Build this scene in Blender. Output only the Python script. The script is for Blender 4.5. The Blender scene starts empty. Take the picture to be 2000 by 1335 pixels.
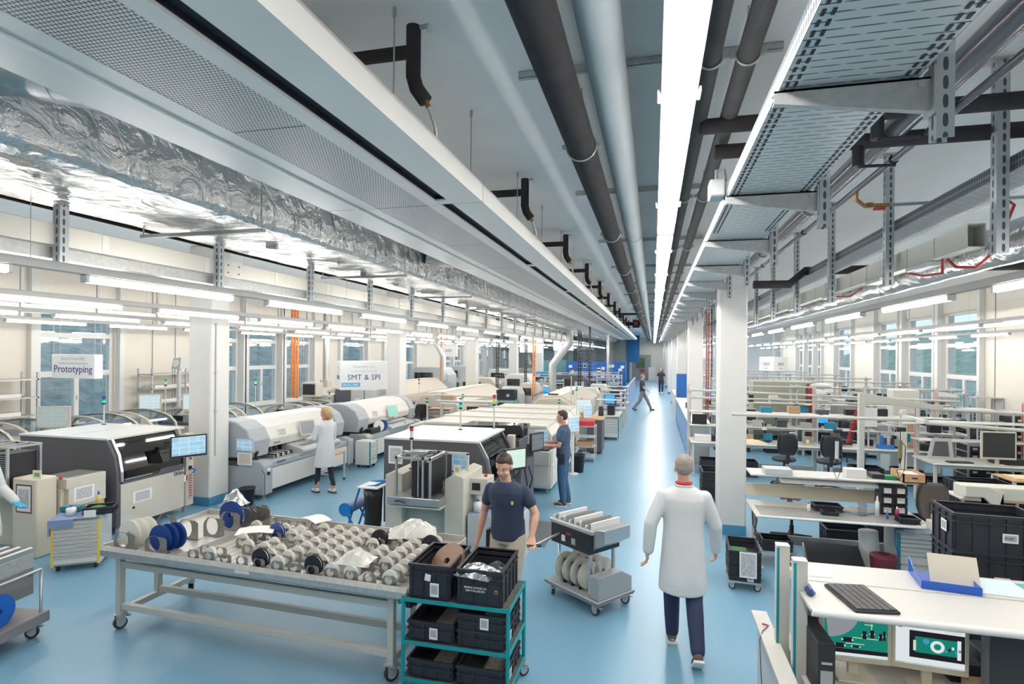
import bpy, math, random
from mathutils import Vector, Matrix
random.seed(7)
PI = math.pi
S = bpy.context.scene
COL = S.collection
# ---------------------------------------------------------------- camera
YAW, ROLL = math.radians(14.09), 0.0085
cd = bpy.data.cameras.new('camera'); cam = bpy.data.objects.new('camera', cd); COL.objects.link(cam)
cd.sensor_width = 36.0; cd.lens = 1100.0/2000*36; cd.shift_y = 22.1/2000; cd.clip_start = .05; cd.clip_end = 400
_f = Vector((-math.sin(YAW), math.cos(YAW), 0)); _r = Vector((math.cos(YAW), math.sin(YAW), 0)); _u = Vector((0, 0, 1))
_x = _r*math.cos(ROLL) + _u*math.sin(ROLL); _y = -_r*math.sin(ROLL) + _u*math.cos(ROLL)
mw = Matrix.Identity(4)
for i in range(3):
    mw[i][0] = _x[i]; mw[i][1] = _y[i]; mw[i][2] = -_f[i]
mw[2][3] = 2.8
cam.matrix_world = mw
S.camera = cam
# ---------------------------------------------------------------- world, view
S.view_settings.view_transform = 'Standard'; S.view_settings.look = 'None'
S.view_settings.exposure = 0.34; S.view_settings.gamma = 1.0
w = bpy.data.worlds.new('sky'); S.world = w; w.use_nodes = True
nt = w.node_tree; bg = nt.nodes['Background']; bg.inputs[0].default_value = (.66, .71, .78, 1); bg.inputs[1].default_value = 1.7
S.cycles.max_bounces = 7; S.cycles.diffuse_bounces = 5; S.cycles.glossy_bounces = 3; S.cycles.transparent_max_bounces = 8
S.cycles.transmission_bounces = 2; S.cycles.sample_clamp_indirect = 4.0; S.cycles.caustics_reflective = False; S.cycles.caustics_refractive = False
E_TUBE = 52.0      # fluorescent rows
E_MAIN = 34.0      # central light line
# ---------------------------------------------------------------- materials
MATS = {}
def mat(name, col, rough=.5, metal=0., nz=.04, scale=6., bump=0., bscale=60., spec=.5, emit=0., coat=0., stretch=None):
    if name in MATS: return MATS[name]
    m = bpy.data.materials.new(name); m.use_nodes = True; t = m.node_tree; n = t.nodes; b = n['Principled BSDF']
    b.inputs['Base Color'].default_value = (*col, 1); b.inputs['Roughness'].default_value = rough; b.inputs['Metallic'].default_value = metal
    b.inputs['Specular IOR Level'].default_value = spec
    if coat: b.inputs['Coat Weight'].default_value = coat; b.inputs['Coat Roughness'].default_value = .1
    if emit: b.inputs['Emission Color'].default_value = (*col, 1); b.inputs['Emission Strength'].default_value = emit
    tc = n.new('ShaderNodeTexCoord'); mp = n.new('ShaderNodeMapping'); t.links.new(tc.outputs['Object'], mp.inputs[0])
    if stretch: mp.inputs['Scale'].default_value = stretch
    if nz:
        no = n.new('ShaderNodeTexNoise'); no.inputs['Scale'].default_value = scale; no.inputs['Detail'].default_value = 4
        t.links.new(mp.outputs[0], no.inputs['Vector'])
        mx = n.new('ShaderNodeMix'); mx.data_type = 'RGBA'
        mx.inputs[6].default_value = (*[max(0, c*(1-nz*1.6)) for c in col], 1); mx.inputs[7].default_value = (*[min(1, c*(1+nz)) for c in col], 1)
        t.links.new(no.outputs[0], mx.inputs[0]); t.links.new(mx.outputs[2], b.inputs['Base Color'])
    if bump:
        n2 = n.new('ShaderNodeTexNoise'); n2.inputs['Scale'].default_value = bscale; n2.inputs['Detail'].default_value = 3
        t.links.new(mp.outputs[0], n2.inputs['Vector'])
        bp = n.new('ShaderNodeBump'); bp.inputs['Strength'].default_value = bump; bp.inputs['Distance'].default_value = .01
        t.links.new(n2.outputs[0], bp.inputs['Height']); t.links.new(bp.outputs[0], b.inputs['Normal'])
    MATS[name] = m; return m
def holes(name, col, hole, sx, sy, rad=.3, rough=.4, metal=0., axes=(0, 1), ell=(1., 1.), alpha=False, stag=False, diag=False):
    """sheet metal with rows of punched holes (Object coordinates, metres)"""
    m = mat(name, col, rough, metal, nz=.03)
    t = m.node_tree; n = t.nodes; L = t.links.new; b = n['Principled BSDF']
    tc = n.new('ShaderNodeTexCoord'); sp = n.new('ShaderNodeSeparateXYZ'); L(tc.outputs['Object'], sp.inputs[0])
    def M(op, a, c=None):
        q = n.new('ShaderNodeMath'); q.operation = op
        for k, v in enumerate((a, c)):
            if v is None: continue
            if isinstance(v, (int, float)): q.inputs[k].default_value = v
            else: L(v, q.inputs[k])
        return q.outputs[0]
    ax = [sp.outputs[i] for i in axes]
    if diag: ax[0] = M('ADD', sp.outputs[0], sp.outputs[1])
    u = M('DIVIDE', ax[0], sx); v = M('DIVIDE', ax[1], sy)
    if stag: u = M('ADD', u, M('MULTIPLY', M('MODULO', M('FLOOR', v), 2.), .5))
    u = M('MULTIPLY', M('SUBTRACT', M('FRACT', u), .5), 1/ell[0]); v = M('MULTIPLY', M('SUBTRACT', M('FRACT', v), .5), 1/ell[1])
    d = M('SQRT', M('ADD', M('POWER', M('ABSOLUTE', u), 2.6), M('POWER', M('ABSOLUTE', v), 2.6)))
    k = M('LESS_THAN', d, rad)
    old = b.inputs['Base Color'].links[0].from_socket if b.inputs['Base Color'].links else None
    mx = n.new('ShaderNodeMix'); mx.data_type = 'RGBA'; L(k, mx.inputs[0])
    if old: L(old, mx.inputs[6])
    else: mx.inputs[6].default_value = (*col, 1)
    mx.inputs[7].default_value = (*hole, 1); L(mx.outputs[2], b.inputs['Base Color'])
    if metal: L(M('MULTIPLY', M('SUBTRACT', 1., k), metal), b.inputs['Metallic'])
    return m
def lit(name, col, s):
    if name in MATS: return MATS[name]
    m = bpy.data.materials.new(name); m.use_nodes = True; t = m.node_tree; t.nodes.clear()
    e = t.nodes.new('ShaderNodeEmission'); o = t.nodes.new('ShaderNodeOutputMaterial'); e.inputs[0].default_value = (*col, 1); e.inputs[1].default_value = s
    t.links.new(e.outputs[0], o.inputs[0]); MATS[name] = m; return m
def glass(name, tint, gloss=.06):
    if name in MATS: return MATS[name]
    m = bpy.data.materials.new(name); m.use_nodes = True; t = m.node_tree; t.nodes.clear()
    tr = t.nodes.new('ShaderNodeBsdfTransparent'); tr.inputs[0].default_value = (*tint, 1)
    g = t.nodes.new('ShaderNodeBsdfGlossy'); g.inputs['Roughness'].default_value = .03
    fr = t.nodes.new('ShaderNodeFresnel'); fr.inputs[0].default_value = 1.5
    mx = t.nodes.new('ShaderNodeMixShader'); o = t.nodes.new('ShaderNodeOutputMaterial')
    ad = t.nodes.new('ShaderNodeMath'); ad.inputs[1].default_value = gloss; t.links.new(fr.outputs[0], ad.inputs[0])
    ge = t.nodes.new('ShaderNodeNewGeometry'); sb = t.nodes.new('ShaderNodeMath'); sb.operation = 'SUBTRACT'; sb.inputs[0].default_value = 1; t.links.new(ge.outputs['Backfacing'], sb.inputs[1])
    ml = t.nodes.new('ShaderNodeMath'); ml.operation = 'MULTIPLY'; t.links.new(ad.outputs[0], ml.inputs[0]); t.links.new(sb.outputs[0], ml.inputs[1])
    t.links.new(ml.outputs[0], mx.inputs[0]); t.links.new(tr.outputs[0], mx.inputs[1]); t.links.new(g.outputs[0], mx.inputs[2])
    t.links.new(mx.outputs[0], o.inputs[0]); MATS[name] = m; return m
def screen(name, kind):
    """picture shown on a monitor: procedural panels, in Generated coordinates of the screen"""
    if name in MATS: return MATS[name]
    if kind == 'dark': return mat(name, (.03, .033, .038), .25, nz=0)
    base, pan, s = {'blue': ((.22, .40, .55), (.50, .62, .68), .42), 'pale': ((.45, .60, .52), (.52, .64, .58), .42), 'white': ((.50, .60, .64), (.40, .52, .58), .42),
                    'dark': ((.035, .04, .05), (.05, .055, .06), .15), 'teal': ((.02, .30, .24), (.2, .45, .38), .45), 'win': ((.02, .25, .6), (.05, .35, .7), .7),
                    'plan': ((.10, .12, .14), (.16, .18, .20), .4), 'grey': ((.30, .36, .36), (.36, .42, .42), .35)}[kind]
    m = bpy.data.materials.new(name); m.use_nodes = True; t = m.node_tree; n = t.nodes; b = n['Principled BSDF']
    tc = n.new('ShaderNodeTexCoord'); br = n.new('ShaderNodeTexBrick'); t.links.new(tc.outputs['Object'], br.inputs[0])
    mp = n.new('ShaderNodeMapping'); t.links.new(tc.outputs['Object'], mp.inputs[0]); mp.inputs['Rotation'].default_value = (PI/2, 0, 0); t.links.new(mp.outputs[0], br.inputs[0])
    br.offset = 0; br.squash = 1.6; br.squash_frequency = 3; br.inputs['Brick Width'].default_value = .62; br.inputs['Row Height'].default_value = .36; br.inputs['Scale'].default_value = 4.3; br.inputs['Color1'].default_value = (*base, 1); br.inputs['Color2'].default_value = (*[(x*2+y)/3 for x, y in zip(base, pan)], 1)
    br.inputs['Mortar'].default_value = (*pan, 1); br.inputs['Mortar Size'].default_value = .022
    t.links.new(br.outputs[0], b.inputs['Base Color']); t.links.new(br.outputs[0], b.inputs['Emission Color']); b.inputs['Emission Strength'].default_value = s
    b.inputs['Roughness'].default_value = .25
    MATS[name] = m; return m
WHITE = mat('machine_white', (.74, .72, .67), .45); CREAM = mat('machine_cream', (.62, .57, .49), .5); LGREY = mat('light_grey_paint', (.52, .54, .54), .45)
MGREY = mat('mid_grey_paint', (.33, .36, .38), .45); DGREY = mat('dark_grey_paint', (.095, .095, .11), .5); BLACK = mat('black_plastic', (.018, .018, .024), .45)
CRATEB = mat('crate_black', (.022, .024, .035), .5, nz=.15, scale=3); ALU = mat('aluminium', (.62, .63, .64), .32, .9); GALV = mat('galvanised_steel', (.55, .555, .545), .40, .6, nz=.18, scale=25)
STEEL = mat('stainless_steel', (.66, .64, .60), .35, .5, nz=.12, scale=9); TEAL = mat('teal_paint', (.0, .27, .31), .4); BLUE = mat('blue_plastic', (.01, .12, .50), .35)
WALLM = mat('wall_paint', (.80, .76, .69), .6, nz=.02); WHITEP = mat('white_frame', (.76, .755, .73), .4, nz=.01); RED = mat('red_paint', (.55, .03, .04), .4); GREEN = mat('green_lens', (.02, .32, .12), .3)
PAPER = mat('paper', (.82, .82, .80), .7, nz=.03); YEL = mat('yellow_paint', (.85, .62, .12), .5); ORANGE = mat('orange_cable', (.85, .28, .06), .5); BENCHW = mat('bench_top_cream', (.60, .585, .545), .35, nz=.02)
FRAMEW = mat('bench_frame_cream', (.58, .565, .52), .4, nz=.02); WOOD = mat('light_wood', (.55, .33, .17), .55, nz=.15, scale=12, stretch=(1, 8, 1)); KRAFT = mat('cardboard', (.52, .36, .22), .75, nz=.08)
RUBBER = mat('rubber_dark', (.03, .03, .033), .7); GLASSM = glass('clear_guard', (.82, .85, .86)); SMOKE = glass('smoked_guard', (.22, .23, .26), .10); PANE = glass('window_glass', (.80, .88, .93), .10)
PCB = mat('circuit_board_green', (.05, .22, .06), .4, nz=.6, scale=120); LABELG = mat('label_grey', (.45, .48, .50), .6, nz=.7, scale=90, stretch=(1, 1, 12)); BEIGE = mat('beige_paint', (.66, .60, .48), .5)
TXT = mat('print_navy', (.05, .06, .22), .6, nz=0); TXTW = mat('print_white', (.8, .8, .8), .6, nz=0); TXTG = mat('print_grey', (.45, .5, .55), .6, nz=0); TXTB = mat('print_light_blue', (.15, .42, .62), .6, nz=0)
REDTX = mat('print_red', (.5, .05, .05), .6, nz=0); LENSR = mat('red_lens', (.6, .02, .03), .3, emit=.15); LENSY = mat('amber_lens', (.85, .45, .02), .3, emit=.15); LENSG = mat('green_lamp', (.02, .5, .22), .3, emit=.5); LENSB = mat('blue_lens', (.01, .12, .6), .3)
# ---------------------------------------------------------------- mesh builder
class B:
    def __init__(s): s.v = []; s.f = []; s.mi = []; s.ms = []; s.T = None; s.sm = []
    def _m(s, m):
        if m not in s.ms: s.ms.append(m)
        return s.ms.index(m)
    def add(s, vs, fs, m, smooth=False):
        o = len(s.v); k = s._m(m)
        if s.T is not None: vs = [tuple(s.T @ Vector(p)) for p in vs]
        s.v += [tuple(p) for p in vs]
        for f in fs: s.f.append(tuple(i+o for i in f)); s.mi.append(k); s.sm.append(smooth)
        return s
    def box(s, a, b, m):
        (x0, y0, z0), (x1, y1, z1) = a, b
        if x0 > x1: x0, x1 = x1, x0
        if y0 > y1: y0, y1 = y1, y0
        if z0 > z1: z0, z1 = z1, z0
        return s.add([(x0, y0, z0), (x1, y0, z0), (x1, y1, z0), (x0, y1, z0), (x0, y0, z1), (x1, y0, z1), (x1, y1, z1), (x0, y1, z1)],
                     [(0, 3, 2, 1), (4, 5, 6, 7), (0, 1, 5, 4), (1, 2, 6, 5), (2, 3, 7, 6), (3, 0, 4, 7)], m)
    def cb(s, c, d, m): return s.box([c[i]-d[i]/2 for i in range(3)], [c[i]+d[i]/2 for i in range(3)], m)
    def prism(s, poly, axis, a, b, m):
        """poly: 2-D outline; axis 'x': (y,z), 'y': (x,z), 'z': (x,y)"""
        n = len(poly); mk = {'x': lambda p, t: (t, p[0], p[1]), 'y': lambda p, t: (p[0], t, p[1]), 'z': lambda p, t: (p[0], p[1], t)}[axis]
        vs = [mk(p, a) for p in poly] + [mk(p, b) for p in poly]
        fs = [tuple(range(n)), tuple(range(2*n-1, n-1, -1))] + [(i, i+n, (i+1) % n + n, (i+1) % n) for i in range(n)]
        return s.add(vs, fs, m)
    def cyl(s, p, q, r, m, r2=None, n=12, cap=True, smooth=True):
        p, q = Vector(p), Vector(q); d = (q-p)
        if d.length < 1e-6: return s
        d.normalize(); a = d.orthogonal().normalized(); b = d.cross(a); r2 = r if r2 is None else r2
        vs = [tuple(p + (a*math.cos(2*PI*i/n) + b*math.sin(2*PI*i/n))*r) for i in range(n)] + [tuple(q + (a*math.cos(2*PI*i/n) + b*math.sin(2*PI*i/n))*r2) for i in range(n)]
        s.add(vs, [(i, (i+1) % n, (i+1) % n+n, i+n) for i in range(n)], m, smooth)
        if cap: s.add(vs, [tuple(range(n-1, -1, -1)), tuple(range(n, 2*n))], m)
        return s
    def tube(s, pts, r, m, n=8, cap=True):
        pts = [Vector(p) for p in pts]; rings = []; a = None
        for i, p in enumerate(pts):
            d = (pts[min(i+1, len(pts)-1)] - pts[max(i-1, 0)]).normalized()
            a = d.orthogonal().normalized() if a is None else (a - d*a.dot(d)).normalized()
            b = d.cross(a); rr = r[i] if isinstance(r, (list, tuple)) else r
            rings.append([tuple(p + (a*math.cos(2*PI*k/n) + b*math.sin(2*PI*k/n))*rr) for k in range(n)])
        vs = [v for rg in rings for v in rg]
        fs = [(j*n+k, j*n+(k+1) % n, (j+1)*n+(k+1) % n, (j+1)*n+k) for j in range(len(pts)-1) for k in range(n)]
        s.add(vs, fs, m, True)
        if cap: s.add(rings[0], [tuple(range(n-1, -1, -1))], m); s.add(rings[-1], [tuple(range(n))], m)
        return s
    def lathe(s, prof, c, m, n=20, axis='z', sm=True):
        """prof: (r,h) list; closed around axis through c"""
        vs = []
        for r, h in prof:
            for k in range(n):
                x, y = r*math.cos(2*PI*k/n), r*math.sin(2*PI*k/n)
                vs.append({'z': (c[0]+x, c[1]+y, c[2]+h), 'y': (c[0]+x, c[1]+h, c[2]+y), 'x': (c[0]+h, c[1]+x, c[2]+y)}[axis])
        fs = [(j*n+k, j*n+(k+1) % n, (j+1)*n+(k+1) % n, (j+1)*n+k) for j in range(len(prof)-1) for k in range(n)]
        return s.add(vs, fs, m, sm)
    def ell(s, c, r, m, n=12):
        prof = [(max(1e-4, math.sin(PI*i/n)), -math.cos(PI*i/n)) for i in range(n+1)]
        o = B(); o.lathe(prof, (0, 0, 0), m, n=16)
        return s.add([(c[0]+v[0]*r[0], c[1]+v[1]*r[1], c[2]+v[2]*r[2]) for v in o.v], o.f, m, True)
    def loft(s, rings, m, n=16, smooth=True):
        """rings: (cx,cy,cz,rx,ry) horizontal ellipses"""
        vs = [(c[0]+c[3]*math.cos(2*PI*k/n), c[1]+c[4]*math.sin(2*PI*k/n), c[2]) for c in rings for k in range(n)]
        fs = [(j*n+k, j*n+(k+1) % n, (j+1)*n+(k+1) % n, (j+1)*n+k) for j in range(len(rings)-1) for k in range(n)]
        fs += [tuple(range(n-1, -1, -1)), tuple(range((len(rings)-1)*n, len(rings)*n))]
        return s.add(vs, fs, m, smooth)
    def o(s, name, parent=None, bev=0., loc=None, rot=None, seg=1):
        me = bpy.data.meshes.new(name); me.from_pydata(s.v, [], s.f)
        for m in s.ms: me.materials.append(m)
        me.polygons.foreach_set('material_index', s.mi); me.polygons.foreach_set('use_smooth', s.sm); me.update()
        ob = bpy.data.objects.new(name, me); COL.objects.link(ob)
        if parent is not None: ob.parent = parent
        if loc: ob.location = loc
        if rot: ob.rotation_euler = rot
        if bev:
            bm_ = ob.modifiers.new('bevel', 'BEVEL'); bm_.width = bev; bm_.segments = seg; bm_.limit_method = 'ANGLE'; bm_.angle_limit = .7; bm_.use_clamp_overlap = True
        return ob
def tag(o, label, cat, group=None, kind=None):
    if label: o['label'] = label
    if cat: o['category'] = cat
    if group: o['group'] = group
    if kind: o['kind'] = kind
    return o
def thing(name, label, cat, loc=(0, 0, 0), rz=0., group=None, kind=None):
    o = bpy.data.objects.new(name, None); COL.objects.link(o); o.location = loc; o.rotation_euler = (0, 0, rz); o.empty_display_size = .1
    return tag(o, label, cat, group, kind)
KIDS = {}
def dup(root, loc, rz=None, label=None, group=None):
    """copy of a thing with copies of its parts and sub-parts"""
    if not KIDS:
        pass
    r = root.copy(); COL.objects.link(r); r.location = loc
    if rz is not None: r.rotation_euler = (0, 0, rz)
    if label: r['label'] = label
    if group: r['group'] = group
    def rec(a, b):
        for ch in [c for c in a.children]:
            d = ch.copy(); COL.objects.link(d); d.parent = b; rec(ch, d)
    rec(root, r)
    return r
def text(s, size, parent, loc, rot, m, name='lettering', align='CENTER', ex=.0015, sx=1.):
    c = bpy.data.curves.new('t', 'FONT'); c.body = s; c.size = size; c.align_x = align; c.extrude = ex; c.resolution_u = 2; c.space_line = 1.1
    o = bpy.data.objects.new('t', c); COL.objects.link(o); dg = bpy.context.evaluated_depsgraph_get(); dg.update()
    me = bpy.data.meshes.new_from_object(o.evaluated_get(dg)); bpy.data.objects.remove(o); me.materials.clear(); me.materials.append(m)
    ob = bpy.data.objects.new(name, me); COL.objects.link(ob); ob.parent = parent; ob.location = loc; ob.rotation_euler = rot; ob.scale = (sx, 1, 1)
    return ob
ORD = ['first', 'second', 'third', 'fourth', 'fifth', 'sixth', 'seventh', 'eighth', 'ninth', 'tenth', 'eleventh', 'twelfth', 'thirteenth', 'fourteenth', 'fifteenth', 'sixteenth', 'seventeenth',
       'eighteenth', 'nineteenth', 'twentieth', 'twenty-first', 'twenty-second', 'twenty-third', 'twenty-fourth', 'twenty-fifth', 'twenty-sixth', 'twenty-seventh', 'twenty-eighth', 'twenty-ninth', 'thirtieth']
# ================================================================ the setting
XL, XR, YB, YF, ZC = -14.0, 8.8, 64.0, -2.5, 4.7
fm = mat('floor_epoxy_blue', (.185, .375, .52), .3, nz=.10, scale=.5, bump=.03, bscale=18, spec=.55)
_b = fm.node_tree.nodes['Principled BSDF']
_n = fm.node_tree.nodes.new('ShaderNodeTexNoise'); _n.inputs['Scale'].default_value = 1.3; _n.inputs['Detail'].default_value = 6
_mr = fm.node_tree.nodes.new('ShaderNodeMapRange'); _mr.inputs[3].default_value = .27; _mr.inputs[4].default_value = .42
fm.node_tree.links.new(_n.outputs[0], _mr.inputs[0]); fm.node_tree.links.new(_mr.outputs[0], _b.inputs['Roughness'])
tag(B().box((XL, YF, -.2), (XR, YB, 0), fm).o('floor'), 'glossy light blue epoxy floor', 'floor', kind='structure')
cm = mat('ceiling_concrete', (.86, .87, .865), .85, nz=.05, scale=2.5, bump=.04, bscale=5)
tag(B().box((XL, YF, ZC), (XR, YB, ZC+.2), cm).o('ceiling'), 'pale grey painted concrete ceiling', 'ceiling', kind='structure')
PANEL = mat('wall_panel_cream', (.78, .73, .65), .55, nz=.02)
# left wall, full-height windows; openings given as (y0,y1)
LW = [(7.9, 9.75), (10.1, 12.05), (14.95, 16.75), (17.1, 18.85), (19.2, 21.0), (23.3, 25.6), (27.6, 29.4), (29.75, 31.6), (36, 38), (38.4, 40.2), (44, 46), (46.4, 48.2), (52, 54)]
LW = LW[1:]
ZS, ZT = .85, 4.15
def wallrun(name, x, th, wins, zs, zt, label):
    b = B(); y = YF
    for a, c in wins:
        b.box((x, y, 0), (x+th, a, ZC), PANEL); b.box((x, a, 0), (x+th, c, zs), PANEL); b.box((x, a, zt), (x+th, c, ZC), PANEL); y = c
    b.box((x, y, 0), (x+th, YB, ZC), PANEL)
    tag(b.o(name), label, 'wall', kind='structure')
wallrun('wall_left', XL, -.3, LW, ZS, ZT, 'cream panelled window wall on the left')
RW = [(13.9, 15.7), (18.25, 20.4), (20.85, 23.05), (23.6, 25.7), (28.6, 30.9), (33.3, 34.6), (34.95, 36.6), (37, 38.6), (43, 45), (45.4, 47.3), (53, 55)]
RW = RW[1:]
wallrun('wall_right', XR, .3, RW, ZS, ZT, 'cream panelled window wall on the right')
tag(B().box((XL, YB, 0), (XR, YB+.2, ZC), WALLM).o('wall_back'), 'white end wall of the hall', 'wall', kind='structure')
tag(B().box((XL, YF-.2, 0), (XR, YF, ZC), WALLM).o('wall_front'), 'wall behind the viewer', 'wall', kind='structure')
k = 0
def window(x, inward, a, c):
    global k; k += 1
    t = thing('window_%d' % k, 'white framed window with a high transom and split lower lights', 'window', (x, a, ZS), kind='structure')
    W, Hh = c-a, ZT-ZS; b = B(); d = .09; s = inward
    def bar(y0, y1, z0, z1, dp=.09): b.box((-s*.02-dp/2, y0, z0), (-s*.02+dp/2, y1, z1), WHITEP)
    bar(0, .09, 0, Hh); bar(W-.09, W, 0, Hh); bar(.09, W-.09, 0, .1); bar(.09, W-.09, Hh-.09, Hh)
    z1, z2 = 2.2-ZS, 3.15-ZS
    bar(.09, W-.09, z1-.07, z1+.07, .12); bar(.09, W-.09, z2-.06, z2+.06, .12); bar(W*.5-.06, W*.5+.06, .1, z1-.07, .12)
    b.o('frame', t, .006)
    p = B()
    for (y0, y1, q0, q1) in ((.09, W*.5-.06, .1, z1-.07), (W*.5+.06, W-.09, .1, z1-.07), (.09, W-.09, z1+.07, z2-.06), (.09, W-.09, z2+.06, Hh-.09)):
        p.box((-s*.02-.008, y0, q0), (-s*.02+.008, y1, q1), PANE)
    p.o('pane', t)
    B().box((s*.02, -.04, -.05), (s*.22, W+.04, -.005), WHITEP).o('sill', t, .005)
    B().cb((s*.045, W*.5, .75), (.03, .02, .11), LGREY).o('handle', t, .004)
for a, c in LW: window(XL-.1, 1, a, c)
for a, c in RW: window(XR+.1, -1, a, c)
# wall pilasters, panel joints
kk = 0
def trim(a, b_, m, lab):
    global kk; kk += 1
    tag(B().box(a, b_, m).o('trim_%d' % kk, bev=.004), lab, 'trim', kind='structure')
for a, c in LW:
    trim((XL+.004, a-.24, 0), (XL+.14, a-.03, ZC), WHITEP, 'white post beside a left window'); trim((XL+.004, c+.03, 0), (XL+.14, c+.17, ZC), WHITEP, 'white post beside a left window')
for a, c in RW:
    trim((XR-.14, a-.16, 0), (XR-.004, a-.03, ZC), WHITEP, 'white post beside a right window'); trim((XR-.14, c+.03, 0), (XR-.004, c+.24, ZC), WHITEP, 'white post beside a right window')
for y in (4.2, 5.6, 7.0, 13.2, 14.0): trim((XL+.002, y, 0), (XL+.02, y+.02, ZC), MGREY, 'grey panel joint on the left wall')
for y in (9.5, 12.0, 14.5, 17.6): trim((XR-.02, y, 0), (XR-.002, y+.02, ZC), MGREY, 'grey panel joint on the right wall')
# end wall: door, blue and grey portal
d = thing('door_1', 'grey steel door with a glazed upper panel and a red sign at the hall end', 'door', (-1.25, YB-.05, 0), kind='structure')
B().box((-1.0, 0, 0), (-.85, .06, 2.75), MGREY).box((.85, 0, 0), (1.0, .06, 2.75), MGREY).box((-.85, 0, 2.6), (.85, .06, 2.75), MGREY).o('frame', d, .01)
B().box((-.85, .01, 0), (.85, .05, 2.6), MGREY).o('leaf', d, .005); B().box((-.6, -.02, 1.25), (.35, .005, 2.4), mat('door_glass', (.12, .22, .12), .15, nz=.8, scale=4)).o('pane', d); B().box((-.2, -.03, .85), (.35, .005, 1.15), RED).o('sign_plate', d)
tag(B().box((-2.6, 57.5, 0), (-2.3, 57.8, ZC), mat('portal_blue', (.01, .16, .40), .5)).box((-2.3, 57.75, 2.0), (-1.35, 57.85, ZC), mat('portal_blue', (.01, .16, .40))).o('trim_90'), 'blue portal wall beside the aisle end', 'trim', kind='structure')
tag(B().box((-8.2, 57.6, 2.15), (-2.62, 57.8, ZC), mat('partition_grey', (.42, .42, .38), .6)).o('trim_91'), 'grey-green partition over the rear work area', 'trim', kind='structure')
tag(B().box((-14, 56.2, 0), (-8.3, 56.4, ZC), mat('partition_white', (.78, .80, .81), .6)).o('trim_92'), 'white rear partition on the left side', 'trim', kind='structure')
tag(B().box((1.75, 45.0, 0), (8.8, 45.2, ZC), mat('partition_white2', (.78, .78, .78), .6)).o('trim_93'), 'white rear partition on the right side', 'trim', kind='structure')
# outside
gr = mat('outside_ground', (.42, .47, .50), .8, nz=.5, scale=.7)
tag(B().box((-60, -20, -.6), (XL-.35, 90, -.5), gr).o('ground', None), 'snow-dusted ground outside the left windows', 'ground', kind='structure')
tag(B().box((XR+.35, -20, -.6), (60, 90, -.5), mat('outside_asphalt', (.16, .20, .22), .8, nz=.3, scale=.6)).o('ground'), 'car park outside the right windows', 'ground', kind='structure')
bank = mat('grass_bank', (.20, .25, .24), .9, nz=.9, scale=1.8, bump=.4, bscale=3); bank2 = mat('green_bank', (.34, .44, .36), .9, nz=.5, scale=1.2)
def hill(x0, sg, h, m, lab):
    n = 44; v = []; f = []
    for i in range(n+1):
        y = -15 + i*2.3
        for j, (dx, z) in enumerate(((0, -.5), (3, 1.2), (7, 3.0), (12, h), (22, h+1.0))):
            v.append((x0+sg*(dx+math.sin(i*.7+j)*.6), y, z+(.5*math.sin(i*.45+j*1.3) if j else 0)))
    for i in range(n):
        for j in range(4): a = i*5+j; f.append((a, a+5, a+6, a+1))
    tag(B().add(v, f, m, True).o('hillside'), lab, 'hill', kind='structure')
hill(-20, -1, 4.4, bank, 'dark grassy bank outside the left windows'); hill(18, 1, 5.0, bank2, 'green bank outside the right windows')
# ================================================================ columns
def column(x0, y0, w, dd, label, cable=False):
    t = thing('support_column', label, 'column', (x0, y0, 0), group='white columns down the hall')
    B().box((0, 0, .14), (w, dd, ZC-.002), mat('column_white', (.70, .69, .665), .5, nz=.02)).o('shaft', t, .02)
    B().box((-.004, -.004, 0), (w+.004, dd+.004, .15), mat('column_base_blue', (.07, .25, .42), .35)).o('base_band', t, .004)
    if cable: B().tube([(w+.012, .12, 3.3), (w+.012, .12, .9)], .012, LGREY).cb((w+.015, .12, 1.7), (.03, .05, .05), LGREY).cb((w+.015, .12, 2.4), (.03, .05, .05), LGREY).o('conduit', t)
for i in range(7):
    column(-8.2, 8.5+7.8*i, .48, .48, '%s square white column from the near end of the left row' % ORD[i], i == 0)
for i in range(7):
    column(1.0, 9.33+8.05*i, .41, .45, '%s white column from the near end of the right row' % ORD[i])
# ================================================================ overhead
# central light line
DIFF = lit('light_diffuser', (1.0, .965, .92), E_MAIN)
lp = thing('linear_ceiling_lamp', 'x', 'lamp', (.112, 1.9, 4.05), group='lamps of the central light line')
B().box((-.078, 0, .0), (.078, 4.15, .018), DIFF).o('diffuser', lp)
B().box((-.085, -.02, .018), (.085, 4.17, .10), WHITEP).o('housing', lp, .006)
for yy in (1.0, 3.1): B().cyl((0, yy, .1), (0, yy, ZC-4.05-.001), .006, GALV, n=6).o('suspension_rod', lp); B().box((-.105, yy-.05, .02), (-.086, yy+.05, .05), WHITEP).box((.086, yy-.05, .02), (.105, yy+.05, .05), WHITEP).o('clip', lp, .004)
lp['label'] = 'long bright ceiling lamp nearest the viewer in the central light line'
for i in range(-1, 14):
    if i != 0: dup(lp, (.112, 1.9+4.35*i, 4.05), label='bright lamp just behind the viewer in the central light line' if i < 0 else '%s long bright lamp after the nearest one in the central light line' % ORD[i-1])
# ceiling rails
for i in range(20):
    y = .85+2.86*i
    tag(B().box((-.9, y-.02, ZC-.04), (.75, y+.02, ZC-.001), GALV).box((-.9, y-.012, ZC-.052), (.75, y+.012, ZC-.04), GALV).o('ceiling_rail', bev=.003), '%s short steel mounting rail across the ceiling above the pipes' % ORD[i], 'rail', 'steel rails across the ceiling')
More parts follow.
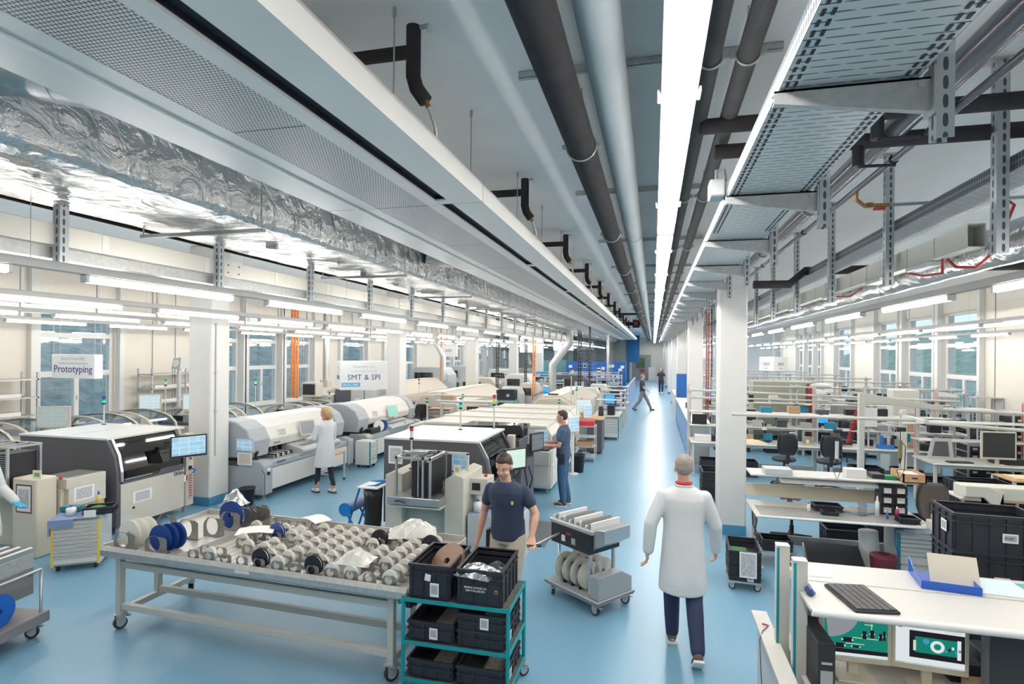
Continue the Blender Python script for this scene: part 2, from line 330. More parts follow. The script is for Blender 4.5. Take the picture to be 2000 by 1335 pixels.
# long pipes
PIPEB = mat('pipe_insulation_black', (.048, .043, .045), .9, spec=.3, nz=.25, scale=8, bump=.05, bscale=9); SILV = mat('duct_white_grey', (.44, .47, .48), .7, .0, nz=.05)
DPIPE = mat('pipe_dark_grey', (.10, .098, .098), .9, spec=.3, nz=.2)
def clamp(par, x, y, z, r, up):
    pts = [(x+(r+.006)*math.cos(a), y, z+(r+.006)*math.sin(a)) for a in [PI*2*i/18 for i in range(19)]]
    b = B(); b.tube(pts, .007, GALV, n=6, cap=False); b.cb((x+r+.02, y, z), (.03, .02, .03), GALV).cb((x-r-.02, y, z), (.03, .02, .03), GALV); b.cyl((x, y, z+r), (x, y, up), .006, GALV, n=6); b.o('clamp', par)
t = thing('insulated_pipe', 'thick black insulated pipe running along the ceiling left of the lamps', 'pipe', (0, 0, 0))
B().tube([(-.50, -2.4, 4.25), (-.50, 20, 4.25), (-.50, 42, 4.25), (-.50, 58, 4.25)], .098, PIPEB, n=20).o('pipe_body', t)
for i in range(18): clamp(t, -.50, 1.0+2.93*i, 4.25, .098, ZC-.045)
t = thing('ventilation_duct', 'smooth pale grey round duct beside the central light line', 'duct', (0, 0, 0))
B().tube([(-.26, -2.4, 4.37), (-.26, 20, 4.37), (-.26, 58, 4.37)], .105, SILV, n=24).o('duct_body', t)
for i in range(9): B().tube([(-.26+.108*math.cos(a), 1.5+6*i, 4.37+.108*math.sin(a)) for a in [PI*2*j/20 for j in range(21)]], .006, SILV, n=6, cap=False).o('collar', t)
def apipe(x, z, r, lab, y1=40):
    t = thing('insulated_pipe', lab, 'pipe'); B().tube([(x, -2.4, z), (x, y1, z)], r, DPIPE, n=16).o('pipe_body', t)
    for i in range(13): clamp(t, x, .45+2.75*i, z, r, ZC-.045)
apipe(.285, 4.4, .055, 'dark pipe close to the right side of the light line'); apipe(.475, 4.4, .055, 'dark pipe between the light line and the cable tray')
for nm, y, z, x0 in (('upper', 3.98, 4.33, .29), ('lower', 4.32, 4.27, .42)):
    t = thing('insulated_pipe', '%s black pipe crossing from the light line to the right wall' % nm, 'pipe')
    B().tube([(x0, y, z), (XR-.02, y, z)], .052, PIPEB, n=14).o('pipe_body', t)
    B().tube([(1.35, y, z-.03), (1.35, y, z-.17)], .038, BLACK, n=10).tube([(1.35, y, z-.17), (1.55, y-.08, z-.2)], .011, BLACK).o('valve', t)
t = thing('insulated_pipe', 'black offset pipe crossing the right bay behind the cable struts', 'pipe')
B().tube([(1.45, 9.1, 3.86), (1.95, 9.1, 3.86), (2.15, 9.1, 4.05), (XR-.02, 9.1, 4.05)], .06, PIPEB, n=14).o('pipe_body', t)
for xx in (3.2, 5.0): clamp(t, xx, 9.1, 4.05, .06, ZC-.003)
# glossy pipes right of the cable tray
GPIPE = mat('pipe_glossy_grey', (.12, .12, .135), .22, .3, nz=.1)
t = thing('drain_pipe', 'glossy dark grey pipe along the right of the cable tray', 'pipe')
B().tube([(1.56, -2.4, 4.33), (1.56, 40, 4.33)], .075, GPIPE, n=20).o('pipe_body', t)
for i in range(14): clamp(t, 1.56, 1.2+2.6*i, 4.33, .078, ZC-.003)
t = thing('drain_pipe', 'thin grey pipe with brass valve beside the glossy drain pipe', 'pipe')
B().tube([(1.74, -2.4, 4.28), (1.74, 40, 4.28)], .025, GPIPE, n=12).o('pipe_body', t)
BRASS = mat('brass', (.42, .22, .10), .35, .8)
B().tube([(1.74, 5.6, 4.26), (1.74, 5.6, 4.19), (1.80, 5.6, 4.135), (2.0, 5.6, 4.13)], .018, BRASS).cb((1.84, 5.6, 4.135), (.05, .04, .04), BRASS).o('valve', t); B().tube([(2.0, 5.6, 4.13), (4.6, 5.6, 4.16)], .014, MGREY).o('branch_pipe', t); B().cb((1.92, 5.6, 4.10), (.09, .03, .02), RED).o('valve_handle', t)
for i in range(12):
    clampy = 2.2+2.6*i
    B().tube([(1.74+.03*math.cos(a), clampy, 4.28+.03*math.sin(a)) for a in [PI*2*j/12 for j in range(13)]], .006, BLACK, n=5, cap=False).o('clamp', t)
# chilled ceiling panel (long white soffit) in modules
PERF = holes('perforated_panel', (.68, .665, .635), (.06, .07, .09), .017, .017, .27, .4, stag=True)
PWH = mat('panel_white', (.72, .70, .665), .38, nz=.02); SLOT = mat('slot_dark', (.02, .02, .03), .6)
PL = 2.9
def panelmod(y, lab):
    t = thing('ceiling_panel', lab, 'ceiling panel', (0, y, 3.85), group='white perforated cooling panels')
    g = .006
    b = B()
    b.box((-1.385, g, 0), (-1.16, PL-g, .012), PWH).box((-1.172, g, .012), (-1.16, PL-g, .13), PWH)
    b.box((-1.565, g, -.004), (-1.475, PL-g, .012), PWH).box((-2.06, g, -.004), (-1.965, PL-g, .012), PWH).box((-2.37, g, 0), (-2.135, PL-g, .012), PWH).box((-2.37, g, .012), (-2.358, PL-g, .13), PWH)
    b.box((-2.135, g, .006), (-2.06, PL-g, .016), PWH).box((-2.125, g, -.008), (-2.105, PL-g, .006), WHITEP); b.box((-2.37, g, .115), (-1.16, PL-g, .13), PWH)
    b.o('casing', t)
    B().box((-1.965, g, -.002), (-1.565, PL/2-.004, .006), PERF).box((-1.965, PL/2+.004, -.002), (-1.565, PL-g, .006), PERF).o('perforated_plate', t)
    B().box((-1.475, .02, .035), (-1.385, PL-.1, .06), SLOT).box((-1.475, .02, .01), (-1.47, PL-.1, .035), SLOT).box((-1.475, PL-.1, 0), (-1.385, PL-g, .012), PWH).o('air_slot', t)
    for x in (-1.4, -1.9):
        for yy in (.45, 2.0): B().cyl((x, yy, .13), (x, yy, .849), .005, GALV, n=6).cyl((x, yy, .80), (x, yy, .849), .012, GALV, n=6).o('suspension_rod', t)
    return t
p0 = panelmod(.85, 'first module of the long white perforated ceiling panel, at the picture edge')
for i in range(-1, 14):
    if i != 0: dup(p0, (0, .85+PL*i, 3.85), label='module of the long white ceiling panel behind the viewer' if i < 0 else '%s module of the long white perforated ceiling panel' % ORD[i])
# water connections over the panel
def hose(y, lab):
    t = thing('water_connection', lab, 'pipe', (-1.33, y, 4.6), group='black pipe connections over the panel')
    B().tube([(-1.0, 0, -.10), (-.02, 0, -.10)], .038, PIPEB, n=12).tube([(0, 0, .04), (0, 0, -.24), (.012, .02, -.30), (.06, .04, -.37)], .042, PIPEB, n=12).o('insulation', t)
    B().tube([(.06, .04, -.37), (.075, .05, -.40), (.10, .09, -.5), (.10, .13, -.62)], .011, STEEL, n=8).cyl((.05, .035, -.35), (.075, .05, -.40), .016, BRASS, n=8).o('hose', t)
    B().cyl((.03, 0, .03), (.09, 0, .035), .014, GALV, n=8).cb((.095, 0, .015), (.02, .02, .05), PAPER).o('tap', t)
    return t
h0 = hose(2.95, 'nearest black insulated pipe tee and hose over the white panel')
for i in range(1, 11): dup(h0, (-1.33, 2.95+2.85*i, 4.6), label='%s black pipe tee and hose along the white ceiling panel after the nearest' % ORD[i-1])
t = thing('insulated_pipe', 'black header pipe with red pump joined to the round ceiling pipe', 'pipe')
B().tube([(-2.2, 30.5, 4.42), (-.52, 30.5, 4.42)], .10, PIPEB, n=12).tube([(-2.2, 24.3, 4.5), (-.52, 24.3, 4.5)], .05, PIPEB, n=12).cb((-.9, 30.5, 4.42), (.35, .3, .42), BLACK).cb((-.9, 30.33, 4.42), (.2, .06, .16), RED).o('pipe_body', t)
# cable tray with brackets
TRAY = holes('slotted_tray', (.66, .69, .70), (.10, .11, .13), .12, .05, .4, .36, .55, ell=(.9, .17), stag=True); TRAYS = holes('slotted_side', (.30, .34, .37), (.06, .07, .08), .03, .05, .3, .4, .6, axes=(1, 2))
t = thing('cable_tray', 'wide galvanised slotted cable tray along the right of the aisle', 'cable tray', (0, 0, 3.86))
B().box((.48, -2.4, 0), (.965, 52, .003), TRAY).o('tray_floor', t)
B().box((.477, -2.4, 0), (.48, 52, .085), TRAYS).box((.965, -2.4, 0), (.968, 52, .085), TRAYS).o('tray_side', t)
bb = B()
for i in range(70):
    yy = 1.0+.06*i
    for dx in (.50, .53, .915, .945):
        bb.box((dx-.006, yy, -.003), (dx+.006, yy+.034, -.0005), SLOT)
oo = bb.o('edge_slots', t); oo['kind'] = 'stuff'
def bracket(y, lab):
    t = thing('tray_bracket', lab, 'bracket', (1.02, y, 3.86), group='brackets under the wide cable tray')
    B().prism([(-.56, -.004), (-.56, -.05), (-.01, -.13), (-.01, -.004)], 'y', -.02, -.016, GALV).box((-.56, -.02, -.012), (-.01, .03, -.004), GALV).prism([(-.56, -.05), (-.56, -.054), (-.01, -.134), (-.01, -.13)], 'y', -.02, .012, GALV).box((-.014, -.045, -.15), (-.006, .045, .03), GALV).cyl((-.045, -.03, -.03), (-.045, -.012, -.03), .016, GALV, n=6).o('arm', t)
    B().box((-.03, -.03, -.24), (.03, -.026, .835), USTRUT).box((-.03, .026, -.24), (.03, .03, .835), USTRUT).box((-.03, -.026, -.24), (-.026, .026, .835), USTRUT).o('upright', t, loc=(.03, 0, 0))
    return t
USTRUT = holes('slotted_strut', (.50, .54, .56), (.06, .07, .08), .06, .07, .27, .4, .5, axes=(0, 2), ell=(.42, 1.0), diag=True)
b0 = bracket(2.46, 'nearest galvanised bracket under the wide cable tray')
for i in range(-1, 27):
    yy = 2.46+1.53*i
    if i and abs(((yy-9.33) % 8.05)-.2) > .35: dup(b0, (1.02, yy, 3.86), label='tray bracket behind the viewer' if i < 0 else '%s galvanised tray bracket after the nearest one along the aisle' % ORD[i-1])
t = thing('junction_box', 'grey junction box with a cable on the side of the tray', 'junction box', (.42, 4.2, 3.90)); B().box((-.05, -.08, 0), (.055, .08, .12), LGREY).o('box_body', t, .01); B().tube([(0, 0, .12), (0, 0, .2), (.05, 0, .2), (.06, 0, .12)], .012, MGREY).o('cable', t)
# second tray, struts, white trunking, round foil duct on the right
t = thing('cable_tray', 'narrow perforated cable tray in the right bay', 'cable tray', (0, 0, 3.98))
B().box((2.2, 2.8, 0), (2.5, 45, .003), TRAY).o('tray_floor', t); B().box((2.197, 2.8, 0), (2.2, 45, .1), TRAYS).box((2.5, 2.8, 0), (2.503, 45, .1), TRAYS).o('tray_side', t)
def strut(x, y, z0, lab, grp, foot=True):
    t = thing('support_strut', lab, 'strut', (x, y, z0), group=grp); h = ZC-z0
    B().box((-.035, -.035, 0), (-.03, .035, h-.01), USTRUT).box((.03, -.035, 0), (.035, .035, h-.01), USTRUT).box((-.03, -.035, 0), (.03, -.031, h-.01), USTRUT).o('profile', t)
    B().box((-.09, -.06, h-.012), (.09, .06, h-.001), GALV).o('head_plate', t)
    return t
s0 = strut(2.14, 4.25, 3.46, 'nearest tall slotted steel strut in the right bay', 'slotted struts of the right bay')
for i in range(1, 16): dup(s0, (2.14, 4.25+1.76*i, 3.46), label='%s slotted steel strut after the nearest in the right bay' % ORD[i-1])
TRW = mat('trunking_cream', (.70, .68, .62), .45)
t = thing('cable_trunking', 'cream cable trunking with an open end and red cables in the right bay', 'trunking', (0, 0, 0))
b = B().box((2.22, 4.95, 3.60), (2.33, 44, 3.77), TRW).box((2.215, 4.8, 3.595), (2.335, 4.95, 3.61), TRW).box((2.215, 4.8, 3.61), (2.223, 4.95, 3.775), TRW).box((2.327, 4.8, 3.61), (2.335, 4.95, 3.775), TRW).box((2.223, 4.8, 3.765), (2.327, 4.95, 3.775), TRW)
b.o('duct_body', t, .003)
jo = None
for i in range(50):
    if jo is None: jo = B().box((2.216, 5.3, 3.60), (2.2195, 5.32, 3.77), BEIGE).o('joint_strip', t)
    else: q = jo.copy(); COL.objects.link(q); q.parent = t; q.location = (0, .5*i, 0)
for yy in (5.6, 6.6, 8.2, 10.2): B().box((2.20, yy-.2, 3.56), (2.33, yy+.2, 3.598), WHITEP).o('outlet_box', t, .006)
for i, pts in enumerate(([(2.27, 5.2, 3.58), (2.28, 5.1, 3.50), (2.30, 4.85, 3.46), (2.34, 4.7, 3.55), (2.40, 4.6, 3.85), (2.36, 4.72, 3.97)], [(2.25, 5.9, 3.57), (2.27, 5.6, 3.50), (2.30, 5.35, 3.49), (2.28, 5.3, 3.6)], [(2.27, 8.1, 3.57), (2.3, 7.6, 3.52), (2.3, 7.2, 3.57)])):
    B().tube(pts, .011, mat('red_cable', (.55, .06, .05), .45)).o('red_cable', t)
FOIL = mat('foil_insulation', (.78, .78, .77), .16, 1.0, nz=.1, scale=3, bump=.75, bscale=15, stretch=(1, .4, 1)); 
def foilplus(m):
    t = m.node_tree; n = t.nodes; b = n['Principled BSDF']; tc = n.new('ShaderNodeTexCoord')
    v = n.new('ShaderNodeTexVoronoi'); v.feature = 'DISTANCE_TO_EDGE'; v.inputs['Scale'].default_value = 5.5; no = n.new('ShaderNodeTexNoise'); no.inputs['Scale'].default_value = 3.5; no.inputs['Detail'].default_value = 8; no.inputs['Distortion'].default_value = 1.8
    t.links.new(tc.outputs['Object'], no.inputs[0]); bp = n.new('ShaderNodeBump'); bp.inputs['Strength'].default_value = .9; bp.inputs['Distance'].default_value = .06
    old = b.inputs['Normal'].links[0].from_node; t.links.new(no.outputs[0], bp.inputs['Height']); t.links.new(bp.outputs[0], old.inputs['Normal'])
foilplus(FOIL)
t = thing('ventilation_duct', 'round foil-wrapped duct in the right bay', 'duct'); pts = [(2.78, -2.4+.25*i, 3.72) for i in range(180)]
B().tube(pts, [.165+.004*math.sin(i*2.1)+.003*random.random() for i in range(180)], FOIL, n=20).o('duct_body', t)
t = thing('cable_trunking', 'white cable trunking along the right window wall', 'trunking', (7.75, 0, 3.5)); B().box((-.05, 6, 0), (.05, 44, .16), TRW).o('duct_body', t, .004)
for i in range(26): B().box((-.054, 6.5+1.1*i, -.01), (-.05, 6.52+1.1*i, .17), MGREY).box((-.054, 6.5+1.1*i, .16), (.0, 6.52+1.1*i, .17), MGREY).o('clamp_strap', t)
for yy in (8, 14, 20, 28): B().box((-.045, yy, .17), (-.03, yy+.03, 1.29), GALV).o('hanger', t)
# rectangular foil duct on the left
random.seed(3)
t = thing('ventilation_duct', 'large rectangular duct wrapped in crinkled silver foil', 'duct')
def foilbox():
    n = 170; b = B(); vs = []; prof = [(-4.52, 3.91), (-4.2, 3.885), (-3.9, 3.88), (-3.6, 3.885), (-3.36, 3.90), (-3.335, 3.95), (-3.33, 4.15), (-3.335, 4.35), (-3.35, 4.5), (-4.5, 4.52), (-4.54, 4.2)]
    for i in range(n):
        y = -2.4+i*.36
        for j, (x, z) in enumerate(prof): vs.append((x+random.uniform(-.008, .008), y+random.uniform(-.04, .04), z+random.uniform(-.009, .009)))
    m = len(prof); fs = [(i*m+j, i*m+(j+1) % m, (i+1)*m+(j+1) % m, (i+1)*m+j) for i in range(n-1) for j in range(m)]
    b.add(vs, fs, FOIL, True); return b
foilbox().o('duct_body', t)
for i in range(12):
    y = 1.3+2.9*i; B().cyl((-3.3, y, 3.86), (-3.3, y, ZC-.001), .007, GALV, n=6).box((-4.58, y-.02, 3.83), (-3.27, y+.02, 3.86), GALV).cyl((-4.56, y, 3.86), (-4.56, y, ZC-.001), .007, GALV, n=6).o('hanger', t)
pb = B()
for i in range(60):
    y = -1+1.1*i+random.uniform(-.1, .1); z = random.choice((4.05, 4.3)); pb.cyl((-3.335, y, z), (-3.322, y, z), .022, STEEL, n=10); pb.cyl((-3.6-.5*random.random(), y+.5, 3.885), (-3.6-.5*random.random(), y+.5, 3.874), .02, STEEL, n=10)
pb.o('fixing_washer', t)['kind'] = 'stuff'
for y in (2.15, 7.9): B().cyl((-3.34, y, 4.28), (-2.5, y+.5, 4.22), .15, GALV, n=20).tube([(-3.1+.155*0, y+.14, 4.27), (-3.08, y+.15, 4.27)], .16, GALV, n=20).o('branch_duct', t)
# left trunking, tray, struts
t = thing('cable_trunking', 'cream cable trunking beside the foil duct', 'trunking'); B().box((-4.52, -2.4, 3.60), (-4.44, 32, 3.76), TRW).o('duct_body', t, .003)
for i in range(28): B().box((-4.44, .4+1.1*i, 3.605), (-4.436, .46+1.1*i, 3.755), WHITEP).o('clip', t)
for y in (5.05, 9.3, 13.1): B().box((-4.45, y, 3.59), (-4.425, y+.28, 3.77), TRW).cb((-4.424, y+.06, 3.72), (.004, .015, .015), BLACK).cb((-4.424, y+.22, 3.72), (.004, .015, .015), BLACK).cb((-4.424, y+.06, 3.64), (.004, .015, .015), BLACK).cb((-4.424, y+.22, 3.64), (.004, .015, .015), BLACK).o('socket_plate', t)
t = thing('cable_tray', 'galvanised cable tray under the cream trunking on the left', 'cable tray')
B().box((-4.9, -2.4, 3.50), (-4.49, 44, 3.504), TRAY).box((-4.49, -2.4, 3.50), (-4.486, 44, 3.59), GALV).box((-4.9, -2.4, 3.5), (-4.896, 44, 3.59), GALV).o('tray_floor', t)
s1 = strut(-4.42, 3.35, 3.46, 'nearest slotted steel strut left of the foil duct', 'slotted struts of the left bay')
for i in range(1, 18): dup(s1, (-4.42, 3.35+1.62*i, 3.46), label='%s slotted steel strut after the nearest, left of the foil duct' % ORD[i-1])
for i, (x, z, r) in enumerate(((-4.75, 3.98, .05), (-4.75, 4.15, .05))):
    tag(B().tube([(x, -2.4, z), (x, 34, z)], r, PIPEB, n=12).o('insulated_pipe'), '%s black pipe half hidden behind the foil duct' % ('lower', 'upper')[i], 'pipe')
t = thing('cable_trunking', 'cream cable trunking in front of the left windows', 'trunking', (-11.6, 0, 3.5)); B().box((-.05, 4, 0), (.05, 48, .17), TRW).o('duct_body', t, .003)
for i in range(28): B().box((.05, 5+1.5*i, -.07), (.09, 5.05+1.5*i, 1.19), GALV).o('hanger', t)
# fluorescent rows
TUBE = lit('fluorescent_tube', (1.0, .955, .90), E_TUBE)
REFL = mat('lamp_reflector', (.50, .495, .48), .4, .3)
def lamprow(x, y0, n, step, z, side, top=None):
    top = top or ZC-.001
    t = tag(B().box((x-.035, y0-1.2, z+.035), (x+.035, y0+step*n, z+.095), REFL).o('lamp_rail', bev=.004), 'long grey lamp rail of %s' % side, 'lamp rail')
    b = B()
    L = thing('fluorescent_lamp', 'nearest fluorescent lamp of %s' % side, 'lamp', (x, y0, z), group='fluorescent lamps of %s' % side)
    B().cyl((0, .02, 0), (0, 1.46, 0), .021, TUBE, n=8).o('tube', L)
    B().box((-.03, 0, -.02), (.03, .03, .034), WHITEP).box((-.03, 1.45, -.02), (.03, 1.48, .034), WHITEP).box((-.028, 0, .026), (.028, 1.48, .034), REFL).o('holder', L, .004)
    for i in range(1, n): dup(L, (x, y0+step*i, z), label='%s fluorescent lamp from the near end of %s' % (ORD[i] if i < 30 else 'last', side))
    for i in range(0, n, 2): B().cyl((x, y0+step*i+1.6, z+.095), (x, y0+step*i+1.6, top), .002, STEEL, n=4).o('suspension_wire', t)
lamprow(-3.95, 1.2, 24, 1.95, 3.30, 'the lamp row nearest the foil duct', 3.87)
lamprow(-6.2, 2.0, 23, 1.95, 3.30, 'the second lamp row left of the aisle')
lamprow(-8.72, 2.6, 23, 1.95, 3.30, 'the third lamp row left of the aisle')
lamprow(-11.1, 1.6, 23, 1.95, 3.30, 'the lamp row nearest the left windows')
lamprow(2.46, 1.35, 20, 2.1, 3.30, 'the lamp row right of the aisle', 3.975)
lamprow(5.1, 2.2, 20, 2.1, 3.30, 'the middle lamp row of the right bay')
lamprow(7.4, 1.7, 20, 2.1, 3.30, 'the lamp row nearest the right windows')
# ================================================================ generic furniture builders (each returns a thing)
def crate(loc, L, W, Hh, label, rz=0, group=None, lab=None, m=None, name='storage_crate'):
    m = m or CRATEB; t = thing(name, label, 'crate', loc, rz, group); w_ = .012; a, c = L/2, W/2; b = B()
    b.box((-a+.01, -c+.01, 0), (a-.01, c-.01, .012), m)
    b.box((-a+.012, -c+.012, 0), (a-.012, -c+.02, Hh-.01), m).box((-a+.012, c-.02, 0), (a-.012, c-.012, Hh-.01), m).box((-a+.012, -c+.02, 0), (-a+.02, c-.02, Hh-.01), m).box((a-.02, -c+.02, 0), (a-.012, c-.02, Hh-.01), m)
    for z, h in ((Hh-.022, .022), (Hh-.07, .012)):
        b.box((-a, -c, z), (a, -c+.02, z+h), m).box((-a, c-.02, z), (a, c, z+h), m).box((-a, -c+.02, z), (-a+.02, c-.02, z+h), m).box((a-.02, -c+.02, z), (a, c-.02, z+h), m)
    n = max(3, int(L/.11))
    for i in range(n+1):
        x = -a+.03+(2*a-.06)*i/n; b.box((x-.005, -c+.001, 0), (x+.005, -c+.013, Hh-.02), m).box((x-.005, c-.013, 0), (x+.005, c-.001, Hh-.02), m)
    n = max(2, int(W/.11))
    for i in range(n+1):
        y = -c+.03+(2*c-.06)*i/n; b.box((-a+.001, y-.005, 0), (-a+.013, y+.005, Hh-.02), m).box((a-.013, y-.005, 0), (a-.001, y+.005, Hh-.02), m)
    b.o('crate_body', t)
    for q in (lab or []):
        face, u, z, ww, hh = q[:5]; mm = q[5] if len(q) > 5 else LABELG
        if face == 'f': B().box((u-ww/2, -c-.001, z), (u+ww/2, -c-.003, z+hh), PAPER).box((u-ww*.38, -c-.0032, z+hh*.2), (u+ww*.38, -c-.0042, z+hh*.85), mm).o('paper_label', t)
        elif face == 'r': B().box((a+.001, u-ww/2, z), (a+.003, u+ww/2, z+hh), PAPER).box((a+.0032, u-ww*.38, z+hh*.2), (a+.0042, u+ww*.38, z+hh*.85), mm).o('paper_label', t)
        elif face == 'l': B().box((-a-.001, u-ww/2, z), (-a-.003, u+ww/2, z+hh), PAPER).box((-a-.0032, u-ww*.38, z+hh*.2), (-a-.0042, u+ww*.38, z+hh*.85), mm).o('paper_label', t)
    return t
def caster(par, x, y, z=0, r=.05, brake=True, ang=.4):
    """swivel caster, wheel centre at z+r"""
    c = B(); c.cb((x, y, z+r*2.35), (r*1.7, r*1.5, .008), GALV); dx, dy = math.cos(ang)*r*.35, math.sin(ang)*r*.35
    px, py = -math.sin(ang)*r*.42, math.cos(ang)*r*.42
    for s in (-1, 1): c.prism([(x+px*s-dx*2+(-py*.1*s), y+py*s-dy*2), (x+px*s+dx*2, y+py*s+dy*2), (x+px*s*1.15+dx*2, y+py*s*1.15+dy*2), (x+px*s*1.15-dx*2, y+py*s*1.15-dy*2)], 'z', z+r*.9, z+r*2.3, GALV)
    if brake: c.cb((x+dx*3.2, y+dy*3.2, z+r*1.9), (.05, .03, .012), GALV)
    k = c.o('caster', par)
    B().cyl((x-px*.8, y-py*.8, z+r), (x+px*.8, y+py*.8, z+r), r, RUBBER, n=18).cyl((x-px*.9, y-py*.9, z+r), (x+px*.9, y+py*.9, z+r), r*.62, LGREY, n=14).o('wheel', k)
def monitor(loc, rz, label, w_=.42, h_=.34, kind='dark', fr=None, tilt=0, stand=True, name='monitor', group=None, z0=.0, d=.05):
    """screen faces local -y; loc is the foot"""
    fr = fr or BLACK; t = thing(name, label, 'monitor', loc, rz, group)
    zz = .11 if stand else 0
    sc = B(); bz = .022
    sc.box((-w_/2, -d/2, zz), (w_/2, d/2, zz+bz*1.6), fr).box((-w_/2, -d/2, zz+h_-bz), (w_/2, d/2, zz+h_), fr).box((-w_/2, -d/2, zz+bz*1.6), (-w_/2+bz, d/2, zz+h_-bz), fr).box((w_/2-bz, -d/2, zz+bz*1.6), (w_/2, d/2, zz+h_-bz), fr).box((-w_/2+bz, -d/2+.008, zz+bz*1.6), (w_/2-bz, d/2, zz+h_-bz), fr)
    s_ = sc.o('bezel', t, .003, rot=(tilt, 0, 0) if tilt else None)
    B().box((-w_/2+bz, -d/2+.003, zz+bz*1.6), (w_/2-bz, -d/2+.0075, zz+h_-bz), screen('screen_'+kind, kind)).o('screen', t, rot=(tilt, 0, 0) if tilt else None)
    if stand: B().box((-.12, -.08, 0), (.12, .1, .014), fr).box((-.03, d/2-.01, .01), (.03, d/2+.02, zz+.12), fr).o('stand', t, .004)
    return t
def stack_light(loc, h, cols, label, group=None):
    t = thing('signal_tower', label, 'signal light', loc, 0, group); B().cyl((0, 0, 0), (0, 0, .012), .035, BLACK, n=14).cyl((0, 0, .01), (0, 0, h), .0125, FRAMEW, n=10).o('pole', t); z = h
    B().cyl((0, 0, z), (0, 0, z+.03), .03, BLACK, n=14).o('socket', t); z += .03
    for c in cols: B().cyl((0, 0, z), (0, 0, z+.045), .027, c, n=14).o('lens', t); z += .047
    B().cyl((0, 0, z), (0, 0, z+.02), .029, BLACK, n=14).o('cap', t)
    return t
def drawers(loc, rz, label, w_=.45, d=.5, h=.6, hs=(2, 1, 1, 1, 1, 2), body=None, edge=None, wheels=.07, name='drawer_cabinet', group=None):
    """front faces local -y"""
    body = body or LGREY; edge = edge or TEAL; t = thing(name, label, 'drawer cabinet', loc, rz, group)
    B().box((-w_/2, -d/2+.02, wheels), (w_/2, d/2, h), body).o('cabinet_body', t, .005)
    B().box((-w_/2, -d/2+.0, wheels), (-w_/2+.03, -d/2+.02, h-.01), edge).box((w_/2-.03, -d/2, wheels), (w_/2, -d/2+.02, h-.01), edge).o('edge_strip', t)
    tot = sum(hs); z = h-.03; H_ = (h-.05-wheels)
    for q in hs:
        hh = H_*q/tot; f = B().box((-w_/2+.032, -d/2-.004, z-hh+.008), (w_/2-.032, -d/2+.02, z), WHITE).o('drawer', t, .002)
        B().box((-w_/2+.035, -d/2-.014, z-.012), (w_/2-.035, -d/2-.0045, z-.004), LGREY).o('handle', f); z -= hh
    if wheels > .03:
        for sx in (-1, 1):
            for sy in (-1, 1): B().cyl((sx*(w_/2-.06)-.015, sy*(d/2-.07), wheels/2), (sx*(w_/2-.06)+.015, sy*(d/2-.07), wheels/2), wheels/2, BLACK, n=14).cb((sx*(w_/2-.06), sy*(d/2-.07), wheels*.85), (.05, .05, wheels*.3), BLACK).o('caster', t)
    return t
def chair(loc, rz, label, m=None, group='work chairs', name='office_chair', sh=.52):
    """backrest on local +y side; sitter faces -y"""
    m = m or BLACK; t = thing(name, label, 'chair', loc, rz, group); b = B()
    b.loft([(0, -.02, sh-.045, .19, .19), (0, -.02, sh-.03, .235, .225), (0, -.02, sh+.01, .24, .23), (0, -.02, sh+.035, .20, .19)], m, 20); b.o('seat', t)
    # backrest: curved shell
    n = 9; vs = []; fs = []
    rows = [(sh+.12, .12), (sh+.16, .165), (sh+.28, .20), (sh+.42, .195), (sh+.53, .17), (sh+.58, .12)]
    for side in (0, 1):
        for z, hw in rows:
            for k in range(n):
                u = -1+2*k/(n-1); vs.append((u*hw, .20+.05*side-.04*(u*u)+.03*math.sin((z-sh)*3), z))
    R_ = len(rows)
    for j in range(R_-1):
        for k in range(n-1):
            a = j*n+k; fs.append((a, a+1, a+n+1, a+n)); a += R_*n; fs.append((a, a+n, a+n+1, a+1))
    for j in range(R_-1):
        for k in (0, n-1): a = j*n+k; fs.append((a, a+n, a+n+R_*n, a+R_*n))
    for j in (0, R_-1):
        for k in range(n-1): a = j*n+k; fs.append((a, a+1, a+1+R_*n, a+R_*n))
    B().add(vs, fs, m, True).o('backrest', t)
    B().box((-.035, .20, sh-.04), (.035, .27, sh+.34), m).box((-.03, 0, sh-.07), (.03, .25, sh-.045), m).o('back_support', t, .01)
    B().cyl((0, 0, .08), (0, 0, sh-.04), .022, BLACK, n=10).cyl((0, 0, .08), (0, 0, .24), .032, BLACK, n=10).o('gas_column', t)
    bs = B()
    for i in range(5):
        a = 2*PI*i/5+.3; bs.tube([(0, 0, .10), (.30*math.cos(a), .30*math.sin(a), .07)], [.022, .014], ALU if i % 2 == 2 and False else BLACK, n=8); bs.cyl((.30*math.cos(a)-.02*math.sin(a), .30*math.sin(a)+.02*math.cos(a), .028), (.30*math.cos(a)+.02*math.sin(a), .30*math.sin(a)-.02*math.cos(a), .028), .028, BLACK, n=12)
    bs.o('star_base', t)
    return t
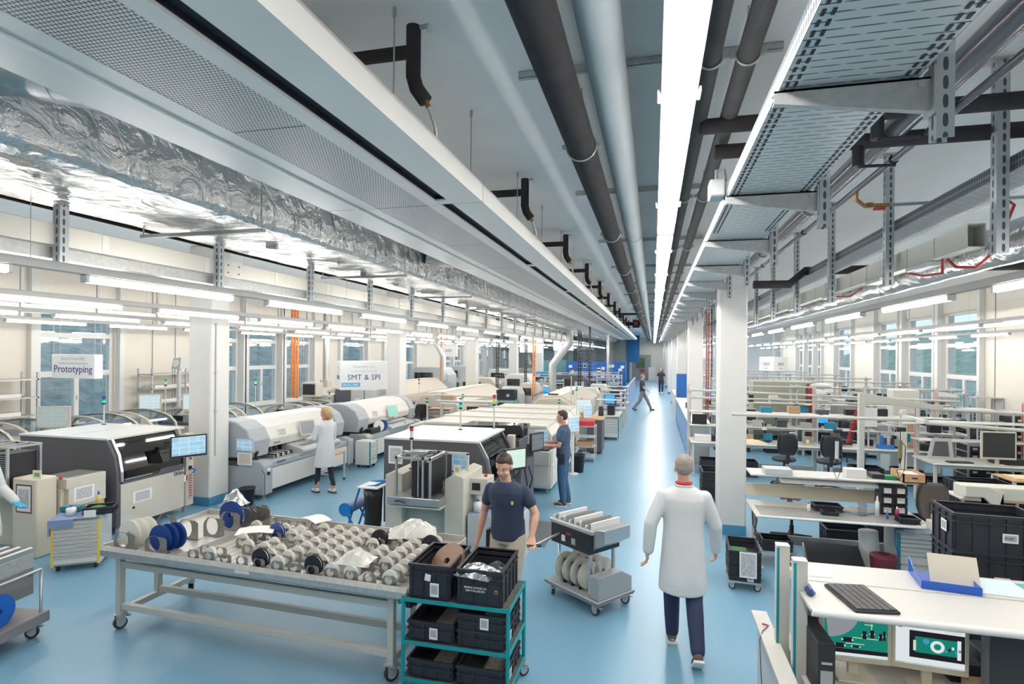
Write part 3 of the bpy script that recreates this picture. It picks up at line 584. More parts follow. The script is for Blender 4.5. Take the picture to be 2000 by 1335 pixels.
def bench(loc, w_, d, label, h=.75, rz=0, group=None, posts=(), ph=1.9, shelves=(), acc=None, top=None, skirt=False, name='workbench', leg=True, arms=0, light=None, bar=True):
    """origin at front-left floor corner, x right, y back; posts: x positions of uprights at the back edge; shelves: (z,depth,y0)"""
    top = top or BENCHW; t = thing(name, label, 'workbench', loc, rz, group)
    B().box((0, 0, h-.03), (w_, d, h), top).cyl((0, 0, h-.015), (w_, 0, h-.015), .0155, WHITEP, n=10).o('bench_top', t, .003)
    if leg:
        for x in (.06, w_-.06):
            for y in (.08, d-.08): B().box((x-.025, y-.025, 0), (x+.025, y+.025, h-.03), FRAMEW).o('leg', t, .004)
        B().box((.06, d-.1, .12), (w_-.06, d-.06, .22), LGREY).box((.085, .06, h-.09), (w_-.085, .1, h-.03), FRAMEW).o('stretcher', t)
    for x in posts:
        B().box((x-.03, d+.0, .0), (x+.03, d+.09, ph), FRAMEW).box((x-.0305, d+.025, .9), (x-.03, d+.065, ph-.04), acc or TEAL).box((x+.03, d+.025, .9), (x+.0305, d+.065, ph-.04), acc or TEAL).o('upright', t, .004)
        if arms: B().prism([(d+.09, ph-.02), (d+.09, ph-.14), (d-arms, ph-.05), (d-arms, ph-.02)], 'x', x-.03, x+.03, FRAMEW).o('arm', t, .004)
    if arms and posts and bar: B().cyl((0, d-arms, ph-.05), (w_, d-arms, ph-.05), .025, FRAMEW, n=10).o('top_rail', t)
    for z, sd, y0 in shelves:
        B().box((0, y0, z-.025), (w_, y0+sd, z), BENCHW).cyl((0, y0, z-.012), (w_, y0, z-.012), .018, WHITEP, n=10).o('shelf', t, .003)
    if light: B().prism([(light[2]-.06, light[3]), (light[2]+.06, light[3]), (light[2]+.08, light[3]-.05), (light[2]-.08, light[3]-.05)], 'x', light[0], light[1], WHITEP).o('task_lamp', t, .004)
    return t
def bottle(loc, r, h, m, cap, label, name='bottle'):
    t = thing(name, label, 'bottle', loc); B().lathe([(.001, 0), (r, 0), (r, h*.68), (r*.45, h*.78), (r*.4, h*.82)], (0, 0, 0), m, 14).o('bottle_body', t)
    B().lathe([(r*.45, h*.80), (r*.45, h*.88), (r*.15, h), (.001, h)], (0, 0, 0), cap, 12).o('cap', t); return t
def smallbox(name, loc, dims, m, label, cat, rz=0, group=None, bev=.003):
    o = B().box((-dims[0]/2, -dims[1]/2, 0), (dims[0]/2, dims[1]/2, dims[2]), m).o(name, bev=bev); o.location = loc; o.rotation_euler = (0, 0, rz); return tag(o, label, cat, group)
def keyboard(loc, rz, label, w_=.42, d=.15, group=None):
    t = thing('keyboard', label, 'keyboard', loc, rz, group); B().box((-w_/2, -d/2, 0), (w_/2, d/2, .018), BLACK).o('keyboard_base', t, .004)
    b = B(); nx, ny = 15, 6
    for j in range(ny):
        for i in range(nx):
            x = -w_/2+.012+(w_-.024)*(i+.5)/nx; y = -d/2+.01+(d-.02)*(j+.5)/ny
            b.box((x-(w_-.024)/nx*.42, y-(d-.02)/ny*.42, .018), (x+(w_-.024)/nx*.42, y+(d-.02)/ny*.42, .026), mat('key_grey', (.085, .085, .09), .5))
    o = b.o('keys', t); o['kind'] = 'stuff'
    return t
def bin_(loc, label, r=.15, h=.36):
    t = thing('waste_bin', label, 'bin', loc); B().lathe([(.001, 0), (r*.78, 0), (r, h), (r*1.07, h), (r*1.07, h-.02), (r*.98, h-.02), (r*.97, h-.01), (r*.76, .012), (.001, .012)], (0, 0, 0), BLACK, 24).o('bin_body', t)
    return t
# ================================================================ people
SKIN = mat('skin', (.58, .33, .24), .5, nz=.05); HAIRD = mat('hair_dark', (.05, .03, .02), .6, nz=.3, scale=40); HAIRB = mat('hair_blonde', (.52, .34, .15), .55, nz=.3, scale=40); HAIRG = mat('hair_grey', (.32, .27, .24), .6, nz=.3, scale=40)
NAVY = mat('navy_polo', (.028, .042, .085), .8, nz=.15, bump=.25, bscale=22); JEANS = mat('blue_jeans', (.05, .12, .24), .8, nz=.3, scale=14, bump=.25, bscale=22); COAT = mat('lab_coat_white', (.66, .67, .67), .75, nz=.03, bump=.9, bscale=6)
KHAKI = mat('khaki_trousers', (.50, .44, .35), .8, nz=.08, bump=.25, bscale=16); TIGHT = mat('black_leggings', (.015, .015, .02), .7); SHOEB = mat('brown_shoe', (.13, .09, .06), .6); SHOEW = mat('white_clog', (.78, .74, .68), .4); DENIM = mat('dark_jeans', (.02, .03, .08), .8, bump=.2, bscale=20); GLOVE = mat('blue_glove', (.02, .38, .62), .4)
LIP = mat('lip', (.45, .16, .14), .5, nz=0); EYEM = mat('eye_white', (.7, .7, .7), .2, nz=0); IRIS = mat('iris_dark', (.03, .02, .02), .2, nz=0); BLACKS = mat('black_shoe', (.012, .012, .014), .45)
def fuse(b, name, parent, m, vox, smooth=6, extra=None):
    """union of overlapping closed shapes into one continuous smooth surface"""
    o = b.o('tmp'); r = o.modifiers.new('r', 'REMESH'); r.mode = 'VOXEL'; r.voxel_size = vox; r.use_smooth_shade = True
    s = o.modifiers.new('s', 'SMOOTH'); s.factor = .5; s.iterations = smooth
    dg = bpy.context.evaluated_depsgraph_get(); dg.update(); me = bpy.data.meshes.new_from_object(o.evaluated_get(dg)); bpy.data.objects.remove(o)
    me.materials.clear(); me.materials.append(m); me.name = name
    for p in me.polygons: p.material_index = 0
    ob = bpy.data.objects.new(name, me); COL.objects.link(ob); ob.parent = parent; return ob
def limb(b, pts, rs, m=None, n=14):
    b.tube(pts, rs, m or SKIN, n=n)
    for p, r in zip(pts, rs): b.ell(p, (r, r, r), m or SKIN, n=8)
def person(name, label, loc, rz, h=1.76, J=None, top=NAVY, bottom=JEANS, shoe=SHOEB, hair=HAIRD, style='short', coat=False, sleeve=.55, group=None, female=False, glove=None, look=0, nod=0, collar=None, trouser_to=1.0):
    """faces local +y; J holds joint positions (metres for a 1.76 m figure)"""
    t = thing(name, label, 'person', loc, rz, group); k = h/1.76; t.scale = (k, k, k)
    D = dict(pel=(0, 0, .96), che=(0, .0, 1.30), nek=(0, -.01, 1.50), hed=(0, .015, 1.645), shl=(-.18, -.01, 1.395), shr=(.18, -.01, 1.395), ell=(-.235, -.02, 1.13), elr=(.235, -.02, 1.13), wrl=(-.26, .06, .88), wrr=(.26, .06, .88),
             hil=(-.09, 0, .93), hir=(.09, 0, .93), knl=(-.10, .02, .50), knr=(.10, .02, .50), anl=(-.10, -.02, .09), anr=(.10, -.02, .09), tol=0., tor=0., hdl=None, hdr=None)
    D.update(J or {}); V = {q: (Vector(v) if isinstance(v, tuple) else v) for q, v in D.items()}
    fw = .92 if female else 1.
    b = B()
    # torso
    def torso(bb, infl, m, z0=None, lo=True):
        c, p, n_ = V['che'], V['pel'], V['nek']
        R_ = [(p, .145, .105, -.06), (p, .165, .118, 0), (p.lerp(c, .35), .150, .108, 0), (p.lerp(c, .7), .152*fw, .108, 0), (c, .170*fw, .118, 0), (c.lerp(n_, .42), .178*fw, .112, 0), (c.lerp(n_, .66), .155*fw, .092, 0), (c.lerp(n_, .84), .105*fw, .072, 0), (c.lerp(n_, .95), .065, .06, 0)]
        bb.loft([(q.x, q.y, q.z+dz, rx+infl, ry+infl) for q, rx, ry, dz in R_], m, 22)
    torso(b, 0, SKIN)
    for s, sh, el, wr in ((-1, 'shl', 'ell', 'wrl'), (1, 'shr', 'elr', 'wrr')):
        limb(b, [V[sh]*1, V[sh].lerp(V[el], .5), V[el], V[el].lerp(V[wr], .35), V[wr]], [.055*fw, .046*fw, .040*fw, .040*fw, .027*fw])
    for s, hi, kn, an in ((-1, 'hil', 'knl', 'anl'), (1, 'hir', 'knr', 'anr')):
        limb(b, [V[hi], V[hi].lerp(V[kn], .5), V[kn], V[kn].lerp(V[an], .3), V[an]], [.085, .072, .052, .052, .036])
    # neck and head
    hd = V['hed']; limb(b, [V['nek']-Vector((0, 0, .06)), hd+Vector((0, -.015, -.06))], [.058*fw, .052*fw])
    Rh = Matrix.Translation(hd) @ Matrix.Rotation(look, 4, 'Z') @ Matrix.Rotation(-nod, 4, 'X')
    q = B(); q.T = Rh
    q.ell((0, -.008, .035), (.076, .094, .088), SKIN, 14).ell((0, .022, -.035), (.058, .068, .078), SKIN, 12).ell((0, .055, -.083), (.028, .026, .022), SKIN, 8)
    q.ell((0, .092, -.012), (.012, .022, .018), SKIN, 8).ell((0, .085, .012), (.008, .016, .03), SKIN, 8).ell((0, .062, .035), (.05, .028, .014), SKIN, 8)
    for s in (-1, 1): q.ell((s*.077, -.008, -.005), (.009, .02, .032), SKIN, 8).ell((s*.035, .06, -.03), (.022, .02, .02), SKIN, 8)
    b.add(q.v, q.f, SKIN, True)
    # hands: palm, four fingers, thumb
    def hand(bb, wr, el, dirn, s, m, infl=0.):
        d = (Vector(dirn) if dirn else (wr-el)).normalized(); u = Vector((0, 0, 1)) if abs(d.z) < .8 else Vector((0, 1, 0))
        side = d.cross(u).normalized(); nrm = side.cross(d).normalized()
        if abs(d.z) >= .8: side, nrm = Vector((0, 1, 0)), Vector((s*1., 0, 0))
        for w2 in (-.028, -.01, .01, .028): bb.tube([wr+side*w2*.6, wr+d*.085+side*w2], [.017+infl, .014+infl], m, n=8); bb.ell(wr+d*.085+side*w2, (.0135+infl,)*3, m, 6)
        for i_, (w2, L_) in enumerate(((-.031, .058), (-.0105, .074), (.0105, .08), (.031, .07))):
            a0 = wr+d*.085+side*w2; a1 = a0+d*L_*.5+side*w2*.15-nrm*s*.004; a2 = a1+d*L_*.35-nrm*s*.022; a3 = a2+d*L_*.18-nrm*s*.024
            bb.tube([a0, a1, a2, a3], [.0092+infl, .0085+infl, .008+infl, .0068+infl], m, n=8); bb.ell(a3, (.0068+infl,)*3, m, 6)
        th = wr+d*.02+side*.026; bb.tube([th, th+d*.035+side*.022, th+d*.066+side*.03-nrm*s*.01], [.013+infl, .0105+infl, .008+infl], m, n=8); bb.ell(th+d*.066+side*.03-nrm*s*.01, (.008+infl,)*3, m, 6)
    hand(b, V['wrl'], V['ell'], V['hdl'], -1, SKIN); hand(b, V['wrr'], V['elr'], V['hdr'], 1, SKIN)
    for s, an, to in ((-1, 'anl', 'tol'), (1, 'anr', 'tor')):
        a = V[an]; b.ell(a+Vector((0, .05, -.045)), (.042, .12, .035), SKIN, 10)
    fuse(b, 'body', t, SKIN, .0065, 3)
    # face details
    f = B(); f.T = Rh
    for s in (-1, 1): f.ell((s*.031, .0755, .012), (.009, .006, .0042), EYEM, 8)
    e1 = f.o('eyes', t); f = B(); f.T = Rh
    for s in (-1, 1): f.ell((s*.031, .083, .012), (.004, .003, .0038), IRIS, 8)
    f.o('irises', t); f = B(); f.T = Rh; f.ell((0, .088, -.047), (.024, .008, .008), LIP, 8); f.o('mouth', t)
    f = B(); f.T = Rh
    for s in (-1, 1): f.ell((s*.032, .083, .033), (.016, .005, .003), hair, 6)
    f.o('eyebrows', t)
    hb = B(); hb.T = Rh
    if style == 'short': hb.ell((0, -.022, .055), (.083, .092, .082), hair, 14).ell((0, -.05, .02), (.078, .062, .075), hair, 12).ell((0, .03, .098), (.06, .05, .03), hair, 10)
    elif style == 'long': hb.ell((0, -.025, .05), (.092, .098, .09), hair, 14).ell((0, -.075, .0), (.085, .06, .10), hair, 12).ell((0, -.135, -.02), (.05, .06, .09), hair, 10).ell((.0, -.15, -.07), (.035, .04, .06), hair, 8).ell((0, .04, .098), (.06, .045, .028), hair, 10)
    else: hb.ell((0, -.028, .048), (.083, .088, .078), hair, 14).ell((0, -.05, .0), (.078, .055, .07), hair, 12)
    fuse(hb, 'hair', t, hair, .008, 3)
    # trousers
    if bottom is not None:
        tb = B(); pl = V['pel']; tb.loft([(pl.x, pl.y, pl.z-.09, .155, .12), (pl.x, pl.y, pl.z, .178, .13), (pl.x, pl.y, pl.z+.07, .165, .122)], bottom, 20)
        thin = -.006 if bottom is TIGHT else .012
        for hi, kn, an in (('hil', 'knl', 'anl'), ('hir', 'knr', 'anr')):
            limb(tb, [V[hi], V[hi].lerp(V[kn], .5), V[kn], V[kn].lerp(V[an], .5), V[an]+Vector((0, 0, .015 if bottom is not TIGHT else .09))], [.098, .084+thin, .064+thin, .058+thin, .048+thin], bottom)
        fuse(tb, 'leggings' if bottom is TIGHT else 'trousers', t, bottom, .010, 4)
    # shoes
    for s, an, to in ((-1, 'anl', 'tol'), (1, 'anr', 'tor')):
        a = V[an]; sb = B(); sb.T = Matrix.Translation(a) @ Matrix.Rotation(V[to] if isinstance(V[to], float) else 0., 4, 'X')
        sb.ell((0, .0, -.035), (.044, .062, .052), shoe, 10).ell((0, .09, -.05), (.050, .10, .036), shoe, 10)
        ob = fuse(sb, 'shoe', t, shoe, .009, 2)
        so = B(); so.T = sb.T; so.box((-.045, -.06, -.09), (.045, .06, -.068), RUBBER if shoe is not SHOEB else PAPER).prism([(-.045, .06), (.045, .06), (.05, .12), (.03, .18), (-.03, .18), (-.05, .12)], 'z', -.09, -.068, RUBBER if shoe is not SHOEB else PAPER); so.o('sole', ob, .004)
    # top
    tb = B()
    if not coat:
        torso(tb, .016, top); p = V['pel']; tb.loft([(p.x, p.y, p.z-.05, .178, .135), (p.x, p.y, p.z+.04, .178, .133), (p.x, p.y, p.z+.14, .172, .128)], top, 22)
        for sh, el in (('shl', 'ell'), ('shr', 'elr')):
            e_ = V[sh].lerp(V[el], sleeve); limb(tb, [V[sh]-Vector((0, 0, .0)), V[sh].lerp(V[el], .25), e_], [.060, .061, .062], top)
            tb.ell(V[sh]*.75+V['che']*.25+Vector((0, 0, .01)), (.078, .07, .052), top, 10)
        fuse(tb, 'polo_shirt', t, top, .010, 4)
        cb_ = B(); nk = V['nek']; pts = [nk+Vector((.068*math.sin(a), .058*math.cos(a)+.0, -.005-.03*max(0, math.cos(a)))) for a in [.35+(2*PI-.7)*i/20 for i in range(21)]]
        cb_.tube(pts, [.010+.006*math.sin(i/20*PI) for i in range(21)], top, n=8); cb_.o('collar', t)
    else:
        p, c = V['pel'], V['che']; torso(tb, .024, top)
        kx = (V['knl']+V['knr'])/2; wd = abs(V['knl'].x-V['knr'].x)/2
        dy_ = abs(V['knl'].y-V['knr'].y)/2
        tb.loft([(kx.x, kx.y, kx.z+.04, .17+wd*.5, .15+dy_*.6), (kx.x*.7+p.x*.3, kx.y*.7+p.y*.3, kx.z+.15, .18+wd*.35, .155+dy_*.45), (p.x, p.y, p.z-.08, .195, .15), (p.x, p.y, p.z+.06, .185, .142), (p.lerp(c, .5).x, p.lerp(c, .5).y, p.lerp(c, .5).z, .178*fw, .135), (c.x, c.y, c.z+.02, .19*fw, .14)], top, 24)
        for sh, el, wr in (('shl', 'ell', 'wrl'), ('shr', 'elr', 'wrr')):
            limb(tb, [V[sh]*1, V[sh].lerp(V[el], .5), V[el], V[el].lerp(V[wr], .5), V[wr]], [.066*fw, .066*fw, .062*fw, .058*fw, .052*fw], top)
            tb.ell(V[sh]*.75+V['che']*.25+Vector((0, 0, .0)), (.08, .072, .06), top, 10)
        fuse(tb, 'lab_coat', t, top, .011, 5)
        cb_ = B(); nk = V['nek']; pts = [nk+Vector((.068*math.sin(a), .056*math.cos(a), .0-.03*max(0, math.cos(a)))) for a in [.3+(2*PI-.6)*i/20 for i in range(21)]]
        cb_.tube(pts, .013, top, n=8); cb_.o('coat_collar', t)
    if collar: B().tube([V['nek']+Vector((.062*math.sin(a), .054*math.cos(a)+.0, .022)) for a in [2*PI*i/20 for i in range(21)]], .016, collar, n=8, cap=False).o('shirt_collar', t)
    if glove:
        gb = B(); hand(gb, V['wrl'], V['ell'], V['hdl'], -1, glove, .003); hand(gb, V['wrr'], V['elr'], V['hdr'], 1, glove, .003); fuse(gb, 'glove', t, glove, .007, 2)
    return t
# ================================================================ people in the hall
pm = person('person', 'man in navy polo shirt and khaki trousers pulling the feeder trolley by its handle', (-1.42, 5.55, 0), math.radians(180-6), 1.80,
    J=dict(che=(0, .03, 1.30), nek=(0, .05, 1.49), hed=(.01, .10, 1.625), shl=(-.18, .02, 1.385), shr=(.18, .02, 1.385), ell=(-.30, .04, 1.18), wrl=(-.30, .16, 1.0), elr=(.27, -.04, 1.14), wrr=(.31, .02, .88),
           hdl=(-.25, .6, -.6), knl=(-.10, .14, .51), anl=(-.10, .02, .12), tol=-.35, knr=(.10, .04, .50), anr=(.10, -.12, .09)), top=NAVY, bottom=KHAKI, shoe=BLACKS, hair=HAIRD, nod=.38, sleeve=.5)
B().ell((-.105, .172, 1.30), (.014, .006, .02), YEL, 8).o('chest_logo', pm); B().box((.175, -.04, .80), (.215, .06, .98), BLACK).o('belt_pouch', pm, .01)
po = person('person', 'man in blue polo shirt and jeans typing at a machine keyboard', (-1.60, 10.35, 0), math.radians(92), 1.74,
    J=dict(ell=(-.22, .06, 1.14), wrl=(-.17, .32, 1.12), elr=(.22, .06, 1.14), wrr=(.15, .34, 1.14), hed=(0, .03, 1.64), knr=(.10, .0, .5), anr=(.11, -.08, .09), hdl=(0, 1, 0), hdr=(0, 1, 0)), top=mat('blue_polo', (.05, .09, .15), .8, bump=.2, bscale=20), bottom=JEANS, shoe=SHOEB, hair=HAIRD, nod=.1)
B().box((-.215, -.05, .80), (-.175, .05, .99), BLACK).o('phone_pouch', po, .01)
pw = person('person', 'blonde woman in a white lab coat and black leggings working at a placement machine', (-6.32, 9.98, 0), math.radians(62), 1.69,
    J=dict(ell=(-.24, .04, 1.14), wrl=(-.22, .28, 1.10), elr=(.22, .06, 1.12), wrr=(.10, .28, 1.10), hed=(0, .03, 1.64), knl=(-.10, .10, .5), anl=(-.12, .12, .09), knr=(.09, -.05, .5), anr=(.10, -.16, .09)), top=COAT, coat=True, bottom=TIGHT, shoe=SHOEW, hair=HAIRB, style='long', female=True, collar=RED, look=.25)
g = B(); g.T = Matrix.Translation((0, .03, 1.64)) @ Matrix.Rotation(.25, 4, 'Z')
for s in (-1, 1): g.tube([(s*.032+.02*math.cos(a), .09, .012+.015*math.sin(a)) for a in [2*PI*i/12 for i in range(13)]], .002, BLACK, n=5, cap=False).tube([(s*.052, .09, .012), (s*.08, 0, .012)], .002, BLACK, n=5)
g.o('glasses', pw)
pb_ = person('person', 'man in a long white coat walking away down the aisle', (.29, 5.58, 0), math.radians(3), 1.84,
    J=dict(ell=(-.29, -.05, 1.15), wrl=(-.31, -.02, .90), elr=(.28, .03, 1.14), wrr=(.30, .14, .90), hil=(-.09, 0, .93), knl=(-.09, .12, .50), anl=(-.08, .14, .09), knr=(.09, -.06, .50), anr=(.09, -.34, .16), tor=-.7), top=COAT, coat=True, bottom=DENIM, shoe=SHOEB, hair=HAIRG, collar=RED)
pl_ = person('person', 'person in a white coat and blue gloves at the left picture edge', (-7.76, 4.98, 0), math.radians(-70), 1.72,
    J=dict(ell=(-.26, .02, 1.12), wrl=(-.24, .20, .95), elr=(.26, .02, 1.12), wrr=(.24, .16, .92)), top=COAT, coat=True, bottom=DENIM, shoe=BLACKS, hair=HAIRD, glove=GLOVE, nod=.3)
person('person', 'man crossing the far aisle in a dark shirt and grey trousers', (-.52, 28.9, 0), math.radians(-88), 1.78,
    J=dict(knl=(-.09, .24, .52), anl=(-.08, .42, .10), knr=(.09, -.12, .50), anr=(.09, -.40, .13), tor=-.5, elr=(.24, .06, 1.14), wrr=(.24, .26, 1.0)), top=NAVY, bottom=mat('grey_trousers', (.20, .20, .20), .8), shoe=BLACKS, hair=HAIRG)
person('person', 'man in dark clothes walking towards the viewer at the aisle end', (.56, 42.2, 0), math.radians(180), 1.80,
    J=dict(knl=(-.09, .14, .52), anl=(-.08, .10, .12), elr=(.28, -.03, 1.14), ell=(-.28, -.03, 1.14)), top=NAVY, bottom=DENIM, shoe=SHOEW, hair=HAIRD, style='crop')
# ================================================================ reel cart in the foreground
CA = math.radians(-2.4)
ct = thing('reel_cart', 'long cream steel cart on casters carrying a tray of component reels', 'cart', (-5.27, 4.43, 0), CA)
TW, TD, TZ = 3.33, 1.3, .83
b = B().box((0, 0, TZ-.012), (TW, TD, TZ), STEEL)
b.prism([(-.012, TZ-.07), (0, TZ-.07), (0, TZ+.03), (-.012, TZ+.04), (-.035, TZ+.0), (-.035, TZ-.05)], 'x', 0, TW, GALV).box((0, TD, TZ-.02), (TW, TD+.01, TZ+.06), STEEL).box((-.01, 0, TZ-.02), (0, TD, TZ+.045), STEEL).box((TW, 0, TZ-.04), (TW+.012, TD, TZ+.045), STEEL)
b.o('tray', ct, .002)
sl = B()
for i in range(26): sl.box((1.0+.088*i, .02, TZ), (1.004+.088*i, TD-.01, TZ+.004), BEIGE)
sl.box((.94, 0, TZ), (.955, TD, TZ+.05), STEEL); sl.o('tray_divider', ct)
cf = FRAMEW
def post(x, y, z0=.14): B().box((x-.03, y-.03, z0), (x+.03, y+.03, TZ-.015), cf).o('leg', ct, .003)
for x in (.08, 3.12):
    post(x, .12)
    post(x, .55, .17); post(x, .98)
    B().box((x-.028, .15, .15), (x+.028, .95, .21), cf).o('cross_rail', ct, .003)
B().box((.11, .1, .62), (3.09, .15, .68), cf).o('long_rail', ct, .003); B().box((.11, .1, .20), (3.09, .15, .26), cf).o('long_rail', ct, .003); B().box((.11, .53, .21), (3.09, .58, .27), cf).o('long_rail', ct, .003)
for x, y, a in ((.08, .12, 1.2), (3.12, .12, .9), (.08, .98, 2.3), (3.12, .98, .2)): caster(ct, x, y, 0, .06, True, a)
B().box((TW-.02, .0, TZ-.13), (TW+.03, .10, TZ-.06), BLACK).tube([(TW+.02, -.02, TZ-.09), (TW+.06, .02, TZ-.10), (TW+.05, .1, TZ-.07)], .014, BLACK).o('locking_lever', ct)
B().box((1.62, -.0365, TZ-.03), (1.78, -.0355, TZ-.005), PAPER).o('paper_label', ct)
cm_ = Matrix.Translation((-5.27, 4.43, 0)) @ Matrix.Rotation(CA, 4, 'Z')
def onC(x, y, z=TZ): return tuple(cm_ @ Vector((x, y, z)))
def holder_mesh(w_, h, hole, m=STEEL):
    """upright L-shaped plate with a round hole and a notch"""
    b = B(); n = 20; t_ = .003; cx, cz = w_*.42, h*.45; out = []
    pts = [(0, 0), (w_, 0), (w_, h*.98), (w_*.86, h*.98), (w_*.86, h*.80), (w_*.20, h*.80), (w_*.05, h*.62), (0, h*.5)]
    # ring faces between polygon sampled by angle and the hole
    def hit(a):
        dx, dz = math.cos(a), math.sin(a); best = 9
        for i in range(len(pts)):
            (x1, z1), (x2, z2) = pts[i], pts[(i+1) % len(pts)]; ex, ez = x2-x1, z2-z1; det = dx*(-ez)+dz*ex
            if abs(det) < 1e-9: continue
            tt = ((x1-cx)*(-ez)+(z1-cz)*ex)/det; uu = (dx*(z1-cz)-dz*(x1-cx))/det
            if tt > 0 and -1e-6 <= uu <= 1+1e-6 and tt < best: best = tt
        return best
    angs = sorted(set([2*PI*i/n for i in range(n)] + [math.atan2(z-cz, x-cx) % (2*PI) for x, z in pts])); N = len(angs)
    o_ = [(cx+math.cos(a)*hit(a+1e-7), cz+math.sin(a)*hit(a+1e-7)) for a in angs]; i_ = [(cx+math.cos(a)*hole, cz+math.sin(a)*hole) for a in angs]
    for y in (0, t_):
        vs = [(x, y, z) for x, z in o_]+[(x, y, z) for x, z in i_]; b.add(vs, [(k, (k+1) % N, (k+1) % N+N, k+N) for k in range(N)], m)
    b.add([(x, 0, z) for x, z in o_]+[(x, t_, z) for x, z in o_], [(k, (k+1) % N, (k+1) % N+N, k+N) for k in range(N)], m)
    b.box((0, 0, 0), (w_, .06, .003), m)
    return b
random.seed(11)
REELW = mat('reel_cream', (.88, .86, .80), .45); REELB = mat('reel_blue', (.012, .06, .28), .35); TAPE = mat('tape_pale', (.84, .82, .78), .5, nz=.05, scale=20)
def reel(loc, r, wd, label, m=None, rz=0, tilt=0, name='component_reel', group=None):
    m = m or REELW; t = thing(name, label, 'reel', loc, rz, group)
    b = B(); b.lathe([(r*.17, 0), (r, 0), (r, .003), (r*.17, .003)], (0, 0, r), m, 26, 'y', False).lathe([(r*.17, wd-.003), (r, wd-.003), (r, wd), (r*.17, wd)], (0, 0, r), m, 26, 'y', False).lathe([(r*.30, .003), (r*.30, wd-.003)], (0, 0, r), m, 18, 'y'); q = b.o('flanges', t)
    q2 = B().lathe([(r*.85, .004), (r*.85, wd-.004), (r*.32, wd-.004), (r*.32, .004), (r*.85, .004)], (0, 0, r), TAPE, 24, 'y', False).o('tape', t)
    if tilt: q.rotation_euler = (tilt, 0, 0); q2.rotation_euler = (tilt, 0, 0)
    return t
HOLD = mat('holder_steel', (.40, .395, .37), .32, .75, nz=.2, scale=14)
hm = holder_mesh(.13, .115, .036, HOLD); hproto = hm.o('reel_holder', bev=0)
rp = reel((0, 0, 0), .066, .03, 'x')
cols = [1.02+.187*i for i in range(12)]
used = False; nf = 0
fills = [[1, 1, 0, 0, 0, 1, 1, 0, 1], [1, 1, 0, 1, 1, 1, 1, 0, 1], [1, 0, 1, 0, 0, 1, 1, 1, 1], [1, 0, 1, 1, 1, 1, 0, 1, 1], [1, 1, 1, 1, 1, 1, 1, 1, 0], [1, 1, 1, 1, 1, 1, 1, 1, 1], [1, 1, 1, 1, 1, 1, 1, 1, 1], [1, 1, 1, 1, 1, 1, 1, 1, 0],
         [1, 0, 1, 1, 1, 1, 1, 1, 1], [1, 0, 1, 1, 1, 1, 1, 0, 1], [1, 1, 1, 1, 1, 1, 1, 1, 0], [1, 1, 1, 1, 1, 1, 1, 1, 0]]
reelf = [[0, 0, 0, 0, 0, 0, 1, 0, 0], [1, 0, 0, 1, 1, 0, 0, 0, 0], [0, 0, 1, 0, 0, 2, 1, 0, 0], [0, 0, 1, 1, 0, 1, 1, 0, 1], [3, 1, 1, 0, 1, 1, 0, 1, 0], [1, 1, 1, 1, 1, 1, 1, 1, 0], [0, 0, 1, 1, 1, 1, 1, 1, 0], [3, 1, 1, 1, 1, 1, 1, 1, 0],
         [1, 1, 0, 1, 0, 1, 3, 0, 0], [1, 0, 0, 1, 1, 0, 0, 0, 0], [0, 0, 1, 1, 1, 1, 1, 0, 0], [1, 1, 1, 1, 1, 1, 3, 1, 0]]
rused = False
for c, x in enumerate(cols):
    for r in range(9):
        y = .03+.135*r; lab = 'small steel reel holder, %s from left in the %s row of the cart' % (ORD[c], ORD[r] if r else 'front')
        if fills[c][r]:
            loc = onC(x+random.uniform(-.006, .006), y, TZ+.0045); rz = CA+random.uniform(-.06, .06)
            if not used: o = hproto; used = True
            else: o = hproto.copy(); COL.objects.link(o)
            o.location = loc; o.rotation_euler = (0, 0, rz); tag(o, lab, 'reel holder', 'small reel holders on the cart')
        if reelf[c][r]:
            k = reelf[c][r]; m_ = {1: 'cream', 2: 'blue', 3: 'black'}[k]; loc = onC(x+.056, y+.014, TZ+.0045)
            lb = '%s component reel, %s from left in the %s row of the cart' % (m_, ORD[c], ORD[r] if r else 'front')
            if k == 1:
                if not rused: o = rp; rused = True; o.location = loc; o['label'] = lb; o['group'] = 'small reels on the cart'; o.rotation_euler = (0, 0, CA)
                else: dup(rp, loc, CA+random.uniform(-.08, .08), lb)
            else: reel(loc, .088, .03, lb, REELB if k == 2 else BLACK, CA, group='small reels on the cart')
# large holders and large reels at the left end
bh = holder_mesh(.27, .20, .075, HOLD)
big = [(.06, .06, 'dull'), (.46, .06, 'bright'), (.46, .48, 'scratched'), (.66, .62, 'tall'), (.66, .84, 'rear'), (.10, .55, 'left'), (.72, 1.02, 'far'), (.82, 1.12, 'furthest')]
o0 = None
for i, (x, y, w_) in enumerate(big):
    if i == 0: o = bh.o('reel_holder'); o0 = o
    else: o = o0.copy(); COL.objects.link(o)
    o.location = onC(x-(.0 if i < 2 else .05), y, TZ+.001); o.rotation_euler = (0, 0, CA); o.scale = (1, 1, 1.0 if i < 2 else 1.25)
    tag(o, '%s large steel plate reel holder, %s from the front left of the cart' % (w_, ORD[i]), 'reel holder', 'large reel holders on the cart')
for i, dy in enumerate((.0, .07, .14)): reel(onC(.20+.03*i, .11+dy, TZ+.001), .135, .022, '%s large cream reel behind the front left holder' % ORD[i], REELW, CA, name='large_reel')
for i, dy in enumerate((.0, .06, .12)): reel(onC(.60+.03*i, .10+dy, TZ+.001), .13, .02, '%s large blue reel in the front holders' % ORD[i], REELB, CA, name='large_reel')
reel(onC(.70, .90, TZ+.001), .15, .03, 'large blue reel at the rear of the cart by the foil bag', REELB, CA, name='large_reel')
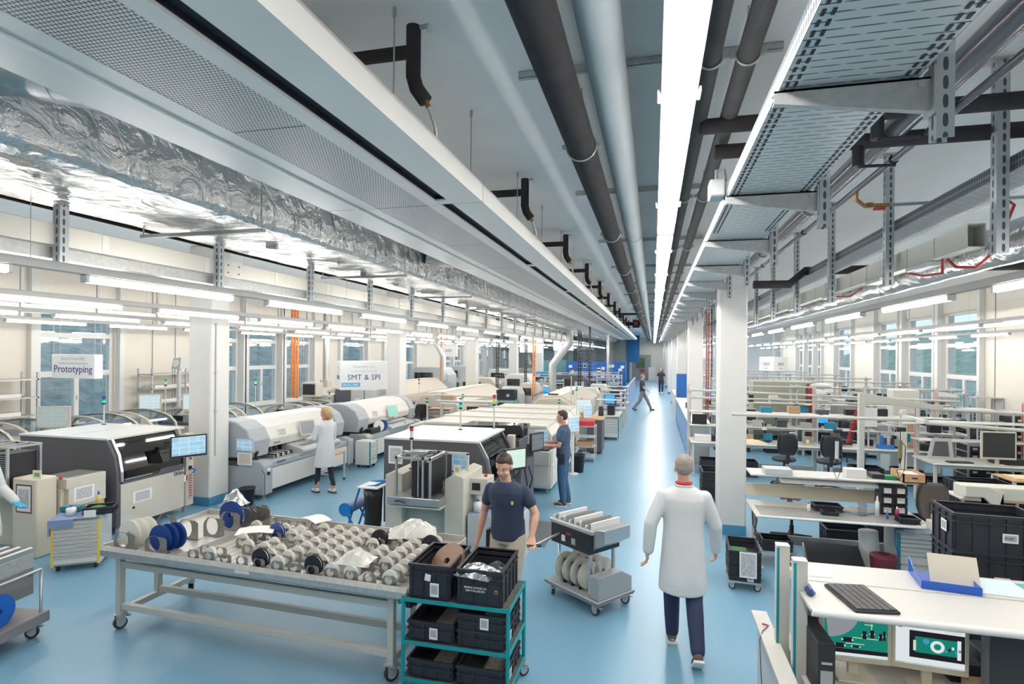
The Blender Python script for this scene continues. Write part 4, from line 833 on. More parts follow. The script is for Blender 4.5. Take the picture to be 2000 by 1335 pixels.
for i, yy in enumerate((1.0, 1.06, 1.12, 1.18)): o = o0.copy(); COL.objects.link(o); o.location = onC(.62+.03*i, yy, TZ+.001); o.rotation_euler = (0, 0, CA); o.scale = (1.0, 1, 1.3); tag(o, '%s of the four dark plates stacked at the back left of the cart' % ORD[i], 'reel holder', 'large reel holders on the cart')
# bags, papers on the cart
FOILB = mat('foil_bag', (.75, .75, .76), .2, .9, nz=.3, scale=12, bump=.9, bscale=14); CLEARB = mat('plastic_bag', (.72, .70, .66), .18, nz=.25, scale=9, bump=.9, bscale=16)
def bag(loc, d, m, label, n=9, seed=1, name='bag', rz=0):
    random.seed(seed); vs = []; fs = []
    for j in range(n+1):
        for i in range(n+1):
            u, v = i/n*2-1, j/n*2-1; z = d[2]*max(0, (1-abs(u)**2.2))*max(0, (1-abs(v)**2.5)); vs.append((u*d[0]/2+random.uniform(-.006, .006), v*d[1]/2+random.uniform(-.006, .006), z*random.uniform(.75, 1.25)+.003))
    N = (n+1)*(n+1)
    for p in list(vs): vs.append((p[0], p[1], 0))
    for j in range(n):
        for i in range(n): a = j*(n+1)+i; fs.append((a, a+1, a+n+2, a+n+1)); fs.append((a+N, a+n+1+N, a+n+2+N, a+1+N))
    for i in range(n):
        for a, c in ((i, i+1), (n*(n+1)+i+1, n*(n+1)+i), ((i+1)*(n+1), i*(n+1)), (i*(n+1)+n, (i+1)*(n+1)+n)): fs.append((a, a+N, c+N, c))
    o = B().add(vs, fs, m, False).o(name); o.location = loc; o.rotation_euler = (0, 0, rz); return tag(o, label, 'bag')
bag(onC(.55, 1.12, TZ+.20), (.26, .20, .17), FOILB, 'crumpled silver foil bag on the large holders at the back of the cart', seed=4)
bag(onC(2.72, .20, TZ+.12), (.30, .26, .09), CLEARB, 'clear crinkled plastic bag over the reels near the front right of the cart', seed=5)
bag(onC(2.85, 1.05, TZ+.12), (.48, .34, .12), CLEARB, 'large clear plastic bag with cable ties at the back right of the cart', seed=6, rz=.4)
def sheet(loc, d, label, rz=0, m=PAPER, name='paper_sheet', bend=.02, cat='paper'):
    n = 8; vs = []; fs = []
    for i in range(n+1):
        x = -d[0]/2+d[0]*i/n; z = bend*math.sin(PI*i/n)
        for y in (-d[1]/2, d[1]/2): vs += [(x, y, z+.0006), (x, y, z+.0016)]
    for i in range(n): a = i*4; fs += [(a+1, a+5, a+7, a+3), (a, a+2, a+6, a+4), (a, a+4, a+5, a+1), (a+2, a+3, a+7, a+6)]
    fs += [(0, 1, 3, 2), (n*4, n*4+2, n*4+3, n*4+1)]
    o = B().add(vs, fs, m).o(name); o.location = loc; o.rotation_euler = (0, 0, rz); return tag(o, label, cat)
sheet(onC(1.28, .62, TZ+.115), (.36, .24), 'white paper sheet lying on the left reel holders', .5); sheet(onC(1.62, 1.16, TZ+.12), (.32, .2), 'white envelope on the rear reel holders', -.5)
# ================================================================ teal cart with crates
tx, ty = -1.955, 4.23
t = thing('shelf_cart', 'teal tubular cart with three dark shelves loaded with black crates', 'cart', (tx, ty, 0))
SHELFD = mat('shelf_dark_board', (.10, .105, .09), .5, nz=.5, scale=14)
for x in (.0, .88):
    for y in (0, .56): B().cyl((x, y, .12), (x, y, .815 if (x, y) != (.88, .56) else .815), .016, TEAL, n=12).o('post', t); caster(t, x, y, 0, .045, False, .6)
for z in (.815, .47, .17):
    B().box((.0, 0, z-.02), (.88, .56, z-.006), SHELFD).o('shelf', t); B().box((-.012, -.014, z-.03), (.892, .0, z), TEAL).box((-.012, .56, z-.03), (.892, .574, z), TEAL).box((-.014, 0, z-.03), (0, .56, z), TEAL).box((.88, 0, z-.03), (.894, .56, z), TEAL).o('shelf_rim', t, .002)
B().tube([(0, .05, .75), (-.06, .05, .74), (-.09, .1, .74), (-.09, .46, .74), (-.06, .51, .74), (0, .51, .75)], .013, TEAL).o('push_handle', t)
def oncart(x, y, z): return (tx+x, ty+y, z)
c1 = crate(oncart(.215, .28, .809), .36, .54, .28, 'deep black crate with a brown reel on the left of the cart top', lab=[('f', .05, .03, .075, .11)])
B().box((-.06, -.2728, .15), (-.01, -.2738, .205), PAPER).o('paper_label', c1, rot=(0, .15, 0)); text('763', .022, c1, (-.055, -.275, .185), (PI/2, 0, 0), BLACK)
c2 = crate(oncart(.64, .275, .809), .38, .54, .28, 'deep black crate holding foil bags, with white lettering on the front')
text('SIEMENS SCHWEIZ AG\n8304 WALLISELLEN', .022, c2, (-.03, -.2715, .135), (PI/2, 0, 0), TXTW, sx=.85); B().cyl((.14, -.271, .125), (.14, -.2725, .125), .014, YEL, n=16).cyl((.14, -.2725, .125), (.14, -.2735, .125), .010, BLACK, n=16).o('warning_badge', c2)
br = reel(oncart(.20, .22, .90), .165, .03, 'large brown reel leaning in the left crate on the teal cart', mat('reel_brown', (.30, .17, .11), .3), rz=-.5, tilt=-.75, name='large_reel')
bag(oncart(.60, .10, 1.03), (.32, .24, .07), FOILB, 'shiny silver foil bag in the right crate on the teal cart', seed=8, rz=-.2)
bag(oncart(.70, .30, .98), (.22, .22, .07), BLACK, 'dark sealed bag behind the silver one in the right crate', seed=9)
COMP = mat('crate_parts', (.30, .26, .22), .6, nz=.9, scale=60, bump=.6, bscale=60)
cr = [((.23, .26, .477), .40, .50, .15, 'shallow black crate of parts on the left of the middle shelf', 1), ((.655, .27, .477), .40, .52, .13, 'lower shallow black crate on the right of the middle shelf', 0), ((.655, .27, .607), .40, .52, .13, 'upper shallow black crate on the right of the middle shelf', 1),
      ((.225, .26, .177), .40, .50, .14, 'shallow black crate of coiled parts on the left of the bottom shelf', 1), ((.655, .27, .177), .41, .52, .14, 'shallow black crate on the right of the bottom shelf', 1)]
for (p, L_, W_, H_, lb, f_) in cr:
    cc = crate(oncart(*p), L_, W_, H_, lb, lab=[('f', .03, .02, .07, .09)] if 'bottom' not in lb and 'lower' not in lb else ([('r', -.1, .02, .07, .07)]))
    if f_: o = B().box((-.02, -.20, .012), (.16, .20, H_*.55), COMP).o('component_heap', bev=.01); o.location = oncart(p[0], p[1], p[2]+.0005); tag(o, 'heap of small parts inside the %s' % lb.split(' on ')[0].replace('shallow ', '')+' on the '+lb.split(' on the ')[1]+(' of the '+lb.split(' of the ')[-1] if ' of the ' in lb and ' of the ' not in lb.split(' on the ')[1] else ''), 'parts', kind='stuff')
# ================================================================ trolley pulled by the man
t = thing('feeder_trolley', 'low grey trolley on casters with a long pull handle', 'trolley', (-.70, 6.48, 0), math.radians(-38))
B().box((-.42, -.30, .12), (.42, .30, .17), MGREY).box((-.43, -.31, .14), (.43, .31, .16), DGREY).o('platform', t, .02)
B().prism([(-.27, .17), (.27, .17), (.27, .33), (.1, .42), (-.27, .42)], 'x', .28, .41, MGREY).o('end_guard', t, .008)
for x in (-.34, .34):
    for y in (-.24, .24): caster(t, x, y, 0, .05, True, x+y)
B().tube([(-.36, -.12, .17), (-.37, -.12, .72), (-.37, .12, .72), (-.36, .12, .17)], .016, ALU).box((-.37, -.2, .62), (.22, -.17, .65), ALU).box((-.37, .17, .62), (.22, .2, .65), ALU).box((.19, -.2, .17), (.22, -.17, .65), ALU).box((.19, .17, .17), (.22, .2, .65), ALU).o('support_frame', t)
hp = Matrix.Rotation(math.radians(38), 4, 'Z') @ (Vector((-1.10, 5.29, .955))-Vector((-.70, 6.48, 0)))
B().tube([(-.36, 0, .70), tuple(hp)], .014, ALU).tube([tuple(hp+Vector((-.03, -.05, 0))), tuple(hp+Vector((.03, .07, 0)))], .016, BLACK).o('pull_handle', t)
t2 = thing('feeder_bank', 'bank of component feeders in a black case on top of the trolley', 'feeder bank', (-.76, 6.42, .651), math.radians(-38))
B().box((-.28, -.24, 0), (.34, .24, .22), BLACK).box((-.30, -.25, .22), (.38, .25, .27), GALV).o('case', t2, .01)
b = B()
for i in range(15): b.box((-.26+.042*i, -.22, .27), (-.235+.042*i, .22, .30+.02*(i % 3)), ALU if i % 2 else PAPER)
b.o('feeder', t2); B().prism([(.34, .05), (.52, .16), (.52, .30), (.34, .27)], 'y', -.2, .2, ALU).o('feeder_nose', t2, .005); B().box((-.1, -.2415, .05), (-.04, -.2405, .12), PAPER).box((.06, -.2415, .05), (.12, -.2405, .12), LABELG).box((-.02, -.2415, .14), (.05, -.2405, .16), RED).o('paper_label', t2)
for i in range(8):
    xx, yy = -.26+.125*(i % 4), -.10 if i < 4 else .12; c_, s_ = math.cos(math.radians(-38)), math.sin(math.radians(-38))
    reel((-.70+c_*xx-s_*yy, 6.48+s_*xx+c_*yy, .171), .155, .035, '%s upright white reel of the %s row on the trolley' % (ORD[i % 4], 'front' if i < 4 else 'rear'), mat('reel_white', (.70, .69, .64), .45), math.radians(-38+90), name='large_reel', group='reels standing on the trolley')
for xx in (-.20, -.075, .05): 
    q_ = B().box((xx-.006, -.2, .171), (xx+.006, .22, .44), BLACK).o('divider', t)
# ================================================================ crate dolly by the column
t = thing('crate_dolly', 'grey dolly on casters under the stacked crates beside the near column', 'dolly', (1.07, 7.42, 0), math.radians(-3))
B().box((-.16, -.27, .095), (.2, .3, .115), GALV).o('dolly_frame', t)
for x in (-.12, .16):
    for y in (-.22, .25): caster(t, x, y, 0, .038, False, x)
for i in range(3):
    c_ = crate((1.09, 7.44, .115+.115*i), .36, .58, .13 if i == 2 else .115, '%s black crate in the stack on the dolly beside the near column' % ('bottom', 'middle', 'top')[i], math.radians(-3), lab=[('f', .06, .01, .07, .08)] if i == 0 else None)
b = B(); 
for i in range(7): b.box((-.15, -.24+.03*i, .012), (.03, -.222+.03*i, .10), PCB)
o = b.box((-.15, -.24, .012), (.03, -.03, .03), PCB).o('circuit_boards'); o.location = (1.09, 7.44, .346); o.rotation_euler = (0, 0, math.radians(-3)); tag(o, 'row of green circuit boards in the top crate of the dolly', 'circuit boards')
o = B().box((-.09, -.003, -.30), (.10, 0, 0), PAPER).box((-.075, -.004, -.28), (.085, -.003, -.02), mat('label_print', (.62, .62, .60), .7, nz=.8, scale=60)).o('paper_sheet'); o.location = (1.10, 7.133, .475); o.rotation_euler = (-.03, 0, math.radians(-3)); tag(o, 'large printed routing sheet hanging on the front of the dolly crates', 'paper')
for i in range(7): crate((.99, 10.2, .12*i), .36, .56, .13, '%s black crate from the floor in the tall stack behind the near column' % ORD[i], group='tall crate stack behind the near column')
# tall crates on the right
for i in range(5):
    hh = .29; c_ = crate((2.60, 5.32, .12+.29*i), .60, .42, .30, '%s crate from the floor in the tall black stack behind the front desk' % ORD[i], math.radians(-3), lab=[('f', .07, .10, .10, .07), ('l', -.05, .12, .1, .09)] if i == 4 else [('f', .02, .05, .10, .07), ('l', .05, .05, .06, .09)] if i == 3 else None, group='tall crate stack behind the front desk')
    if i == 4: text('cicor', .03, c_, (.06, -.215, .13), (PI/2, 0, 0), TXT)
t = thing('crate_dolly', 'low dolly under the tall black crate stack behind the front desk', 'dolly', (2.60, 5.32, 0)); B().box((-.28, -.2, .09), (.28, .2, .119), MGREY).o('dolly_frame', t)
for x in (-.22, .22):
    for y in (-.15, .15): caster(t, x, y, 0, .036, False)
smallbox('cardboard_box', (3.1, 5.0, 1.0), (.34, .36, .30), KRAFT, 'plain cardboard box right of the tall black crates', 'box'); smallbox('side_stand', (3.1, 5.0, 0), (.36, .38, .999), MGREY, 'grey stand under the cardboard box right of the tall crates', 'stand')
# ================================================================ front desk at the lower right
t = thing('workstation', 'cream front workstation with a double upper shelf at the lower right', 'workbench', (.93, 3.40, 0))
B().box((0.03, .0, .67), (2.8, 1.25, .70), BENCHW).cyl((.03, 0, .685), (2.8, 0, .685), .0155, WHITEP).o('bench_top', t, .003)
B().box((.02, .38, 1.225), (2.8, .86, 1.25), BENCHW).cyl((.02, .38, 1.2375), (2.8, .38, 1.2375), .0225, WHITEP, n=14).cyl((.02, .86, 1.2375), (2.8, .86, 1.2375), .013, WHITEP).o('upper_shelf', t, .003); B().box((.10, .885, 1.225), (2.8, 1.26, 1.25), BENCHW).o('rear_shelf', t, .003)
for x, y, h in ((-.02, .66, 1.455), (-.065, .95, 1.455)):
    B().box((x, y, 0), (x+.085, y+.07, h-.012), FRAMEW).box((x-.001, y-.001, .1), (x+.018, y, h-.02), TEAL).o('upright', t, .006); B().box((x-.003, y-.003, h-.012), (x+.088, y+.073, h), WHITEP).o('post_cap', t, .006)
B().box((.06, .70, 1.16), (.09, 1.2, 1.225), FRAMEW).box((2.7, .70, 0), (2.76, .76, 1.225), FRAMEW).box((2.7, 1.1, 0), (2.76, 1.16, .67), FRAMEW).box((.05, .05, 0), (.1, .1, .67), FRAMEW).box((.05, 1.12, 0), (.1, 1.17, .67), FRAMEW).box((-.0, .72, .3), (.02, 1.0, .36), FRAMEW).o('bench_frame', t, .003)
t = keyboard((1.29, 4.02, 1.251), math.radians(100), 'black keyboard lying on the front upper shelf', .40, .26)
smallbox('hole_punch', (1.00, 4.06, 1.251), (.05, .17, .045), mat('navy_plastic', (.03, .05, .2), .3), 'dark blue rounded tool box at the left end of the upper shelf', 'tool', bev=.018)
t = thing('letter_tray', 'translucent blue letter tray on the rear upper shelf', 'tray', (1.92, 4.47, 1.251), math.radians(-8)); TB = mat('blue_tray', (.01, .10, .52), .2)
B().box((-.14, -.16, 0), (.18, .16, .006), TB).box((-.14, -.165, 0), (.18, -.16, .055), TB).box((.18, -.165, 0), (.185, .16, .05), TB).prism([(-.16, 0), (.16, 0), (.16, .11), (0, .05), (-.16, .05)], 'x', -.145, -.14, TB).o('tray_body', t)
o = B().box((-.14, -.004, 0), (.14, .004, .19), PAPER).o('card_sheet'); o.location = (1.99, 4.42, 1.265); o.rotation_euler = (-.45, 0, -.13); tag(o, 'cream cardboard folder leaning up in the blue letter tray', 'folder'); o.data.materials[0] = BEIGE
sheet((1.12, 4.50, 1.251), (.20, .28), 'pale blue drawing sheet at the left of the rear shelf', .05, mat('paper_blueish', (.62, .74, .76), .7), bend=.0); sheet((2.26, 4.48, 1.251), (.28, .3), 'pale drawing sheet right of the blue letter tray', -.1, mat('paper_blueish', (.62, .74, .76)), bend=.0); sheet((2.56, 4.45, 1.251), (.26, .3), 'blue and white magazine at the right of the rear shelf', .1, mat('cyan_magazine', (.10, .45, .65), .4, nz=.9, scale=8), bend=.0, cat='magazine')
tag(B().tube([(2.2, 4.0, 1.256), (2.35, 3.97, 1.262), (2.5, 3.95, 1.257)], .007, BLACK).o('pen'), 'black pen on the upper shelf near the right picture edge', 'pen')
# monitors under the shelf, with pictures
def picmon(x, lab, kind):
    m_ = monitor((x, 4.12, .701), math.radians(2 if kind == 'a' else -4), lab, .415, .39, 'teal' if kind == 'a' else 'white', BEIGE, stand=True)
    y = -.0225; Z0, Z1, X0, X1 = .15, .475, -.185, .185
    def P_(x0, z0, x1, z1, m, dy=0): return ((x0, y-.0012-dy, z0), (x1, y-.0006-dy, z1), m)
    b = B(); W_ = lit('picture_grey', (.42, .45, .50), .5); G_ = lit('picture_green', (.01, .22, .16), .8); K_ = lit('picture_black', (.02, .02, .025), .6); L_ = lit('picture_pale', (.7, .76, .78), .8); N_ = lit('picture_blue', (.05, .30, .50), .8); C_ = lit('picture_cream', (.75, .78, .62), .7)
    if kind == 'a':
        b.box(*P_(X0, Z0+.035, X1, Z1-.01, G_)); n = 14; cx, cz, R_ = X0+.02, Z1-.02, .19
        pts = [(X0, Z1-.012)]+[(max(X0, cx+R_*math.cos(a)), cz+R_*math.sin(a)) for a in [-.0-1.55*i/n for i in range(n+1)]]
        b.prism(pts, 'y', y-.003, y-.0012, W_)
        for (px, pz, w_, h_) in ((-.05, .255, .05, .03), (.05, .295, .022, .05), (.095, .305, .022, .05), (.145, .29, .018, .045), (-.095, .215, .05, .03), (.04, .40, .022, .045), (.165, .30, .014, .06), (.0, .215, .04, .012)):
            b.box((px-w_/2, y-.004, pz-h_/2), (px+w_/2, y-.0014, pz+h_/2), K_).box((px-w_*.7, y-.003, pz-.004), (px+w_*.7, y-.0014, pz+.004), L_)
        for (x0, z0, x1, z1) in ((-.02, .27, .13, .274), (.05, .36, .1, .364), (-.06, .23, .05, .234), (.09, .33, .094, .37)): b.box((x0, y-.0025, z0), (x1, y-.0013, z1), C_)
        b.box((X0+.03, y-.004, Z0+.02), (X1, y-.0013, Z0+.045), K_).box((X0, y-.003, Z0), (X1, y-.0012, Z0+.02), L_)
    else:
        b.box(*P_(X0, Z0+.005, X1, Z1, L_)); b.box((-.11, y-.0025, .19), (X1, y-.0012, .36), K_)
        b.box((-.08, y-.0035, .225), (.15, y-.0025, .325), G_).box((-.09, y-.0045, .235), (-.075, y-.0035, .30), C_).box((.145, y-.0045, .21), (.165, y-.0035, .33), L_)
        b.lathe([(.020, 0), (.038, 0), (.038, .002), (.020, .002)], (.04, y-.0062, .275), L_, 20, 'y').cyl((-.02, y-.0048, .30), (-.02, y-.0035, .30), .018, N_, n=16)
        for i in range(5): b.box((.08+.018*i, y-.0045, .245+.012*(i % 3)), (.092+.018*i, y-.0035, .262+.012*(i % 3)), (N_, K_, L_)[i % 3])
        for i in range(4): b.box((-.05+.035*i, y-.0025, .385), (-.025+.035*i, y-.0012, .41), G_ if i % 2 else C_)
        b.box((-.155, y-.0025, .395), (-.13, y-.0012, .42), N_).box((-.17, y-.0025, .37), (-.15, y-.0012, .38), G_).box((X0, y-.0025, .44), (X1, y-.0012, .447), W_).box((.08, y-.0025, .37), (X1-.02, y-.0012, .40), C_)
    b.o('screen_image', m_)
    return m_
picmon(1.29, 'left cream monitor under the shelf showing a magnified green circuit board', 'a'); picmon(1.71, 'right cream monitor under the shelf showing board inspection software', 'b')
monitor((2.15, 3.90, .701), 0, 'large dark monitor at the right edge under the upper shelf', .5, .42, 'dark', DGREY)
t = thing('desktop_computer', 'black desktop computer standing at the left end under the upper shelf', 'computer', (1.05, 3.86, .701), .05); B().box((-.05, -.02, 0), (.05, .36, .33), BLACK).o('case', t, .004); B().box((-.035, -.023, .05), (.035, -.02, .16), MGREY).box((-.03, -.026, .2), (.03, -.02, .215), ALU).o('front_panel', t)
t = thing('power_supply', 'black power supply with a fan grille behind the computer', 'power supply', (1.06, 4.36, .701)); B().box((-.07, -.07, 0), (.07, .07, .40), DGREY).o('case', t, .006); B().cyl((0, -.075, .33), (0, -.07, .33), .04, MGREY, n=8).o('fan', t)
smallbox('binder', (1.16, 4.34, .701), (.05, .10, .36), mat('maroon', (.16, .02, .03), .5), 'maroon ring binder beside the black power supply', 'binder', .2)
t = thing('side_cabinet', 'white side cabinet with a test lead left of the front posts', 'cabinet', (.78, 3.35, 0)); B().box((.03, .0, 0), (.115, 1.4, .73), LGREY).o('cabinet_body', t, .004); B().box((0, -.05, .73), (.115, 1.52, .755), BENCHW).o('top_board', t, .003); B().box((.02, .02, .1), (.03, .05, .72), TEAL).o('edge_strip', t)
tag(B().tube([(.86, 4.6, .762), (.80, 4.5, .762), (.765, 4.4, .74), (.76, 4.3, .5), (.77, 4.2, .35), (.80, 4.1, .25)], .003, BLACK).tube([(.82, 4.62, .762), (.84, 4.60, .768), (.86, 4.6, .762)], .006, RED).o('test_lead'), 'thin black test lead with a red clip on the white side cabinet', 'cable')
for i, (x, y, m_, lb, d_) in enumerate(((1.98, 4.36, CRATEB, 'small black parts bin behind the right monitor', (.2, .26, .12)), (2.2, 4.40, CRATEB, 'second black parts bin behind the dark monitor', (.18, .26, .16)), (1.97, 4.08, KRAFT, 'small cardboard box beside the right monitor', (.13, .15, .09)), (1.62, 4.45, BEIGE, 'beige screen back behind the two monitors', (.5, .04, .36)))): smallbox('parts_bin' if i < 2 else ('cardboard_box' if i == 2 else 'rear_monitor'), (x, y, .701), d_, m_, lb, ('bin', 'bin', 'box', 'monitor')[i])
# ================================================================ left bay machines
def paper_on(par, a, b_, m=None, name='paper_label', frame=None):
    """sheet with printed block; a,b corners of a thin box"""
    o = B().box(a, b_, PAPER)
    d = [b_[i]-a[i] for i in range(3)]; k = min(range(3), key=lambda i: abs(d[i])); ins = [abs(q)*.12 for q in d]; e = .0012
    a2 = [a[i]+ins[i]*(1 if d[i] > 0 else -1) for i in range(3)]; b2 = [b_[i]-ins[i]*(1 if d[i] > 0 else -1) for i in range(3)]; a2[k] = a[k]-e; b2[k] = b_[k]+e
    o.box(a2, b2, m or mat('label_print', (.62, .62, .60), .7, nz=.8, scale=60)); return o.o(name, par)
DEKW = mat('printer_cover_white', (.70, .70, .68), .3, nz=.02)
def printer(x0, x1, y0, y1, label, H_=1.46, face='r', low=.86, winm=SMOKE, name='solder_paste_printer'):
    """dark side panel towards the viewer, glazed operator side on +x"""
    t = thing(name, label, 'machine', (x0, y0, 0)); W, D = x1-x0, y1-y0
    B().prism([(0, .12), (W-.02, .12), (W-.02, .80), (W-.03, .95), (W-.08, 1.18), (W-.22, H_-.03), (0, H_-.03)], 'y', .0, .06, DGREY).o('front_side_panel', t, .006)
    B().prism([(0, .12), (W-.04, .12), (W-.04, .80), (W-.06, .9), (W-.2, .92), (W-.25, H_-.03), (0, H_-.03)], 'y', .06, D, CREAM).o('machine_body', t, .004)
    B().prism([(W-.02, .80), (W-.03, .95), (W-.08, 1.18), (W-.22, H_-.03), (W-.245, H_-.03), (W-.10, 1.16), (W-.05, .93), (W-.045, .80)], 'y', .07, D-.18, winm).o('hood_window', t)
    B().prism([(W-.0, .80), (W-.005, .95), (W-.06, 1.2), (W-.20, H_-.02), (W-.225, H_-.02), (W-.085, 1.19), (W-.035, .95), (W-.025, .8)], 'y', .055, .10, ALU).o('hood_frame', t); B().prism([(W-.0, .80), (W-.005, .95), (W-.06, 1.2), (W-.20, H_-.02), (W-.225, H_-.02), (W-.085, 1.19), (W-.035, .95), (W-.025, .8)], 'y', D-.2, D-.14, DGREY).o('hood_frame', t)
    B().box((W-.04, .06, .12), (W-.005, D-.18, .76), CREAM).prism([(.08, .76), (D-.2, .76), (D-.2, .86), (D*.55, .86), (D*.5, .80), (.08, .80)], 'x', W-.04, W-.003, DGREY).box((W-.003, .12, .815), (W+.012, D*.42, .83), ALU).o('access_door', t, .003)
    B().box((-.02, -.01, H_-.03), (W-.2, D+.02, H_), DEKW).box((W*.45, .0, H_), (W*.452, D, H_+.002), MGREY).o('top_cover', t, .006)
    B().box((W-.12, D-.14, .12), (W-.0, D+.02, H_-.1), CREAM).cyl((W, D-.06, .93), (W+.03, D-.06, .93), .018, RED, n=10).cyl((W, D-.06, 1.0), (W+.02, D-.06, 1.0), .012, BLACK, n=10).o('control_post', t, .004)
    b = B().box((W-.3, .4, .92), (W-.28, D-.3, 1.2), ALU).box((.4, .3, .95), (W-.35, .33, 1.0), ALU).box((.5, D-.4, .93), (W-.3, D-.36, 1.15), MGREY).box((W-.42, .3, .93), (W-.36, .5, .99), BLACK); b.o('inner_rails', t)
    for fx in (.08, W-.1):
        for fy in (.08, D-.08): B().cyl((fx, fy, 0), (fx, fy, .12), .03, MGREY, n=12).o('foot', t)
    return t
e = printer(-9.75, -7.80, 6.78, 8.20, 'large dark grey and cream solder printer with a smoked hood near the left', 1.46)
text('EKRA', .085, e, (1.955, 1.12, .69), (PI/2, 0, PI/2), BLACK); B().prism([(1.235, .68), (1.25, .68), (1.285, .75), (1.27, .75)], 'x', 1.945, 1.9475, RED).prism([(1.262, .68), (1.277, .68), (1.312, .75), (1.297, .75)], 'x', 1.945, 1.9475, BLACK).o('logo_mark', e)
paper_on(e, (1.946, .26, .42), (1.949, .60, .60)); B().cb((1.95, .27, .36), (.02, .03, .03), BLACK).cb((1.948, 1.27, .60), (.004, .07, .11), PAPER).o('sticker', e)
B().tube([(1.97+.03*math.cos(i*.9), 1.36+.03*math.sin(i*.9), .68-.0062*i) for i in range(70)], .006, RED, n=5).o('coiled_air_hose', e); B().box((1.95, 1.33, .74), (1.98, 1.38, .80), BLACK).tube([(1.98, 1.36, .76), (2.03, 1.40, .72), (2.0, 1.38, .68)], .014, BLUE).o('air_gun', e)
em = monitor((-7.50, 7.80, 1.03), math.radians(62), 'wide black monitor on an arm at the smoked-hood printer', .56, .36, 'blue', BLACK, stand=False, d=.03); B().tube([(0, .02, .18), (-.18, .22, .25), (-.30, .20, .25)], .02, BLACK).o('monitor_arm', em)
stack_light((-9.55, 8.02, 1.461), .36, [LENSG, LENSB], 'signal tower with green and blue lenses on the near left printer')
sheet((-9.3, 7.0, 1.462), (.1, .3), 'small sheet on the cover of the near left printer', .1, bend=0)
# loader in front of it
t = thing('board_loader', 'cream loader cabinet with framed notice and magazine racks at the left', 'machine', (-8.95, 5.75, 0))
B().box((.55, .0, 0), (.62+.35, .28, 1.06), BEIGE).o('control_tower', t, .015); B().box((-.4, .30, 0), (1.0, .95, .86), BEIGE).o('lower_housing', t, .006); B().box((.55, .32, .86), (1.08, .9, 1.0), CREAM).box((.60, .36, 1.0), (1.04, .86, 1.015), GLASSM).o('conveyor_cover', t, .005)
paper_on(t, (.64, -.004, .62), (.88, -.002, .96)); B().box((.62, -.003, .60), (.90, -.001, .98), mat('notice_frame_red', (.20, .03, .04), .5)).o('notice_frame', t); B().cyl((1.0, .3, 1.0), (1.0, .3, 1.04), .022, RED, n=14).o('stop_button', t); B().box((.84, .05, 1.06), (.99, .055, 1.17), PAPER).box((.87, .046, 1.085), (.96, .05, 1.14), mat('smiley_green', (.25, .45, .05), .5)).o('card_sign', t)
paper_on(t, (1.0805, .42, .66), (1.083, .72, .86)) ; B().box((.97, .35, .60), (1.08, .9, .86), CREAM).o('side_panel', t, .004)
b = B()
for x in (-.42, .05, .46): 
    for y in (.0, .42): b.box((x-.015, y-.015, .86), (x+.015, y+.015, 1.46), ALU)
for y in (.0, .42): b.box((-.45, y-.015, 1.44), (.48, y+.015, 1.47), ALU)
for x in (-.42, -.2, .02, .24, .46): b.box((x-.015, -.02, 1.44), (x+.015, .44, 1.465), ALU)
b.box((-.45, -.05, .80), (.5, .45, .86), BEIGE); b.o('rack_frame', t)
for i, x in enumerate((-.36, .09)):
    o = B().box((0, .02, 0), (.33, .40, .50), BLACK)
    for j in range(16): o.box((.01, .012, .02+.03*j), (.32, .02, .028+.03*j), MGREY if i else PCB)
    o = o.o('board_magazine'); o.location = (-8.95+x, 5.75, .861); tag(o, '%s black slotted board magazine in the left loader rack' % ('left', 'right')[i], 'magazine')
# cabinet with drawers and items
dc = drawers((-7.22, 5.78, 0), math.radians(35), 'pale roll cabinet with many shallow drawers and a blue cloth on top', .52, .50, .66, (1,)*9+(2,), LGREY, YEL)
CL = mat('cloth_blue_grey', (.22, .30, .48), .85, nz=.1, bump=.3, bscale=10); o = bag((-7.22, 5.78, .661), (.56, .54, .004), CL, 'blue grey cloth spread over the roll cabinet', seed=20, rz=math.radians(35), name='cloth', n=7); o['category'] = 'cloth'
b = B()
for (a, c) in (((-.283, -.28, .46), (-.268, .2, .664)), ((-.27, -.275, .56), (-.02, -.262, .664))): b.box(a, c, CL)
o = b.o('cloth_hem', bev=.003); o.location = (-7.22, 5.78, 0); o.rotation_euler = (0, 0, math.radians(35)); tag(o, 'hanging hem of the blue cloth on the roll cabinet', 'cloth')
bottle((-7.26, 5.66, .672), .055, .13, PAPER, BLUE, 'white tub with a blue lid on the roll cabinet', 'tub'); bottle((-7.20, 5.98, .672), .032, .24, mat('yellow_liquid', (.70, .60, .18), .3), BLUE, 'yellow squeeze bottle with a blue cap on the roll cabinet')
crate((-7.02, 5.86, .672), .34, .24, .09, 'low black tray of green boards on the roll cabinet', math.radians(35)); o = B().box((-.1, -.08, 0), (.08, .08, .05), PCB).box((-.06, -.06, .05), (.07, .06, .07), PCB).o('circuit_boards', bev=.008); o.location = (-7.04, 5.84, .686); tag(o, 'loose heap of green circuit boards in the low black tray', 'circuit boards')
smallbox('glove_box', (-7.42, 5.80, .672), (.24, .12, .07), mat('box_teal_print', (.02, .20, .24), .5, nz=.8, scale=18), 'teal printed glove box on the roll cabinet', 'box', .3); o = smallbox('card_note', (-6.93, 5.64, .672), (.13, .004, .09), PAPER, 'white note with red writing on the roll cabinet edge', 'note', .6)
